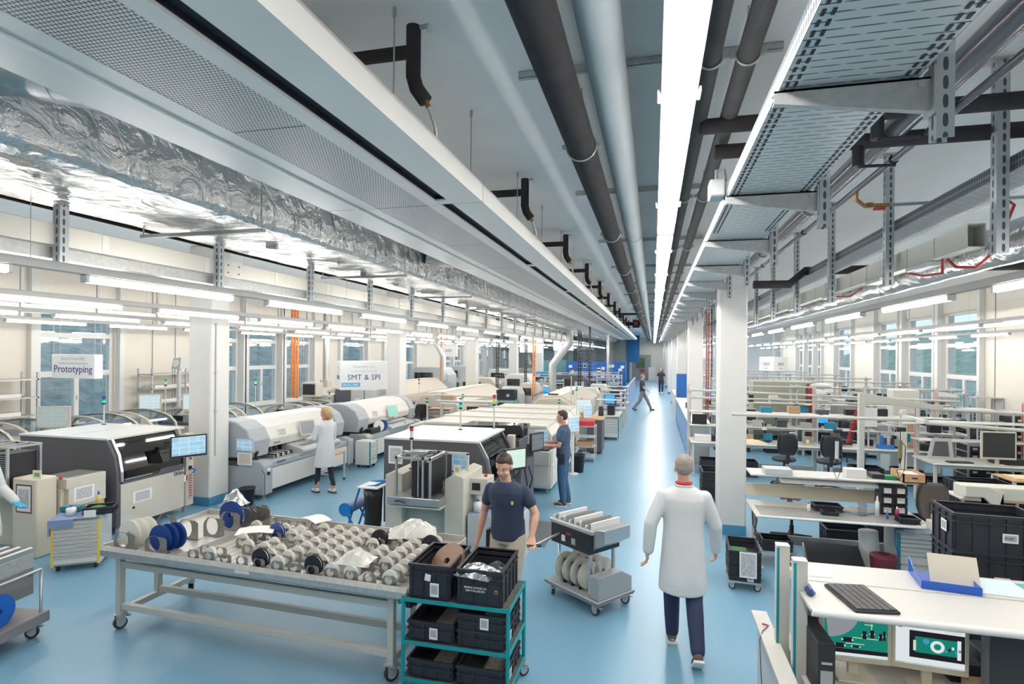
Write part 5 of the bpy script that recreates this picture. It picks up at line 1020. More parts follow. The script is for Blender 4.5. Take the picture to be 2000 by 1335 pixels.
# feeder trolley at the bottom left corner
t = thing('feeder_trolley', 'grey steel feeder trolley cut by the lower left picture edge', 'trolley', (-5.85, 3.9, 0), math.radians(8)); FG = mat('warm_grey_paint', (.22, .21, .22), .4)
B().prism([(-1.2, .22), (.10, .22), (.10, .34), (.02, .34), (.02, .72), (-.18, .72), (-.28, .62), (-.30, .48), (-.5, .36), (-1.2, .3)], 'y', -.32, -.30, FG).prism([(-1.2, .14), (.16, .14), (.16, .24), (-1.2, .24)], 'y', -.34, .36, FG).box((-1.2, -.30, .40), (0, .34, .66), FG).o('body', t, .004)
b = B().box((-1.2, -.33, .66), (.0, .34, .80), GALV)
for i in range(18): b.box((-1.15+.065*i, -.33, .80), (-1.11+.065*i, .34, .83+.02*(i % 2)), ALU if i % 2 else GALV)
b.o('feeder_bank', t, .002); B().box((-.6, -.335, .70), (-.1, -.331, .78), GALV).box((-.42, -.36, .71), (-.36, -.33, .74), BEIGE).o('release_lever', t); B().tube([(.12, -.3, .24), (.12, -.3, .66), (-.05, -.3, .56)], .013, ALU).tube([(.12, .3, .24), (.12, .3, .66), (-.05, .3, .56)], .013, ALU).tube([(.12, -.3, .66), (.12, .3, .66)], .013, ALU).o('push_handle', t)
for x in (-.9, .06):
    for y in (-.27, .27): caster(t, x, y, 0, .055, True, .5)
reel((-5.85+.07, 3.86, .241), .15, .02, 'blue reel standing at the rear of the corner feeder trolley', BLUE, math.radians(98), name='large_reel')
# long grey-white placement machines
HW = mat('hood_white', (.76, .73, .69), .35, nz=.015); HG = mat('hood_grey', (.40, .43, .46), .4)
def placer(x, y, L, label, mon='plan'):
    """operator side on +x; x = front face"""
    t = thing('placement_machine', label, 'machine', (x, y, 0))
    hood = [(-.35, .90), (-.30, 1.08), (-.42, 1.30), (-.62, 1.44), (-.85, 1.47), (-1.25, 1.44), (-1.38, 1.2), (-1.40, .90)]
    B().prism(hood, 'y', .50, L-.35, HW).o('hood', t, .02); g1 = [(px+(.03 if px > -.6 else -.02), pz+(-.12 if pz < 1 else .02)) for px, pz in hood]
    B().prism(g1, 'y', -.02, .51, HG).o('hood_end', t, .02); B().prism(g1, 'y', L-.36, L, HG).o('hood_end', t, .02)
    B().box((-1.35, .25, .15), (-.10, L-.2, .66), LGREY).o('base', t, .01)
    B().prism([(-1.3, .10), (-.02, .10), (-.02, .66), (-.12, .74), (-.55, .74), (-.60, .62), (-1.3, .62)], 'y', .0, .26, HG).o('end_frame', t, .02); B().prism([(-1.3, .10), (-.02, .10), (-.02, .70), (-.2, .76), (-1.3, .62)], 'y', L-.24, L, HG).o('end_frame', t, .02)
    B().box((-.10, .27, .16), (-.06, L-.25, .56), HW).box((-.12, .27, .58), (-.06, L-.25, .68), mat('rail_grey_blue', (.40, .46, .50), .4)).o('lower_panel', t, .006)
    B().box((-.6, .27, .66), (-.08, L-.25, .69), LGREY).box((-1.3, .3, .66), (-.62, L-.3, .90), DGREY).o('feeder_deck', t)
    B().prism([(-.52, .70), (-.05, .64), (.02, .74), (.0, .78), (-.48, .90)], 'y', L*.36, L*.80, LGREY).box((-.4, L*.42, .84), (-.15, L*.74, .845), MGREY).box((.0, L*.62, .775), (-.04, L*.64, .80), RED).o('control_console', t, .008)
    b = B()
    for i in range(11): b.box((-.50, .55+.055*i, .70), (-.22, .575+.055*i, .76+.01*(i % 3)), (ALU, BLACK, PAPER)[i % 3])
    b.o('feeder', t); b = B()
    for i in range(int(L*5)): b.box((-.6, .55+.18*i, .78), (-.57, .58+.18*i, .88), (STEEL, BEIGE, MGREY)[i % 3])
    b.o('inner_rails', t)
    B().tube([(-.32, L*.55, .90), (-.22, L*.53, .98), (-.26, L*.5, 1.05)], .02, LGREY).o('monitor_arm', t)
    s_ = B().box((-.018, -.19, -.16), (.0, .19, .16), LGREY).box((.0005, -.165, -.135), (.003, .165, .135), screen('screen_'+mon, mon)).o('display', t, rot=(0, -.25, -.35)); s_.location = (-.20, L*.5, 1.17)
    B().box((-.003, -.12, -.09), (.0, .12, .09), PAPER).box((.0, -.10, -.07), (.001, .10, .07), mat('label_print', (.62, .62, .60), .7)).o('paper_label', t, rot=(0, -.28, 0)).location = (-.325, .95, 1.16)
    B().cyl((-.02, .12, .5), (.0, .12, .5), .035, BLACK, n=14).box((-.019, .08, .54), (-.0, .16, .60), PAPER).o('power_switch', t)
    B().tube([(-.30, .16, .74), (-.28, .10, .80), (-.26, .08, .86), (-.22, .08, .9)], .03, BLACK).tube([(-.2, .04, .74), (.02, -.02, .5), (.01, -.02, .12)], .006, BLACK).o('scanner', t)
    for fx in (-1.2, -.14):
        for fy in (.15, L-.15): B().cyl((fx, fy, .0), (fx, fy, .03), .06, GALV, n=14).cyl((fx, fy, .03), (fx, fy, .15), .022, GALV, n=10).o('foot', t)
    return t
m1 = placer(-7.0, 9.06, 3.25, 'nearest long white and grey placement machine where the woman works')
text('MYDATA', .065, m1, (-.055, .55, .63), (PI/2, 0, PI/2), TXT); text('MYDATA', .05, m1, (-.30, .75, .96), (PI/2, 0, PI/2), TXT)
B().box((-.60, -.045, .92), (-.22, -.028, 1.16), LGREY).box((-.58, -.047, .94), (-.24, -.0455, 1.14), screen('screen_blue', 'blue')).o('display', m1); paper_on(m1, (-.58, -.030, .66), (-.26, -.0265, .90), BEIGE)
m2 = placer(-6.85, 12.75, 3.4, 'second long white and grey placement machine, beyond the woman', 'teal')
t = thing('side_table', 'small wooden topped steel table on casters beside the woman', 'table', (-6.88, 10.55, 0)); B().box((0, 0, .60), (.35, .55, .625), WOOD).o('table_top', t, .003)
for x, y in ((.02, .02), (.33, .02), (.02, .53), (.33, .53)): B().box((x-.014, y-.014, .06), (x+.014, y+.014, .6), LGREY).o('leg', t); B().cyl((x-.01, y, .03), (x+.01, y, .03), .03, BLACK, n=10).o('caster', t)
B().box((.02, .03, .2), (.04, .52, .23), LGREY).box((.04, .01, .2), (.32, .03, .23), LGREY).o('stretcher', t)
drawers((-6.80, 12.52, 0), math.radians(90), 'slim white tool cabinet between the two long machines', .38, .4, .64, (1, 1, 1, 1, 1, 1, 2), WHITE)
bin_((-7.12, 8.74, 0), 'black waste bin in front of the nearest placement machine', .135, .33)
reel((-7.0, 13.55, .70), .15, .025, 'white reel standing on the second placement machine', PAPER, .9, name='large_reel'); reel((-6.98, 13.72, .70), .15, .025, 'dark blue reel standing on the second placement machine', REELB, .9, name='large_reel'); smallbox('feeder_box', (-7.05, 13.35, .70), (.16, .55, .13), BLACK, 'black feeder box on the second placement machine', 'box')
# curved glass placement machines by the window
SIP = mat('beige_machine', (.60, .54, .46), .45, nz=.02)
def siplace(x, y, label, W=1.9, D=1.7, H_=1.40, mon=None):
    t = thing('pick_and_place_machine', label, 'machine', (x, y, 0)); n = 10
    B().box((0, 0, .06), (W, D, .95), SIP).box((-.02, D*.30, .95), (W+.02, D*.70, 1.12), SIP).o('machine_body', t, .02)
    for s in (0, 1):
        arc = [(W*.5+(W*.52)*math.cos(PI-PI*i/n), .95+(H_-.95)*math.sin(PI*i/n)**.8) for i in range(n+1)]; y0, y1 = (.03, D*.42) if s == 0 else (D*.58, D-.03)
        inner = [(W*.5+(px-W*.5)*.97, .95+(pz-.95)*.95) for px, pz in reversed(arc)]
        B().prism(arc+inner, 'y', y0+.05, y1-.05, PANE).o('curved_cover', t)
        a2 = [(W*.5+(px-W*.5)*1.02, .95+(pz-.95)*1.03) for px, pz in arc]
        fr = B()
        for (q0, q1) in ((y0, y0+.05), (y1-.05, y1)): fr.prism(a2+inner, 'y', q0, q1, SIP)
        fr.o('cover_frame', t)
    B().box((.1, .06, .95), (W-.1, D-.06, 1.02), DGREY).box((.2, D*.2, 1.02), (W-.2, D*.28, 1.14), BLACK).box((W*.4, .15, 1.02), (W*.55, D-.2, 1.2), MGREY).o('gantry', t)
    b = B()
    B().box((.06, .06, 0), (W-.06, D-.06, .06), DGREY).o('plinth', t)
    for i in range(16): b.box((W-.02, .12+.09*i, .62), (W+.16, .16+.09*i, .86), (MGREY, ALU, BLACK)[i % 3])
    b.o('feeder', t); B().box((W+.002, .08, .4), (W+.03, D-.08, .6), DGREY).o('reel_bay', t); B().box((W-.1, .02, 1.0), (W+.03, .16, 1.14), YEL).o('warning_sticker', t)
    return t
siplace(-13.2, 7.05, 'left beige pick and place machine with curved covers near the window'); siplace(-12.75, 9.25, 'middle beige pick and place machine with curved covers below the hanging sign'); siplace(-12.1, 11.45, 'right beige pick and place machine with curved covers behind the near left column')
siplace(-10.6, 13.6, 'beige machine with smoked side windows behind the long white machines', 1.5, 1.5, 1.35)
CRT = mat('monitor_cream', (.56, .50, .42), .5)
for i, (x, y, z, k, lb, w_) in enumerate(((-11.35, 8.5, 1.27, 'grey', 'cream operator monitor showing a grey layout left of the printer', .55), (-11.75, 11.05, 1.36, 'white', 'cream operator monitor below the hanging prototyping sign', .48), (-10.35, 10.9, 1.42, 'white', 'cream operator monitor just left of the near column', .46), (-10.0, 5.95, 1.06, 'blue', 'monitor with blue page at the far left edge', .4))):
    mm = monitor((x, y, z), math.radians(28), lb, w_, .42 if w_ > .5 else .38, k, CRT, name='operator_monitor', d=.08, stand=False)
    B().cyl((0, .05, -z+.002), (0, .05, .06), .035, SIP, n=10).o('stand', mm)
def tower(x, y, z, h, cols, lab): stack_light((x, y, z), h, cols, lab)
tower(-11.9, 7.3, 1.30, .62, [PAPER, LENSG], 'signal tower with a green lens on the left curved machine'); tower(-10.95, 10.7, 1.30, .68, [PAPER, LENSG], 'signal tower with a green lens over the middle curved machine'); tower(-10.2, 12.8, 1.30, .6, [PAPER, LENSG], 'signal tower with a green lens over the right curved machine')
tower(-9.0, 14.4, 0, 1.45, [LENSG, LENSY, LENSR], 'red, amber and green signal tower left of the beige cabinet'); tower(-9.4, 16.75, 0, 2.2, [LENSG, LENSY, LENSR], 'tall signal tower in front of the white windows'); tower(-8.32, 19.2, 0, 1.65, [LENSG, LENSY, LENSR], 'signal tower in front of the long beige oven')
# steel shelf racks below the wall windows
for i, (y0, y1) in enumerate(((5.2, 9.6), (12.5, 14.8))):
    t = thing('storage_rack', '%s steel shelf rack against the left wall' % ('near', 'far')[i], 'shelf', (-13.75, y0, 0))
    for z in (.5, 1.35, 1.75, 2.15): B().box((0, 0, z-.03), (.5, y1-y0, z), GALV).o('shelf', t)
    for y in (.0, (y1-y0)/2, y1-y0-.04):
        for x in (0, .46): B().box((x, y, 0), (x+.04, y+.04, 2.3), LGREY).o('upright', t)
    for z in (1.38, 1.78): B().box((.05, .2, z-.03), (.4, y1-y0-.3, z+.05), PAPER).o('white_tray', t)
t = thing('fume_hood_arm', 'grey extraction nozzle on a stand near the left wall', 'extractor', (-12.6, 12.75, 0)); B().cyl((0, 0, 0), (0, 0, 2.3), .05, LGREY).prism([(-.16, 2.3), (.12, 2.3), (.16, 2.62), (-.1, 2.58)], 'y', -.1, .12, LGREY).cyl((-.02, -.12, 2.45), (-.02, -.1, 2.45), .10, PAPER, n=18).o('nozzle', t)
# cabinets with monitor beside the oven
t = thing('control_cabinet', 'beige control cabinet with a cathode monitor and drop shelf behind the long machine', 'cabinet', (-10.7, 15.6, 0)); B().box((0, 0, 0), (.9, .9, 1.45), LGREY).o('cabinet_body', t, .01)
B().box((.25, -.42, 1.42), (.75, -.05, 1.86), CREAM).box((.29, -.43, 1.48), (.71, -.42, 1.81), screen('screen_dark', 'dark')).box((.2, -.5, 1.22), (.85, 0, 1.25), CREAM).box((.45, -.2, .0), (.55, -.05, 1.42), MGREY).o('monitor_shelf', t, .006)
t = thing('control_cabinet', 'two-tone grey and beige tall cabinet left of the beige oven', 'cabinet', (-9.75, 15.9, 0)); B().box((0, 0, 0), (.55, .9, 1.62), DGREY).o('dark_half', t, .01); B().box((.55, .02, 0), (1.35, .9, 1.62), LGREY).box((1.0, .015, 0), (1.03, .021, 1.6), DGREY).o('light_half', t, .01); paper_on(t, (.70, .012, 1.0), (.84, .016, 1.35))
# long beige ovens (hood with sloping front)
def oven(x, y, L, W, label, H_=1.5, rz=0, sign=True, name='reflow_oven', m=None):
    m = m or SIP; t = thing(name, label, 'machine', (x, y, 0), rz); pr = [(0, .85), (.0, 1.05), (W*.22, H_), (W*.62, H_+.04), (W*.98, 1.12), (W, .85)]
    B().box((.03, .1, .08), (W-.03, L-.1, .85), m).o('lower_body', t, .01); B().prism(pr, 'y', .35, L-.3, m).o('hood', t, .015); B().prism([(px*.96+.02*W, pz-.05) for px, pz in pr], 'y', .0, .36, m).box((W*.2, -.06, .9), (W*.8, .01, 1.0), DGREY).o('entry_end', t, .015); B().prism([(W*.24, H_+.01), (W*.62, H_+.045), (W*.62, H_+.06), (W*.24, H_+.03)], 'y', .4, L-.35, HW).o('top_cover', t)
    if sign: B().prism([(W*.98+.004, 1.13), (W*.85, 1.26), (W*.85+.012, 1.27), (W*.98+.016, 1.14)], 'y', 1.0, 2.2, BLACK).prism([(W*.97+.01, 1.16), (W*.88+.006, 1.235), (W*.88+.014, 1.243), (W*.97+.018, 1.168)], 'y', 1.2, 2.0, REDTX).o('display_plate', t)
    return t
o1 = oven(-11.2, 17.2, 8.6, 1.7, 'long beige reflow oven with a white cover below the left windows', 1.55)
monitor((-10.35, 17.75, 1.485), .5, 'cream monitor with a green page on the beige reflow oven', .42, .42, 'teal', CRT, name='operator_monitor', stand=True)
t = thing('conveyor', 'open conveyor with many component feeders beside the long oven', 'conveyor', (-9.3, 19.5, 0)); b = B().box((0, 0, .0), (.9, 7.5, .86), LGREY); b.o('conveyor_body', t, .01); b = B()
for i in range(60): b.box((.1+.02*(i % 3), .1+.12*i, .86), (.8, .16+.12*i, .92+.03*(i % 4)), (BLACK, ALU, STEEL, CREAM)[i % 4])
b.o('feeder', t)
bench((-9.05, 17.0, 0), 1.7, .8, 'desk with a dark monitor and chair behind the second placement machine', .78, 0, top=LGREY); monitor((-8.4, 17.35, .781), .15, 'dark monitor on the desk behind the second placement machine', .36, .40, 'dark', CRT); smallbox('parts_tray', (-7.95, 17.45, .781), (.3, .3, .12), mat('box_blue', (.02, .25, .4), .5), 'blue box on the desk behind the second placement machine', 'box'); chair((-7.22, 16.8, 0), .3, 'black office chair behind the second placement machine', sh=.55)
# orange cable drops, spiral ducts, risers
def drop(x, y, z0, z1, label, m, n=3, w_=.16, name='cable_riser', ladder=True):
    t = thing(name, label, 'cables', (x, y, z0))
    for i in range(n): B().tube([(w_*i/n, 0, 0), (w_*i/n+.01, 0, (z1-z0)*.5), (w_*i/n, 0, z1-z0)], w_/n*.36, m, n=8).o('cable', t)
    if ladder:
        b = B()
        for k_ in range(int((z1-z0)/.18)): b.box((-.05, -.04, .05+.18*k_), (w_+.1, -.034, .058+.18*k_), ALU)
        b.box((w_+.04, -.04, 0), (w_+.046, -.034, z1-z0), ALU).box((w_+.14, -.04, 0), (w_+.146, -.034, z1-z0), ALU); b.o('wire_ladder', t)
    return t
drop(-12.1, 17.0, 1.2, 4.69, 'bundle of bright orange cables hanging before the left windows', ORANGE, 3, .34)
def spiral(x, y, z0, z1, r, label, bend=None):
    t = thing('spiral_duct', label, 'duct', (x, y, z0)); pts = [(0, 0, 0), (0, 0, (z1-z0)*.4)]
    if bend: pts = [(0, 0, 0), (0, 0, bend[0]), (bend[2], 0, bend[1]), (bend[2], 0, z1-z0)]
    else: pts.append((0, 0, z1-z0))
    B().tube(pts, r, GALV, n=16).o('duct_body', t); b = B()
    for i in range(len(pts)-1):
        p, q = Vector(pts[i]), Vector(pts[i+1]); n = int((q-p).length/.22)
        for k_ in range(n): c_ = p.lerp(q, (k_+.5)/n); d_ = (q-p).normalized(); b.cyl(c_-d_*.008, c_+d_*.008, r+.006, GALV, n=16)
    b.o('seam_rings', t); return t
spiral(-11.4, 18.0, 1.55, 4.69, .11, 'grey spiral duct rising from the beige oven to the ceiling'); smallbox('duct_base', (-11.4, 18.0, 1.53), (.3, .3, .25), SIP, 'beige box at the foot of the spiral duct on the oven', 'box')
drop(-11.2, 22.8, 1.0, 4.69, 'dark cable ladder standing against the left wall', BLACK, 2, .2); drop(-10.2, 26.2, 1.0, 4.69, 'thin orange cable riser left of the second column', ORANGE, 1, .12)
spiral(-9.6, 25.0, 1.5, 4.69, .12, 'bent silver extraction duct left of the second column', (1.1, 1.9, -.5))
# hanging signs
def sign(x, y, z, w_, d_, h_, rz, label, lines, side=None, blue=None):
    t = thing('hanging_sign', label, 'sign', (x, y, z), rz); SG = mat('sign_panel', (.74, .745, .74), .5, nz=.01)
    B().box((0, 0, 0), (w_, d_, h_), SG).o('sign_box', t, .004)
    for s, sz, zz, m in lines: text(s, sz, t, (w_/2, -.002, zz), (PI/2, 0, 0), m)
    if side:
        for s, sz, zz, m in side: text(s, sz, t, (-.002, d_/2, zz), (PI/2, 0, -PI/2), m)
    if side is not None and side is False: pass
    if blue: B().box((.03, -.004, .07), (.42*w_, -.001, .16), mat('sign_blue', (.12, .42, .66), .5)).o('blue_strip', t); text('EN ISO 13485', .06, t, (.22*w_, -.006, .093), (PI/2, 0, 0), PAPER, sx=.9)
    for xx in (.02, w_-.02):
        for yy in (.02, d_-.02): B().cyl((xx, yy, h_), (xx, yy, ZC-z-.001), .0018, WHITEP, n=4).o('suspension_wire', t)
    return t
sign(-10.75, 8.0, 2.275, 1.0, .16, .44, 0, 'white hanging sign reading Prototyping near the left wall', [('Board Assembly', .085, .335, TXTG), ('Industrialization / New Product Introduction', .038, .265, TXTG), ('Prototyping', .19, .11, TXT)])
sign(-6.62, 11.0, 1.965, 1.02, .95, .63, math.radians(36), 'white hanging box sign reading SMT & SPI with a blue strip', [('Assembly Line', .085, .49, TXTG), ('Surface Mount Technology', .05, .40, TXTG), ('SMT & SPI', .17, .22, TXT)], [('Assembly Line', .06, .48, TXTG), ('SMT & SPI', .13, .22, TXT)], True)
# ================================================================ centre line
p2 = printer(-4.12, -2.36, 8.15, 9.70, 'large dark grey and white solder printer behind the man in the polo shirt', 1.46)
paper_on(p2, (.08, -.004, 1.05), (.32, -.001, 1.33)); B().box((1.14, -.006, 1.0), (1.42, -.001, 1.25), screen('screen_blue', 'blue')).o('display_sheet', p2); paper_on(p2, (1.14, -.004, .72), (1.42, -.001, .98), BEIGE)
stack_light((-3.25, 9.3, 1.462), .36, [LENSG, LENSB, PAPER], 'signal tower with blue and green lenses on the central printer'); stack_light((-2.75, 9.68, 1.462), .40, [LENSG, LENSY, LENSR], 'signal tower with red, amber and green lenses above the central printer')
monitor((-2.08, 8.55, .98), math.radians(52), 'black framed monitor with a pale page on the central printer', .42, .34, 'pale', BLACK, stand=False); monitor((-1.98, 9.72, 1.08), math.radians(65), 'black framed monitor the standing man is looking at', .36, .33, 'plan', BLACK, stand=False)
t = thing('operator_console', 'dark console column with cables below the central printer monitors', 'console', (-2.18, 8.8, 0)); B().box((0, 0, .1), (.14, 1.0, 1.0), DGREY).o('console_body', t, .01); B().tube([(.15, .2, .95), (.20, .22, .6), (.16, .3, .3)], .012, BLACK).tube([(.15, .5, .9), (.22, .5, .7), (.15, .6, .5)], .012, BLACK).o('cable', t); B().cyl((.06, .1, 0), (.06, .1, .1), .04, GALV).cyl((.06, .9, 0), (.06, .9, .1), .04, GALV).o('foot', t); B().box((.14, 1.0, 1.05), (.42, 1.5, 1.07), WHITE).o('keyboard_shelf', t, .004)
B().box((.0, -.26, .9), (.10, .02, 1.04), DGREY).box((.0, .05, .98), (.14, .12, 1.1), DGREY).box((.02, .9, 1.0), (.14, .98, 1.2), DGREY).o('monitor_mount', t)
keyboard((-1.86, 10.02, 1.071), math.radians(90), 'pale keyboard under the hands of the standing man', .4, .15)
# magazine loader in front of the central printer
t = thing('magazine_loader', 'cream loader with two posts and an open aluminium magazine cage', 'machine', (-3.60, 6.75, 0)); LB = mat('loader_cream', (.60, .58, .50), .5)
B().prism([(0, 0), (.26, 0), (.26, 1.12), (.13, 1.16), (0, 1.10)], 'y', .42, 1.2, LB).o('left_tower', t, .008); B().prism([(.90, 0), (1.17, 0), (1.17, 1.14), (1.04, 1.18), (.90, 1.10)], 'y', .35, 1.2, LB).o('right_tower', t, .008)
B().box((.26, .55, 0), (.90, 1.2, .72), mat('loader_grey', (.46, .48, .44), .5)).o('rear_panel', t, .004); B().box((.18, .12, .75), (.93, 1.15, .775), LB).o('lower_plate', t, .004); B().box((.19, .10, .79), (.92, 1.15, .89), ALU).o('lift_plate', t, .004); B().tube([(.3, .09, .84), (.4, .06, .85), (.46, .06, .83)], .01, BLACK).o('clamp_lever', t)
b = B()
for x in (.30, .68, .78):
    for y in (.14, .70): b.box((x-.014, y-.014, .89), (x+.014, y+.014, 1.42), ALU)
for y in (.14, .70): b.box((.28, y-.014, 1.39), (.80, y+.014, 1.42), ALU)
for x in (.30, .53, .78): b.box((x-.014, .14, 1.39), (x+.014, .70, 1.42), ALU)
b.box((.30, .3, 1.42), (.62, .33, 1.47), ALU).cyl((.36, .3, 1.45), (.62, .36, 1.45), .022, STEEL, n=8); b.o('cage', t)
B().box((.51, .16, .90), (.58, .66, 1.36), BLACK).box((.59, .16, .90), (.61, .66, 1.38), ALU).box((.70, .16, .9), (.76, .66, 1.36), BLACK).o('magazine', t)
B().box((.74, .72, .92), (1.10, .73, 1.40), GLASSM).box((.74, .70, 1.38), (1.12, .73, 1.41), LB).box((1.09, .70, .95), (1.12, .73, 1.4), LB).o('guard_window', t)
B().box((1.17, .62, .86), (1.42, .95, 1.08), LB).box((1.20, .612, .92), (1.32, .619, 1.02), BLACK).cyl((1.35, .78, 1.08), (1.35, .78, 1.11), .022, RED, n=12).o('control_box', t, .01); B().box((1.0, .44, 1.16), (1.09, .445, 1.29), PAPER).box((1.02, .436, 1.2), (1.07, .44, 1.26), mat('smiley_yellow', (.5, .5, .05), .5)).o('card_sign', t)
t.children[0]['label'] = 'left tower with a sloped top'
stack_light((-3.36, 7.5, 1.13), .42, [PAPER, PAPER, LENSR], 'signal tower with a red lens on the cream loader')
# side cabinet with blue cloth right of the loader
t = thing('side_cabinet', 'pale grey side cabinet with a blue cloth right of the cream loader', 'cabinet', (-2.40, 7.18, 0)); B().box((0, 0, 0), (.72, .6, .64), LGREY).o('cabinet_body', t, .004)
o = bag((-2.04, 7.48, .641), (.70, .58, .003), CL, 'blue cloth on the side cabinet right of the cream loader', seed=22, name='cloth'); o['category'] = 'cloth'
bottle((-2.30, 7.32, .65), .055, .17, PAPER, BLUE, 'white tub with a blue lid beside the cream loader', 'tub'); drawers((-2.19, 7.62, .65), 0, 'small black drawer box beside the white tub', .17, .28, .24, (1, 1, 1, 1), BLACK, BLACK, wheels=.0); o = B().box((0, 0, 0), (.12, .18, .006), PCB).o('circuit_board'); o.location = (-2.03, 7.3, .652); tag(o, 'green circuit board lying on the blue cloth', 'circuit board')
# roll stand and waste bag
t = thing('roll_stand', 'bright blue tubular stand with a paper roll left of the cream loader', 'stand', (-4.30, 7.55, 0)); SB = mat('stand_blue', (.01, .20, .55), .4)
for y in (0, .38): B().tube([(-.16, y, .015), (.10, y, .80)], .016, SB).tube([(.12, y, .015), (-.18, y, .50)], .016, SB).tube([(.10, y, .80), (.36, y, .84)], .016, SB).o('side_frame', t)
B().tube([(.36, 0, .84), (.36, .38, .84)], .016, SB).tube([(.1, 0, .8), (.1, .38, .8)], .016, SB).o('cross_bar', t); B().cyl((-.12, -.03, .46), (-.12, .42, .46), .085, mat('roll_blue_grey', (.28, .33, .52), .6), n=20).o('paper_roll', t); B().cyl((-.12, -.05, .46), (-.12, -.03, .46), .10, SB, n=20).o('end_disc', t)
t = thing('waste_bag_holder', 'black plastic waste bag hanging under a white lid on the blue stand', 'waste bag', (-4.02, 7.62, 0)); B().loft([(0, 0, .06, .10, .10), (0, 0, .3, .125, .12), (0, 0, .6, .13, .14), (0, 0, .80, .14, .16)], mat('bag_black', (.012, .012, .014), .25, bump=.9, bscale=11), 14).o('bag', t); B().box((-.17, -.19, .81), (.17, .19, .83), WHITEP).o('lid', t, .004); smallbox('waste_box', (-4.25, 8.02, 0), (.2, .14, .18), BLACK, 'small black box on the floor behind the blue stand', 'box')
# floor mat
tag(B().box((-2.15, 8.02, .001), (-1.50, 9.24, .006), mat('floor_plate', (.20, .21, .22), .35, .4)).o('floor_plate'), 'grey metal sheet lying on the floor behind the polo man', 'floor plate')
# row of white placement machines
WM = mat('machine_pale', (.70, .67, .60), .4, nz=.02)
def wmach(x0, x1, y0, y1, H_, label, scr=None, face=None):
    t = thing('placement_machine', label, 'machine', (x0, y0, 0)); W, D = x1-x0, y1-y0
    B().prism([(0, .1), (W, .1), (W, H_-.18), (W-.08, H_-.05), (0, H_-.05)], 'y', 0.02, D, WM).o('machine_body', t, .015); B().box((.02, .0, H_-.05), (W-.1, .16, H_), HW).box((.04, .18, H_-.05), (W-.12, D, H_-.02), mat('machine_top_beige', (.62, .60, .53), .45)).o('top_cover', t, .006)
    B().box((W*.35, .18, H_-.02), (W*.353, D, H_-.018), MGREY).box((W*.7, .18, H_-.02), (W*.703, D, H_-.018), MGREY).o('cover_joint', t)
    for fx in (.15, W*.78):
        for i in range(5): B().box((fx+.06*i, .04, H_), (fx+.06*i+.045, .12, H_+.002), CREAM).o('vent', t)
    B().box((W-.0, .1, .16), (W+.012, D-.1, H_*.42), WHITE).box((W, .1, H_*.44), (W+.012, D-.1, H_*.66), WHITE).box((W, .1, H_*.68), (W+.012, D-.1, H_-.22), SMOKE if scr else WHITE).o('side_panels', t, .004)
    B().box((W*.55, -.0, .16), (W-.04, .02, H_*.40), WHITE).box((W*.55, -.0, H_*.42), (W-.04, .02, H_*.72), WHITE).o('front_panel', t, .004)
    for fx in (.1, W-.1):
        for fy in (.1, D-.1): B().cyl((fx, fy, 0), (fx, fy, .1), .03, MGREY, n=10).o('foot', t)
    if scr: B().box((W-.34, -.012, H_*.72), (W-.08, .0, H_*.93), screen('screen_'+scr, scr)).o('display', t)
    return t
w1 = wmach(-4.70, -1.95, 11.05, 12.2, 1.36, 'nearest white placement machine right of the centre, beside the standing man', 'blue')
t = thing('open_hood', 'dark smoked hood standing open between the printer and the white machines', 'hood', (-3.5, 9.95, 0)); B().box((0, 0, 0), (1.15, .75, 1.22), DGREY).o('machine_body', t, .01); B().prism([(-.05, 1.25), (1.2, 1.25), (1.2, 1.38), (1.15, 1.48), (-.0, 1.44)], 'y', .1, .16, BLACK).box((-.02, .14, 1.38), (1.18, .8, 1.44), SMOKE).box((0, .7, 1.22), (1.15, .75, 1.44), DGREY).box((0, .1, 1.22), (.06, .16, 1.3), DGREY).box((1.09, .1, 1.22), (1.15, .16, 1.3), DGREY).o('raised_cover', t, .006)
wmach(-4.75, -1.95, 12.35, 13.35, 1.36, 'second white placement machine in the row behind the printer'); wmach(-4.55, -1.98, 13.5, 14.5, 1.36, 'third white placement machine in the row behind the printer'); wmach(-4.2, -2.0, 14.65, 15.8, 1.37, 'fourth white placement machine in the row, nearest the gabled oven')
for i, (x, y, cs, h) in enumerate(((-5.0, 12.0, [LENSG], .3), (-4.9, 14.2, [LENSG], .25), (-2.15, 13.2, [LENSG], .26), (-2.2, 15.9, [LENSG], .3), (-2.0, 15.2, [LENSG], .45), (-2.35, 16.6, [LENSG, LENSY, LENSR], .8))): stack_light((x, y, 0), 1.36+h, cs, '%s signal tower along the row of white machines behind the printer' % ORD[i])
for i, (x0, y0) in enumerate(((-5.25, 11.4), (-5.1, 13.6))): t = thing('end_cabinet', '%s small white end cabinet left of the white machine row' % ('near', 'far')[i], 'cabinet', (x0, y0, 0)); B().prism([(0, 0), (.5, 0), (.5, 1.32), (.1, 1.22), (0, 1.1)], 'y', 0, .7, WM).o('cabinet_body', t, .02); B().cyl((.25, -.005, 1.02), (.25, .0, 1.02), .10, DGREY, n=18).o('round_screen', t)
monitor((-1.78, 13.0, 1.0), math.radians(60), 'white framed monitor right of the second white machine', .36, .34, 'blue', WHITEP, stand=False, name='operator_monitor'); monitor((-1.80, 16.0, 1.0), math.radians(60), 'white framed monitor right of the fourth white machine', .36, .36, 'blue', WHITEP, stand=False, name='operator_monitor')
for x, y, lb in ((-1.80, 13.05, 'arm stand of the monitor at the second white machine'), (-1.82, 16.05, 'arm stand of the monitor at the fourth white machine')): t = thing('monitor_stand', lb, 'stand', (x, y, 0)); B().cyl((0, 0, 0), (0, 0, 1.15), .03, WHITEP).cyl((0, 0, 0), (0, 0, .03), .14, WHITEP).o('pole', t)
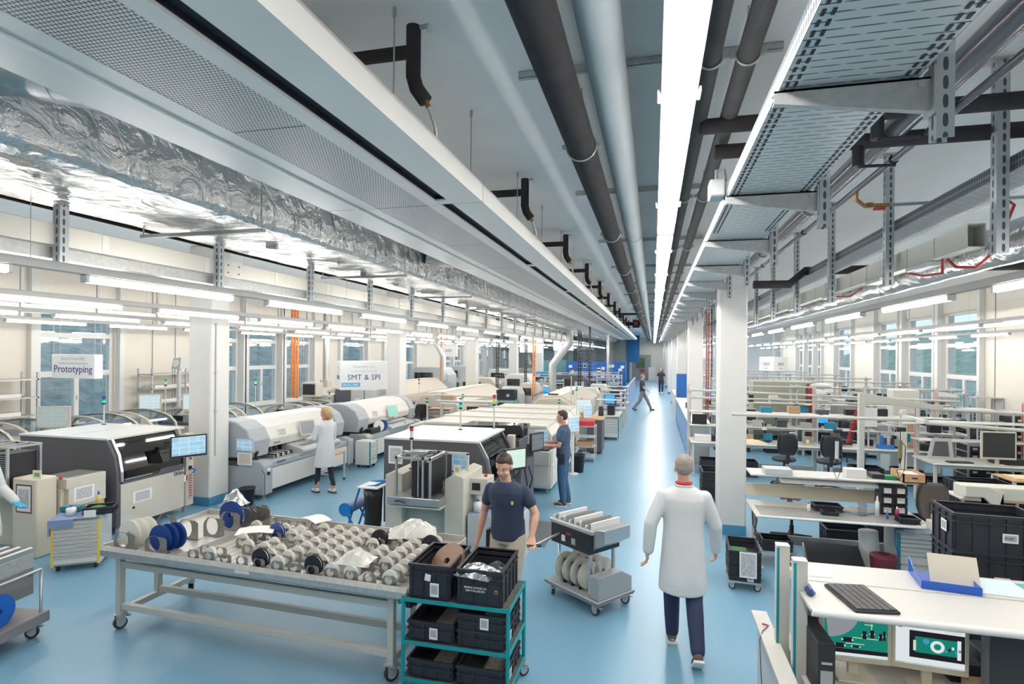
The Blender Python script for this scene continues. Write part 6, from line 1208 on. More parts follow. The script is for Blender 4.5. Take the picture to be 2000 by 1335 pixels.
bin_((-1.72, 13.35, 0), 'black waste bin behind the standing man', .17, .42)
t = thing('parts_cart', 'small steel cart with a red tray behind the standing man', 'cart', (-2.0, 14.6, 0))
for x in (0, .55):
    for y in (0, .45): B().box((x-.012, y-.012, .0), (x+.012, y+.012, .95), LGREY).o('leg', t)
for z in (.15, .4, .65, .93): B().box((0, 0, z-.02), (.55, .45, z), LGREY).o('shelf', t)
smallbox('red_tray', (-1.72, 14.82, .931), (.48, .36, .12), RED, 'bright red tray on the steel cart behind the standing man', 'tray'); smallbox('wooden_box', (-1.72, 14.82, .401), (.4, .3, .12), WOOD, 'wooden box on a lower shelf of the steel cart', 'box')
t = thing('test_cabinet', 'dark grey test cabinet with a monitor on top, right of the white machines', 'cabinet', (-1.80, 15.9, 0)); B().box((0, 0, .05), (.42, .8, .95), DGREY).box((-.38, .2, .05), (-.04, .8, .9), LGREY).o('cabinet_body', t, .008); B().box((-.45, -.05, .95), (.46, .85, .975), WOOD).o('top_board', t)
monitor((-1.95, 16.2, .976), .4, 'cream monitor with a yellow page on the dark test cabinet', .5, .42, 'white', CRT, name='operator_monitor')
# bench with drawers near the aisle
bench((-1.95, 18.6, 0), .9, 1.7, 'cream workbench with black binders beside the aisle', .78, 0, posts=(.05, .85), ph=1.45, shelves=((1.2, .35, 1.45),), arms=.3)
drawers((-1.32, 18.9, 0), 0, 'drawer cabinet with teal edges below the aisle bench', .5, .55, .7, (1, 1, 1, 1, 1, 2))
for i in range(3): smallbox('ring_binder', (-1.43+.085*i, 19.0, .782), (.075, .26, .31), BLACK, '%s black ring binder on the aisle bench, from the left' % ORD[i], 'binder', group='black binders on the aisle bench')
chair((-1.80, 18.0, 0), -1.2, 'black chair beside the aisle drawer cabinet', sh=.55)
o_far = oven(-3.9, 17.4, 6.2, 1.75, 'beige gabled reflow oven in the middle of the hall', 1.42)
def qlamp(x, y, z, lb): t = thing('articulated_lamp', lb, 'lamp', (x, y, z)); B().tube([(0, 0, 0), (0, 0, .12), (.35, 0, .26), (.55, 0, .2)], .012, BLACK).box((.5, -.06, .17), (.8, .06, .21), BLACK).o('arm', t)
qlamp(-3.6, 17.0, 1.37, 'black articulated lamp at the mouth of the gabled oven'); smallbox('lamp_post', (-3.6, 17.0, 0), (.06, .06, 1.368), MGREY, 'thin grey post carrying the articulated lamp by the gabled oven', 'post')
# ================================================================ second column zone: ovens, benches, racks
oven(-7.9, 17.6, 6.2, 1.7, 'beige reflow oven with rounded end behind the second placement machine', 1.42, sign=False)
bench((-6.15, 14.9, 0), 1.75, .85, 'packing bench with a shelf, dark monitor and teal posts in the middle', .78, 0, posts=(.04, 1.71), ph=1.62, shelves=((1.42, .4, .5),), light=(.15, 1.6, .6, 1.36), arms=.4); monitor((-5.0, 15.35, .781), .1, 'dark cream-framed monitor on the packing bench in the middle', .38, .40, 'dark', CRT)
drawers((-4.95, 15.15, 0), 0, 'drawer unit with teal edges under the packing bench', .48, .5, .68, (1, 1, 1, 2)); smallbox('cardboard_box', (-5.8, 15.55, 1.421), (.4, .25, .12), KRAFT, 'cardboard boxes on the shelf of the packing bench', 'box')
b = B()
for i in range(9): b.box((-5.9+.09*i, 15.2, .781), (-5.86+.09*i, 15.3+.02*(i % 3), .86+.02*(i % 2)), (BLACK, RED, MGREY, ALU)[i % 4])
tag(b.o('hand_tools'), 'row of small hand tools along the packing bench', 'tools', kind='stuff')
t = thing('letter_rack', 'small grey letter rack beside the second placement machine', 'shelf', (-6.75, 16.3, 0)); B().box((0, 0, 0), (.7, .5, .75), LGREY).o('base_cabinet', t)
for z in (.75, .85, .95, 1.05): B().box((0, 0, z), (.7, .4, z+.012), BEIGE).o('shelf', t)
B().box((0, 0, .75), (.012, .4, 1.07), LGREY).box((.688, 0, .75), (.7, .4, 1.07), LGREY).box((-.02, -.02, 1.06), (.72, .42, 1.08), WOOD).o('frame', t)
t = thing('crate_rack', 'teal shelf cart filled with black crates near the third column', 'cart', (-5.6, 19.8, 0))
for x in (0, .75):
    for y in (0, .55): B().cyl((x, y, 0), (x, y, 1.1), .016, TEAL, n=8).o('post', t)
for z in (.15, .6, 1.1): B().box((-.01, -.01, z-.02), (.76, .56, z), TEAL).o('shelf', t)
for i, z in enumerate((.151, .601, 1.101)): crate((-5.22, 20.08, z), .68, .5, .35, '%s crate on the teal crate rack near the third column' % ('bottom', 'middle', 'top')[i], lab=[('f', .1, .12, .1, .09)])
# risers and ducts in the centre
drop(-6.9, 24.6, 1.2, 4.69, 'dark twin cable riser left of the third column', BLACK, 2, .16); drop(-6.3, 27.8, 1.2, 4.69, 'second dark cable riser beyond the third column', BLACK, 2, .16)
drop(-4.65, 22.0, 1.1, 4.69, 'single orange cable riser in the middle of the hall', ORANGE, 2, .16); drop(-3.55, 27.5, 1.0, 4.69, 'thick black cable riser right of the orange one', BLACK, 2, .22); drop(-2.95, 27.0, 1.0, 4.69, 'thin black cable riser right of the thick one', BLACK, 1, .12)
spiral(-4.35, 24.8, .9, 3.86, .17, 'wide bent silver extraction duct in the middle of the hall', (1.4, 2.4, .75)); drop(-2.6, 33, .9, 4.69, 'pale twin cable riser near the blue partition', ALU, 2, .16); drop(-2.9, 36.8, .9, 4.69, 'second pale cable riser near the blue partition', ALU, 2, .16)
t = thing('ventilation_duct', 'silver header duct with branches across the rear left', 'duct'); B().tube([(-13.5, 50, 3.5), (-5.2, 50, 3.5)], .42, GALV, n=18).tube([(-10.5, 50, 3.5), (-9.9, 49.5, 3.2), (-9.8, 49.5, 2.0)], .25, GALV, n=14).tube([(-11.6, 50, 3.5), (-11.0, 49.4, 3.1), (-10.7, 49.4, 1.8)], .22, GALV, n=14).o('duct_body', t)
for xx in (-12.5, -9, -6): B().cyl((xx, 50, 3.9), (xx, 50, ZC-.001), .02, GALV, n=6).o('hanger', t)
# blue partitions beside the aisle
PB = mat('partition_blue', (.01, .12, .42), .45)
t = thing('partition_wall', 'low blue partition with pale top rail left of the aisle', 'partition', (-2.1, 29.6, 0)); B().box((0, 0, .05), (.85, .05, 1.12), PB).box((.80, .05, .05), (.85, 12, 1.12), mat('partition_side', (.20, .32, .58), .3)).o('panel', t); B().box((-.01, -.01, 1.12), (.87, .07, 1.16), LGREY).box((.79, .07, 1.12), (.87, 12, 1.16), LGREY).box((.78, -.012, 0), (.87, .07, 1.12), LGREY).box((0, 0, 0), (.85, .05, .05), LGREY).o('rail', t)
t = thing('notice_wall', 'blue office screen covered with paper notices at the rear', 'partition', (-6.2, 41, 0)); B().box((0, 0, 0), (4.3, .06, 2.25), PB).o('panel', t); random.seed(5)
for i in range(18): x = .2+random.random()*3.8; z = 1.0+random.random()*.9; B().box((x, -.01, z), (x+.25, -.002, z+.2), PAPER).o('notice', t)
t = thing('notice_wall', 'teal office screen left of the blue one at the rear', 'partition', (-8.9, 42, 0)); B().box((0, 0, 0), (2.6, .06, 2.3), mat('partition_teal', (.12, .30, .30), .5)).o('panel', t); B().box((.2, -.01, 1.9), (.6, -.002, 2.2), PAPER).o('notice', t)
t = thing('counter', 'long blue fronted counter along the right side of the aisle', 'counter', (.92, 15.2, 0)); B().box((0, 0, .12), (.05, 9.0, 1.0), mat('counter_blue', (.12, .25, .55), .25)).box((.0, 0, 0), (.05, 9, .12), mat('column_base_blue', (.07, .25, .42))).o('front_panel', t); B().box((-.02, -.02, 1.0), (.07, 9.0, 1.04), WHITE).box((.07, -.02, 1.0), (.53, 2.15, 1.04), WHITE).box((.07, 2.68, 1.0), (.53, 9.0, 1.04), WHITE).box((0, -.02, 0), (.04, 0, 1.0), LGREY).box((.05, 8.9, 0), (.5, 8.95, 1.0), LGREY).box((.05, .02, 0), (.5, .06, 1.0), LGREY).o('worktop', t, .003)
t = thing('partition_wall', 'tall blue screen standing on the right of the aisle', 'partition', (.95, 24.45, 0)); B().box((0, 0, 0), (.4, .08, 2.0), PB).o('panel', t); B().box((-.03, -.01, 0), (0, .09, 2.02), LGREY).box((-.03, -.01, 2.0), (.4, .09, 2.03), LGREY).o('frame', t)
t = thing('counter', 'white cabinet row with a hose loop on the right of the aisle', 'counter', (.95, 26.2, 0)); B().box((0, 0, 0), (.6, 4.5, .95), WHITE).box((-.02, -.02, .95), (.62, 4.5, .99), LGREY).o('cabinet_body', t)
t = thing('dispenser', 'small machine with a white rod on the aisle counter', 'machine', (1.2, 19.5, 1.041)); B().box((-.15, -.2, 0), (.2, .2, .18), DGREY).cyl((0, 0, .18), (0, 0, .55), .03, WHITEP).box((-.12, -.12, .3), (.2, .1, .34), LGREY).o('machine_body', t, .01)
t = thing('fire_extinguisher', 'red fire extinguisher at the end of the aisle', 'extinguisher', (.70, 48.6, .9)); B().cyl((0, 0, 0), (0, 0, .6), .1, RED).o('cylinder', t); B().cb((0, 0, .66), (.08, .08, .12), BLACK).o('valve', t); smallbox('extinguisher_stand', (.70, 48.6, 0), (.3, .3, .898), LGREY, 'grey pedestal under the red extinguisher at the aisle end', 'stand'); t = thing('ladder', 'grey ladder leaning at the right end of the aisle', 'ladder', (.75, 51, 0)); B().tube([(0, 0, 0), (.15, .9, 3.4)], .05, GALV).tube([(.3, 0, 0), (.45, .9, 3.4)], .05, GALV).o('rails', t)
for k_ in range(10): B().tube([(.0+.015*k_, .09*k_, .3*k_+.2), (.3+.015*k_, .09*k_, .3*k_+.2)], .018, GALV).o('rung', t)
smallbox('wall_unit', (-.15, 62.6, 0), (.7, .3, 1.4), WHITEP, 'white cabinet beside the door at the hall end', 'cabinet')
sign(-7.4, 33.6, 2.85, 1.0, 1.0, .95, .8, 'small white hanging sign over the rear benches, left of its pair', [('TEST', .22, .4, TXT)], [('AOI', .2, .4, TXT)]); sign(-5.4, 34.0, 3.0, .9, .9, .75, .8, 'small white hanging sign over the rear benches, near the blue portal', [('THT', .22, .3, TXT)], [('THT', .2, .3, TXT)]); sign(-10.6, 27, 2.6, .9, .8, .6, .3, 'small white hanging sign beyond the second column', [('AOI', .2, .25, TXT)], [('AOI', .2, .25, TXT)])
# ================================================================ rear left field of machines and benches
random.seed(21)
def dmach(x, y, W, D, H_, lb, m, acc):
    t = thing('test_machine', lb, 'machine', (x, y, 0)); B().box((0, 0, .06), (W, D, H_*.62), m).prism([(0, H_*.62), (W, H_*.62), (W, H_*.8), (W*.85, H_), (.1*W, H_), (0, H_*.85)], 'y', .05, D, m).o('machine_body', t, .02)
    B().box((W*.12, -.01, H_*.66), (W*.6, .03, H_*.86), SMOKE).box((W*.12, .031, H_*.66), (W*.6, .05, H_*.86), DGREY).o('window', t); B().box((W*.68, -.015, H_*.6), (W*.9, .0, H_*.78), screen('screen_grey', 'grey')).o('display', t); B().box((W*.1, -.012, H_*.1), (W*.9, 0, H_*.5), acc).o('door', t, .004); B().box((.02, .02, 0), (W-.02, D-.02, .06), BLACK).o('plinth', t)
    return t
far = [(-9.9, 28.0, 2.0, 1.4, 1.5, 'beige machine with rounded hood left of the third column', SIP, CREAM), (-7.6, 28.6, 1.4, 1.5, 1.7, 'white tester with a tall front right of the third column', WHITE, WHITE), (-6.0, 26.8, 1.1, 1.0, 1.25, 'cream tester in front of the white tall tester', CREAM, LGREY), (-12.9, 28.5, 2.2, 1.4, 2.0, 'machine with dark rounded frame at the rear left windows', LGREY, DGREY), (-12.9, 32.5, 2.2, 1.4, 2.0, 'second machine with dark rounded frame at the rear left windows', LGREY, DGREY),
       (-5.9, 31.5, 2.4, 1.2, 1.6, 'wide dark grey machine behind the spiral duct', DGREY, DGREY), (-3.3, 29.8, 1.0, 1.0, 1.2, 'small white machine in front of the low blue partition', WHITE, WHITE), (-11.0, 37, 2.0, 1.4, 1.7, 'pale machine below the silver header duct', WHITE, LGREY), (-8.0, 36.5, 1.5, 1.2, 1.6, 'bright blue tank machine at the rear left', mat('tank_blue', (.02, .25, .5), .4), LGREY)]
for a in far: dmach(*a)
COLS = [BLACK, WHITE, DGREY, LGREY, mat('box_blue', (.02, .25, .4)), BLACK, MGREY, KRAFT]
CN = ['black', 'white', 'charcoal', 'pale grey', 'blue', 'dark', 'grey', 'brown']
def benchrow(x0, y, n, w_, side, rowname, items=5, ph=1.6, acc=None):
    for i in range(n):
        x = x0+w_*i; nm = '%s bench of %s' % (ORD[i], rowname)
        bench((x, y, 0), w_-.06, .8, nm, .76, 0, posts=(.05, w_-.11), ph=ph, shelves=((1.12, .3, .5), (1.42, .3, .5)), acc=acc, arms=.45)
        for j in range(items):
            ci = random.randrange(8); xx = x+.2+(w_-.5)*j/max(1, items-1); z = random.choice((.761, .761, 1.121, 1.421)); d_ = (random.uniform(.10, .26), random.uniform(.1, .2), random.uniform(.07, .22))
            smallbox('parts_box', (xx, y+(.68 if z > 1 else .55), z), d_, COLS[ci], '%s box, %s on the %s' % (CN[ci], ORD[j], nm), 'box', bev=.002)
        if i % 2 == 0: monitor((x+w_*.35, y+.3, .761), random.uniform(-.3, .3), 'monitor on the %s' % nm, .42, .38, random.choice(('dark', 'grey', 'win')), random.choice((BLACK, CRT)))
        else: chair((x+w_*.5, y-.45, 0), PI+random.uniform(-.5, .5), 'chair at the %s' % nm)
benchrow(-6.6, 36.2, 2, 2.0, 0, 'the rear row before the blue screen'); benchrow(-5.6, 38.6, 2, 1.7, 0, 'the row against the blue screen'); benchrow(-12.2, 40.5, 2, 2.1, 0, 'the far left row'); benchrow(-5.2, 25.6, 1, 1.2, 0, 'the short row behind the gabled oven')
# ================================================================ right bay
# row 0: bench with grey mat beside the near column
t = bench((1.30, 7.80, 0), 2.0, .82, 'workbench with a grey mat beside the near column', .75, 0, posts=(1.98,), ph=2.08, shelves=((1.19, .42, .45),), light=(.40, 1.85, .60, 1.12), leg=False)
MATG = mat('bench_mat_grey', (.30, .30, .29), .3, nz=.1, scale=3); o = B().box((.06, .03, .751), (1.93, .50, .754), MATG).o('bench_mat', t)
B().prism([(.895, 2.02), (.895, 1.88), (.2, 1.97), (.2, 2.02)], 'x', 1.955, 2.005, FRAMEW).cyl((-.25, .45, 1.99), (2.0, .45, 1.99), .022, FRAMEW).cyl((2.0, .22, 1.98), (3.6, .22, 1.90), .022, FRAMEW).o('gantry', t, .004)
B().box((.06, .70, 0), (.12, .78, .72), FRAMEW).box((1.85, .70, 0), (1.91, .78, .72), FRAMEW).box((.06, .1, 0), (.12, .76, .04), FRAMEW).box((1.85, .1, 0), (1.91, .76, .04), FRAMEW).box((.12, .72, .18), (1.85, .76, .30), MGREY).box((0, .83, .80), (1.95, .85, .98), BEIGE).o('bench_frame', t, .003)
t = thing('bench_extension', 'lower side shelf with tray under the grey mat bench', 'shelf', (1.25, 8.1, 0)); B().box((0.05, 0, .18), (.6, .5, .2), MGREY).box((.05, 0, 0), (.09, .5, .18), MGREY).box((.56, 0, 0), (.6, .5, .18), MGREY).o('shelf', t)
crate((1.62, 8.25, .201), .38, .3, .15, 'black crate on the low shelf under the grey mat bench')
o = B().box((-.32, -.22, 0), (.32, .22, .05), BLACK).box((-.34, -.24, -.02), (.34, .24, .0), GALV).o('equipment_case', bev=.006); o.location = (2.30, 8.15, .18); o.rotation_euler = (.35, 0, -.1); tag(o, 'black flat equipment case tilted under the grey mat bench', 'case')
smallbox('case_stand', (2.30, 8.25, 0), (.6, .3, .08), MGREY, 'low grey stand under the tilted black case', 'stand')
t = thing('waste_bin', 'maroon swing bin under the grey mat bench', 'bin', (2.82, 7.98, 0)); B().lathe([(.001, 0), (.13, 0), (.155, .30), (.155, .31), (.07, .33), (.06, .29), (.001, .29)], (0, 0, 0), mat('maroon', (.16, .02, .03)), 20).o('bin_body', t)
t = thing('paper_roll', 'large white paper roll leaning behind the maroon bin', 'roll', (2.80, 8.35, 0)); B().cyl((0, 0, 0), (-.03, .02, .50), .115, PAPER, n=22).o('roll_body', t)
drawers((3.22, 8.28, 0), 0, 'drawer cabinet with teal edges under the right end of the grey mat bench', .44, .45, .60, (1, 1, 1, 1, 1, 2, 2))
tag(B().tube([(3.05, 8.2, .605), (3.2, 8.15, .62), (3.4, 8.25, .61), (3.3, 8.35, .62), (3.1, 8.3, .615), (2.98, 8.1, .60), (2.96, 8.02, .45), (3.0, 8.0, .3)], .007, BLUE).o('blue_cable'), 'coil of blue cable on the drawer cabinet under the bench', 'cable')
tag(B().tube([(1.40, 8.5, .72), (1.42, 8.45, .5), (1.38, 8.4, .32), (1.46, 8.42, .25)], .008, BLACK).tube([(1.36, 8.5, .72), (1.36, 8.4, .45), (1.44, 8.38, .3), (1.36, 8.3, .26)], .008, BLACK).o('loose_cables'), 'tangle of black cables hanging by the near column', 'cable')
smallbox('power_supply', (1.65, 8.35, 1.191), (.34, .25, .08), LGREY, 'grey bench power supply on the upper shelf by the column', 'power supply'); smallbox('white_box', (2.62, 8.42, 1.191), (.24, .16, .11), WHITEP, 'small white box in the middle of the upper shelf', 'box'); smallbox('green_box', (3.02, 8.38, 1.191), (.14, .12, .05), mat('box_green', (.01, .22, .08), .4), 'green box on the upper shelf beside the wooden case', 'box'); smallbox('black_box', (2.88, 8.45, 1.191), (.14, .2, .06), BLACK, 'black box left of the green box on the upper shelf', 'box')
t = thing('wooden_case', 'open wooden case on the right end of the upper shelf', 'case', (3.24, 8.32, 1.191)); B().box((-.13, -.12, 0), (.13, .3, .01), WOOD).box((-.13, -.12, 0), (.13, -.105, .11), WOOD).box((-.13, .285, 0), (.13, .3, .11), WOOD).box((-.13, -.12, 0), (-.115, .3, .11), WOOD).box((.115, -.12, 0), (.13, .3, .11), WOOD).box((-.11, -.1, .01), (.11, .27, .085), PAPER).o('case_body', t); B().box((-.03, -.1215, .05), (.03, -.1195, .07), BLACK).o('grip_hole', t)
for i, (x, y) in enumerate(((2.95, 8.35), (3.11, 8.37))):
    for j in range(3): drawers((x, y, .755+.125*j), 0, '%s small black drawer of the %s stack on the grey mat bench' % (('lowest', 'middle', 'top')[j], ('left', 'right')[i]), .15, .22, .122, (1,), BLACK, BLACK, wheels=0, group='small black drawers on the bench')
bottle((2.80, 8.15, .755), .024, .26, PAPER, PAPER, 'white sealant cartridge on the grey mat bench', 'cartridge'); bottle((2.98, 8.03, .755), .022, .17, mat('pink_liquid', (.45, .03, .12), .3), PAPER, 'pink squeeze bottle on the grey mat bench'); bottle((2.88, 8.05, .755), .014, .10, mat('blue_liquid', (.04, .15, .5), .3), BLUE, 'tiny blue bottle on the grey mat bench')
crate((2.25, 8.28, .755), .34, .22, .08, 'long flat black tray on the grey mat bench'); crate((2.22, 8.05, .755), .2, .12, .05, 'small black tray in front of the long flat one'); crate((3.06, 7.94, .755), .22, .2, .07, 'black tray with clips on the right end of the grey mat bench'); smallbox('parts_jar', (2.62, 8.12, .755), (.09, .07, .16), GLASSM, 'clear jar with a label on the grey mat bench', 'jar'); smallbox('paper_pad', (3.2, 7.86, .752), (.16, .12, .003), PAPER, 'sheet of paper on the right corner of the grey mat bench', 'paper')
tag(B().tube([(2.35, 8.3, .76), (2.5, 8.2, .77), (2.6, 8.1, .765), (2.75, 8.22, .762), (2.85, 8.3, .762)], .006, mat('cable_light_blue', (.1, .35, .6), .5)).o('blue_cable'), 'light blue cable curling across the grey mat bench', 'cable')
# screwdrivers hanging
def driver(x, y, z, m, lb): t = thing('power_screwdriver', lb, 'tool', (x, y, z)); B().cyl((0, 0, -.35), (0, 0, -.12), .022, m, n=12).cyl((0, 0, -.42), (0, 0, -.35), .008, BLACK, r2=.018).o('tool_body', t); B().tube([(0, 0, -.12), (0, 0, 0), (.03, 0, .04)], .006, BLACK).tube([(.0, .01, -.12), (.06, 0, -.2), (.05, 0, -.5), (0, 0, -.62), (-.04, 0, -.5)], .005, BLACK).o('cable', t); B().cyl((-.05, -.02, .02), (.05, -.02, .02), .028, BLACK, n=12).cyl((0, 0, .03), (0, 0, .14), .003, STEEL, n=5).o('balancer', t)
driver(3.08, 8.22, 1.85, mat('olive', (.16, .18, .05), .5), 'olive green power screwdriver hanging right of the gantry post'); driver(2.35, 8.22, 1.80, LGREY, 'grey power screwdriver hanging left of the gantry post')
# soldering unit on bench at right, grey chair
bench((3.55, 7.1, 0), 2.4, .9, 'bench carrying the cream gantry at the right edge', .75, 0)
t = thing('soldering_gantry', 'cream soldering gantry with sloped arms behind the tall crates', 'machine', (3.60, 7.30, .751)); GC = mat('gantry_cream', (.60, .58, .50), .45)
B().prism([(0, 0), (.14, 0), (.14, .32), (-.04, .50), (-.22, .50), (-.22, .62), (.0, .62), (.14, .56)], 'y', 0, .08, GC).prism([(1.05, 0), (1.2, 0), (1.2, .35), (1.0, .62), (.9, .62), (.9, .52), (1.05, .34)], 'y', 0, .08, GC).o('arm', t, .006); B().box((-.2, .08, .46), (.98, .32, .60), GC).o('cross_beam', t, .008); B().box((-.35, .1, .1), (1.15, .5, .16), STEEL).box((-.4, .0, 0), (1.2, .5, .1), GC).o('bed', t, .004); B().cyl((.55, .0, .36), (.55, .04, .36), .09, KRAFT, n=20).cyl((.55, -.01, .36), (.55, .0, .36), .035, BLACK).o('wire_spool', t); B().tube([(.1, .05, .5), (.18, .0, .3), (.2, .0, .1)], .008, BLACK).o('cable', t)
chair((3.62, 8.35, 0), math.radians(8), 'grey fabric office chair behind the cream gantry', mat('fabric_taupe', (.13, .11, .10), .85, bump=.2, bscale=80), sh=.55); chair((2.05, 9.3, 0), math.radians(-5), 'taupe office chair seen behind the grey mat bench', mat('fabric_taupe', (.13, .11, .10)), sh=.45)
crate((2.75, 9.2, 0), .6, .4, .3, 'black crate on the floor behind the grey mat bench'); crate((3.15, 9.6, 0), .6, .4, .4, 'deeper black crate on the floor behind the drawer stacks'); crate((3.75, 9.3, 0), .5, .4, .5, 'tall black crate on the floor behind the grey chair')
smallbox('paper_box', (3.62, 7.15, .751), (.2, .14, .08), KRAFT, 'cardboard tray with papers beside the gantry', 'box')
# mid crates and small wood tables
t = thing('side_table', 'wooden edged side table in front of the dark monitor bench', 'table', (4.25, 9.3, 0)); B().box((0, 0, .78), (.95, .5, .80), BENCHW).box((-.005, -.005, .775), (.955, .0, .802), WOOD).o('table_top', t)
for x in (.03, .9):
    for y in (.03, .45): B().box((x, y, 0), (x+.03, y+.03, .78), LGREY).o('leg', t)
B().box((.03, .03, .45), (.92, .05, .48), LGREY).box((.03, .03, .62), (.92, .05, .65), LGREY).o('rail', t)
t = thing('side_table', 'grey topped steel table at the right edge with black crates below', 'table', (5.45, 9.2, 0)); B().box((0, 0, .80), (1.2, .6, .82), mat('table_top_grey', (.42, .41, .38), .5)).o('table_top', t)
for x in (.0, 1.17):
    for y in (.0, .57): B().box((x, y, 0), (x+.03, y+.03, .80), LGREY).o('leg', t)
for i in range(3): crate((6.05, 9.5, .02+.25*i), .9, .5, .24, '%s crate from the floor below the grey topped table' % ORD[i])
crate((4.95, 10.3, .45), .75, .6, .42, 'large open black crate with papers in the right bay'); crate((4.95, 10.3, 0), .75, .6, .44, 'large black crate below the open one in the right bay'); smallbox('paper_bundle', (4.9, 10.2, .70), (.4, .3, .12), PAPER, 'bundle of papers in the large open black crate', 'paper'); t = thing('side_table', 'table with a yellow paper pad right of the large open crate', 'table', (5.45, 10.4, 0)); B().box((0, 0, .86), (1.1, .6, .88), WOOD).o('table_top', t)
for x in (.0, 1.06):
    for y in (.0, .56): B().box((x, y, 0), (x+.04, y+.04, .86), LGREY).o('leg', t)
smallbox('paper_pad', (5.85, 10.7, .881), (.6, .35, .02), mat('yellow_paper', (.75, .66, .40), .7), 'yellow paper pad on the wooden topped table', 'paper'); crate((5.95, 10.75, .3), .9, .4, .4, 'black crate of green boards under the wooden topped table'); smallbox('low_stand', (5.95, 10.75, 0), (.9, .4, .299), DGREY, 'dark base under the crate of green boards', 'stand')
# row 1
bench((.86, 13.75, 0), 2.85, .8, 'long white bench behind the near column', .78, 0, posts=(0.0, 2.82), ph=2.1, shelves=((1.12, .35, .5), (1.45, .35, .5)), light=(1.2, 2.6, .4, 1.42), acc=RED, skirt=True); bench((3.78, 13.75, 0), 2.5, .8, 'white bench continuing to the right of the two black chairs', .78, 0, posts=(.95, 2.4), ph=2.1, shelves=((1.12, .35, .5), (1.45, .35, .5)), acc=RED)
t = thing('bench_gantry', 'cream overhead rail frame above the second bench row', 'frame', (.86, 13.6, 0)); B().cyl((0, .2, 1.98), (5.4, .2, 1.86), .025, FRAMEW).cyl((0, .55, 1.78), (3.0, .55, 1.78), .022, FRAMEW).cyl((2.9, .6, 1.74), (5.4, .6, 1.74), .022, FRAMEW).o('rail', t)
for x in (.02, 2.86, 5.35): B().box((x-.03, 1.0, 0), (x+.03, 1.06, 2.02), FRAMEW).prism([(1.03, 2.02), (1.03, 1.9), (.15, 1.95), (.15, 2.0)], 'x', x-.025, x+.025, FRAMEW).o('upright', t, .004)
chair((2.72, 13.05, 0), PI+.08, 'left black office chair at the long white bench', sh=.60); chair((3.56, 13.0, 0), PI-.06, 'right black office chair at the long white bench', sh=.60); chair((1.7, 14.75, 0), 0, 'dark chair on the far side of the long white bench', sh=.5)
t = thing('laptop', 'black laptop standing open on the bench left of the near column', 'laptop', (1.10, 14.40, 1.121)); B().box((-.17, -.0, 0), (.17, .22, .015), BLACK).o('base', t); B().box((-.17, -.02, .0), (.17, -.005, .24), BLACK).o('lid', t, .004)
smallbox('white_box', (1.15, 14.05, .781), (.36, .25, .13), WHITEP, 'white storage box on the bench left of the near column', 'box'); o = B().cyl((0, 0, 0), (0, 0, .27), .06, PAPER, n=18).o('paper_roll'); o.location = (3.08, 14.0, .781); tag(o, 'white kitchen roll between the two black chairs', 'roll')
bottle((3.42, 14.05, .781), .035, .12, YEL, PAPER, 'yellow squat bottle beside the kitchen roll'); o = bag((2.2, 14.0, .781), (.7, .35, .07), mat('foam_yellow', (.80, .68, .42), .6), 'pale yellow foam trays on the long white bench', seed=31, name='foam_tray'); o['category'] = 'tray'
t = thing('coiled_air_hose', 'red coiled air hose hanging over the long white bench', 'hose', (4.35, 13.9, 0)); B().tube([(.25*(1-i/260)-.15+.05*math.cos(i*.55), .05*math.sin(i*.55), 1.86-.0038*i) for i in range(260)], .008, RED, n=5).o('hose', t)
for i in range(9): xx = 1.9+.52*i; ci = i % 8; smallbox('parts_box', (xx, 14.42, 1.121), (.22, .16, .12+.02*(i % 3)), COLS[ci], '%s box, %s on the middle shelf of the long white bench' % (CN[ci], ORD[i]), 'box')
for i in range(7): xx = 2.0+.6*i; ci = (i*3+1) % 8; smallbox('parts_box', (xx, 14.42, 1.451), (.25, .16, .10+.03*(i % 3)), COLS[ci], '%s box, %s on the top shelf of the long white bench' % (CN[ci], ORD[i]), 'box')
random.seed(9)
for i in range(10): xx = 1.8+.42*i; ci = (i*5+2) % 8; smallbox('parts_box', (xx, 14.38, .781), (.18, .14, .10+.04*(i % 3)), COLS[ci], '%s box, %s at the back of the long white bench top' % (CN[ci], ORD[i]), 'box')
smallbox('notice_board', (4.62, 13.95, 1.25), (.32, .02, .42), PAPER, 'white notice sheet with small pictures above the bench', 'sign'); smallbox('notice_stand', (4.62, 13.98, .781), (.03, .03, .468), LGREY, 'thin post under the white notice sheet', 'post')
b = thing('bottle_carrier', 'blue carrier with two bottles right of the notice sheet', 'carrier', (4.95, 14.0, .781)); B().box((-.15, -.08, 0), (.15, .08, .08), mat('carrier_blue', (.03, .2, .6), .4)).cyl((-.07, 0, .08), (-.07, 0, .28), .035, mat('carrier_blue', (.03, .2, .6))).cyl((.07, 0, .08), (.07, 0, .26), .035, LGREY).o('carrier_body', b)
# monitor bench further right
bench((5.0, 11.9, 0), 2.2, .9, 'bench with a large dark monitor in the right bay', .85, 0, posts=(.1, 1.9), ph=1.95, shelves=((1.2, .35, .6), (1.55, .35, .6)), acc=RED); monitor((6.05, 12.0, .851), .05, 'large dark cream-framed monitor facing the aisle in the right bay', .55, .50, 'dark', BEIGE); smallbox('desktop_computer', (6.3, 12.25, .851), (.4, .35, .11), BLACK, 'flat black desktop computer beside the large dark monitor', 'computer'); keyboard((5.5, 12.1, .851), .1, 'pale keyboard left of the large dark monitor', .4, .15)
t = thing('frame_stand', 'grey picture frame like fixture leaning left of the dark monitor', 'fixture', (5.3, 12.4, .851)); B().prism([(-.2, 0), (.25, 0), (.2, .4), (-.12, .4)], 'y', 0, .02, LGREY).prism([(-.12, .06), (.17, .06), (.14, .34), (-.07, .34)], 'y', -.004, 0, DGREY).o('plate', t); B().box((-.02, .02, 0), (.02, .15, .25), MGREY).o('rear_leg', t)
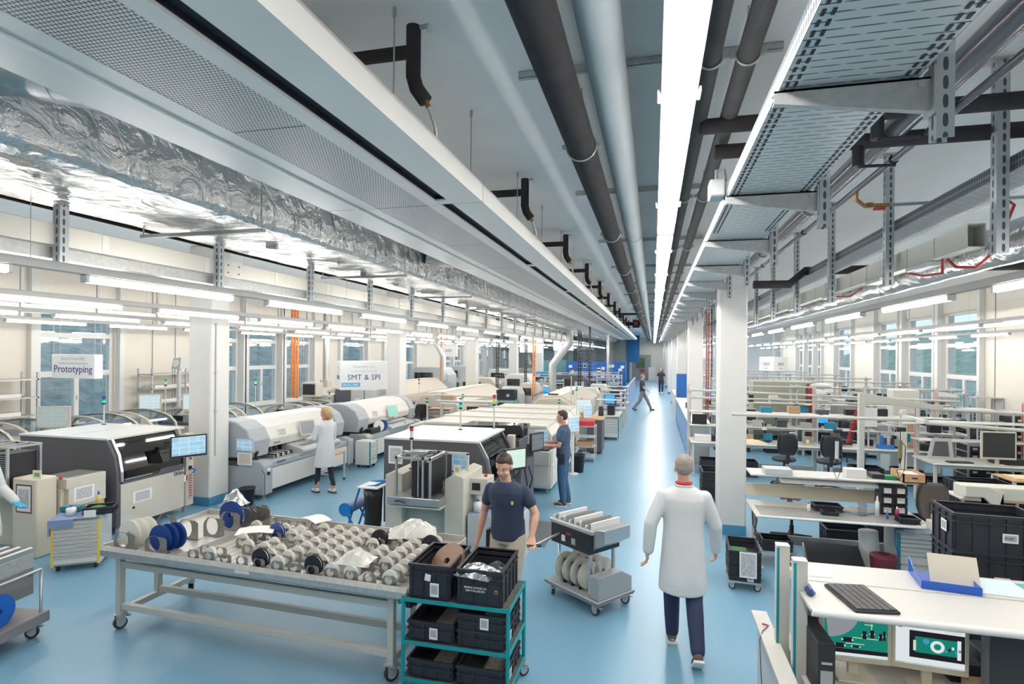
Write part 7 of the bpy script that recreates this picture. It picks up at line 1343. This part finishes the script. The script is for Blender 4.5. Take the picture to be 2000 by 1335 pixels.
t = thing('bench_gantry', 'cream rail frame above the dark monitor bench', 'frame', (3.55, 11.2, 0)); B().box((0, -.01, 0), (.09, .09, 2.15), FRAMEW).prism([(.005, 2.145), (.1, 2.145), (1.3, 1.95), (1.3, 1.88), (.1, 1.98), (.005, 2.0)], 'y', .0, .06, FRAMEW).o('upright', t, .005); B().cyl((1.1, .03, 1.90), (4.4, .03, 1.80), .03, FRAMEW).o('rail', t)
# racks of black bins near the right wall
def binrack(x, y, n, lb, col, rz=0, empty=0):
    t = thing('bin_rack', 'rack of labelled black bins, %s' % lb, 'rack', (x, y, 0), rz)
    for xx in (0, .48):
        for yy in (0, .55): B().box((xx-.015, yy-.015, 0), (xx+.015, yy+.015, 1.75), col).o('upright', t)
    B().box((-.015, -.015, 1.73), (.495, .565, 1.75), col).o('top', t)
    for i in range(n):
        z = .12+.155*i
        B().box((-.01, 0, z-.012), (.03, .55, z), col).box((.45, 0, z-.012), (.49, .55, z), col).o('runner', t)
        if i >= n-empty: continue
        k_ = thing('storage_bin', '%s black bin from the bottom, %s' % (ORD[i], lb), 'bin', (x, y, z+.001), rz, 'black bins in the racks of the right bay'); B().box((.035, -.01, 0), (.445, .54, .12), CRATEB).o('bin_body', k_); B().box((.07, -.0125, .05), (.15, -.0105, .09), PAPER).box((.30, -.0125, .05), (.38, -.0105, .09), PAPER).o('paper_label', k_)
binrack(6.15, 13.2, 9, 'left grey rack by the right wall', GALV, 0, 3); binrack(6.75, 12.9, 10, 'middle grey rack by the right wall', GALV); binrack(7.3, 12.6, 10, 'green rack by the right wall', mat('rack_green', (.05, .22, .09), .5)); binrack(7.85, 12.3, 10, 'rightmost grey rack by the right wall', GALV)
crate((8.2, 11.3, 0), .6, .5, .5, 'deep black crate at the right picture edge')
# further bench rows
benchrow(2.0, 17.3, 3, 2.05, 0, 'the third row of the right bay', 6, 1.95, TEAL); benchrow(2.0, 20.4, 3, 2.05, 0, 'the fourth row of the right bay', 6, 2.0, RED); benchrow(2.0, 23.8, 3, 2.05, 0, 'the fifth row of the right bay', 6, 2.0, TEAL); benchrow(2.0, 27.6, 3, 2.05, 0, 'the sixth row of the right bay', 4, 2.0, TEAL); benchrow(2.0, 33, 3, 2.05, 0, 'the seventh row of the right bay', 3, 2.0, TEAL)
t = thing('climate_chamber', 'large grey-green climate chamber with a dark red edge', 'cabinet', (3.0, 18.6, 0)); CG = mat('chamber_grey_green', (.36, .37, .30), .5); B().box((0, .06, .05), (1.75, 1.0, 2.0), CG).box((.03, .09, 0), (1.7, .98, .05), BLACK).o('cabinet_body', t, .01); B().box((.05, 0, .35), (1.45, .06, 1.85), CG).box((1.4, -.05, 1.3), (1.6, 0, 1.33), ALU).cyl((.45, -.02, 1.35), (.45, 0, 1.35), .06, LGREY, n=16).o('door', t, .01); B().box((1.5, .0, .35), (1.74, .065, 1.95), mat('dark_red_panel', (.30, .04, .05), .5)).o('red_edge', t)
t = thing('test_cabinet', 'pale grey cabinet with a printer on top beside the climate chamber', 'cabinet', (5.3, 18.5, 0)); B().box((0, 0, 0), (.9, .7, 1.5), LGREY).o('cabinet_body', t, .01); B().box((.25, -.35, 0), (.85, -.02, .95), LGREY).box((.3, -.35, .95), (.85, -.02, 1.08), BLACK).o('printer', t, .02)
t = thing('tower_machine', 'tall white tower machine with a teal stripe in the right bay', 'machine', (5.55, 15.4, 0)); B().box((0, 0, 0), (.75, .6, 1.15), LGREY).box((.1, .1, 1.15), (.65, .5, 2.0), WHITE).o('machine_body', t, .02); B().box((.33, -.005, .5), (.43, 0, 1.05), TEAL).o('teal_stripe', t)
sign(2.55, 13.3, 2.46, .42, .40, .31, math.radians(38), 'small white hanging sign reading TEST right of the near column', [('TEST', .085, .12, TXT), ('cicor', .04, .05, REDTX)], [('TEST', .085, .12, TXT), ('cicor', .04, .05, REDTX)]); sign(1.9, 24, 2.65, .6, .5, .45, .5, 'small white sign left of the near column far down the right bay', [('AOI', .14, .2, TXT)], [('AOI', .14, .2, TXT)])
drop(1.55, 17.9, .9, 4.69, 'red and yellow cable ladder riser on the second column', mat('riser_red', (.45, .10, .06), .5), 2, .12); drop(1.45, 26.2, .9, 4.69, 'yellow cable riser on the third column', YEL, 1, .1); drop(2.15, 22.6, 1.0, 4.69, 'dark cable riser behind the near column', BLACK, 1, .1)
t = thing('magnifier_lamp', 'round white magnifier lamp head above the third bench row', 'lamp', (4.45, 17.0, 0)); B().ell((0, 0, 1.98), (.28, .2, .08), WHITEP, 12).o('lamp_shade', t); B().cyl((.0, .3, .0), (0, .3, 1.95), .02, WHITEP).tube([(0, .3, 1.95), (0, .1, 2.05), (0, 0, 2.03)], .02, WHITEP).o('stand', t)
# parked cars outside the right windows
def car(x, y, m, lb, rz=0):
    t = thing('parked_car', lb, 'car', (x, y, -.5), rz); B().prism([(-2.1, .35), (2.1, .35), (2.15, .75), (1.5, .92), (-1.7, .95), (-2.15, .8)], 'y', -.85, .85, m).prism([(-1.6, .94), (1.3, .92), (.6, 1.42), (-.9, 1.45)], 'y', -.75, .75, m).o('car_body', t, .05)
    B().prism([(-1.4, .97), (1.1, .95), (.55, 1.36), (-.85, 1.39)], 'y', -.76, .76, SMOKE).prism([(-1.42, .96), (1.12, .94), (.56, 1.37), (-.86, 1.4)], 'y', -.752, .752, BLACK).o('side_window', t)
    for xx in (-1.35, 1.35):
        for yy in (-.8, .65): B().cyl((xx, yy, .33), (xx, yy+.15, .33), .33, RUBBER, n=20).cyl((xx, yy-.005, .33), (xx, yy+.155, .33), .2, GALV, n=14).o('wheel', t)
car(12.2, 19.6, mat('car_silver_blue', (.25, .36, .48), .3, .4), 'silver blue car parked outside the nearest right window', PI/2); car(12.6, 25.2, mat('car_blue', (.04, .10, .22), .3, .3), 'dark blue car parked outside the middle right window', PI/2)
# ================================================================ more bench equipment in the right bay and the rear field
random.seed(41)
def scope(x, y, z, lb):
    t = thing('microscope', lb, 'microscope', (x, y, z), random.uniform(-.5, .5)); B().box((-.12, -.1, 0), (.12, .14, .03), BLACK).cyl((0, .1, .03), (0, .1, .42), .018, DGREY).o('stand', t); B().box((-.05, -.08, .28), (.05, .11, .36), WHITE).cyl((-.025, -.06, .36), (-.03, -.12, .44), .016, BLACK).cyl((.025, -.06, .36), (.03, -.12, .44), .016, BLACK).cyl((0, 0, .2), (0, 0, .28), .03, BLACK).o('head', t)
def psu(x, y, z, lb, m):
    t = thing('bench_instrument', lb, 'instrument', (x, y, z)); B().box((-.16, -.12, 0), (.16, .14, .14), m).o('case', t, .005); B().box((-.14, -.124, .05), (-.02, -.12, .12), screen('screen_dark', 'dark')).o('display', t)
    for k_ in range(3): B().cyl((.02+.045*k_, -.135, .05), (.02+.045*k_, -.12, .05), .014, BLACK, n=10).o('knob', t)
rows = [(17.3, 'third'), (20.4, 'fourth'), (23.8, 'fifth')]
for (y, rn) in rows:
    for i in range(3):
        x = 2.0+2.05*i
        scope(x+1.45, y+.3, .761, 'microscope on the %s bench of the %s row in the right bay' % (ORD[i], rn)); psu(x+.6, y+.68, 1.121, 'instrument on the lower shelf of the %s bench, %s row right' % (ORD[i], rn), random.choice((LGREY, BLACK, DGREY))); psu(x+1.5, y+.68, 1.421, 'instrument on the upper shelf of the %s bench, %s row right' % (ORD[i], rn), random.choice((LGREY, BLACK, DGREY)))
        crate((x+.5, y+.4, 0), .5, .4, .32, 'black crate under the %s bench of the %s row in the right bay' % (ORD[i], rn)); crate((x+1.4, y+.4, 0), .5, .4, .45, 'deep black crate under the %s bench of the %s row right' % (ORD[i], rn))
        drawers((x+1.85, y+.4, 0), 0, 'drawer unit under the %s bench of the %s row in the right bay' % (ORD[i], rn), .3, .5, .6, (1, 1, 2, 2))
for i, (x, y) in enumerate(((1.5, 14.05), (2.55, 14.25), (3.95, 14.1), (5.2, 14.15), (5.75, 14.0))): (scope if i % 2 else (lambda a, b_, c, l: psu(a, b_, c, l, BLACK)))(x, y, .781, '%s instrument from the left on the white bench behind the near column' % ORD[i])
for i, (x, w_) in enumerate(((1.35, .5), (2.1, .5), (4.6, .6), (5.4, .5))): crate((x, 14.1, 0), w_, .45, .35, '%s black crate from the left under the long white bench' % ORD[i])
for i, x in enumerate((5.25, 6.45)): crate((x, 12.3, 0), .5, .45, .5, '%s black crate under the dark monitor bench' % ('left', 'right')[i])
bottle((2.0, 8.15, .755), .02, .12, PAPER, RED, 'small white bottle at the middle of the grey mat bench')
monitor((4.6, 17.6, .761), .1, 'monitor with a blue desktop picture in the third bench row', .45, .40, 'win', BLACK)
for i in range(5): binrack(8.76, 17.2+1.4*i, 9, '%s rack along the right windows' % ORD[i], LGREY, PI/2, 3)
# rows of small parts along the middle lines and far-left desks
for i, (x, y, lb) in enumerate(((-5.7, 24.0, 'cream cabinet left of the spiral duct'), (-6.3, 23.0, 'grey cabinet beyond the packing bench'), (-3.2, 24.8, 'white cabinet behind the gabled oven'))): dmach(x, y, .9, .9, (1.5, 1.35, 1.3)[i], lb, (CREAM, LGREY, WHITE)[i], (LGREY, DGREY, CREAM)[i])
benchrow(-1.95, 21.6, 1, 1.0, 0, 'the aisle side desk', 4, 1.45); benchrow(-1.95, 24.2, 1, 1.0, 0, 'the second aisle side desk', 4, 1.45); benchrow(-3.3, 33.2, 1, 1.6, 0, 'the desk behind the low partition', 5, 1.6); benchrow(-8.9, 33.0, 2, 1.6, 0, 'the rear left middle row', 5, 1.6); benchrow(-12.6, 44.5, 3, 2.0, 0, 'the last left row', 4, 1.6)
for i in range(4): chair((-11.9+1.9*i, 35.0, 0), random.uniform(0, 6), '%s chair from the left in the rear left area' % ORD[i])
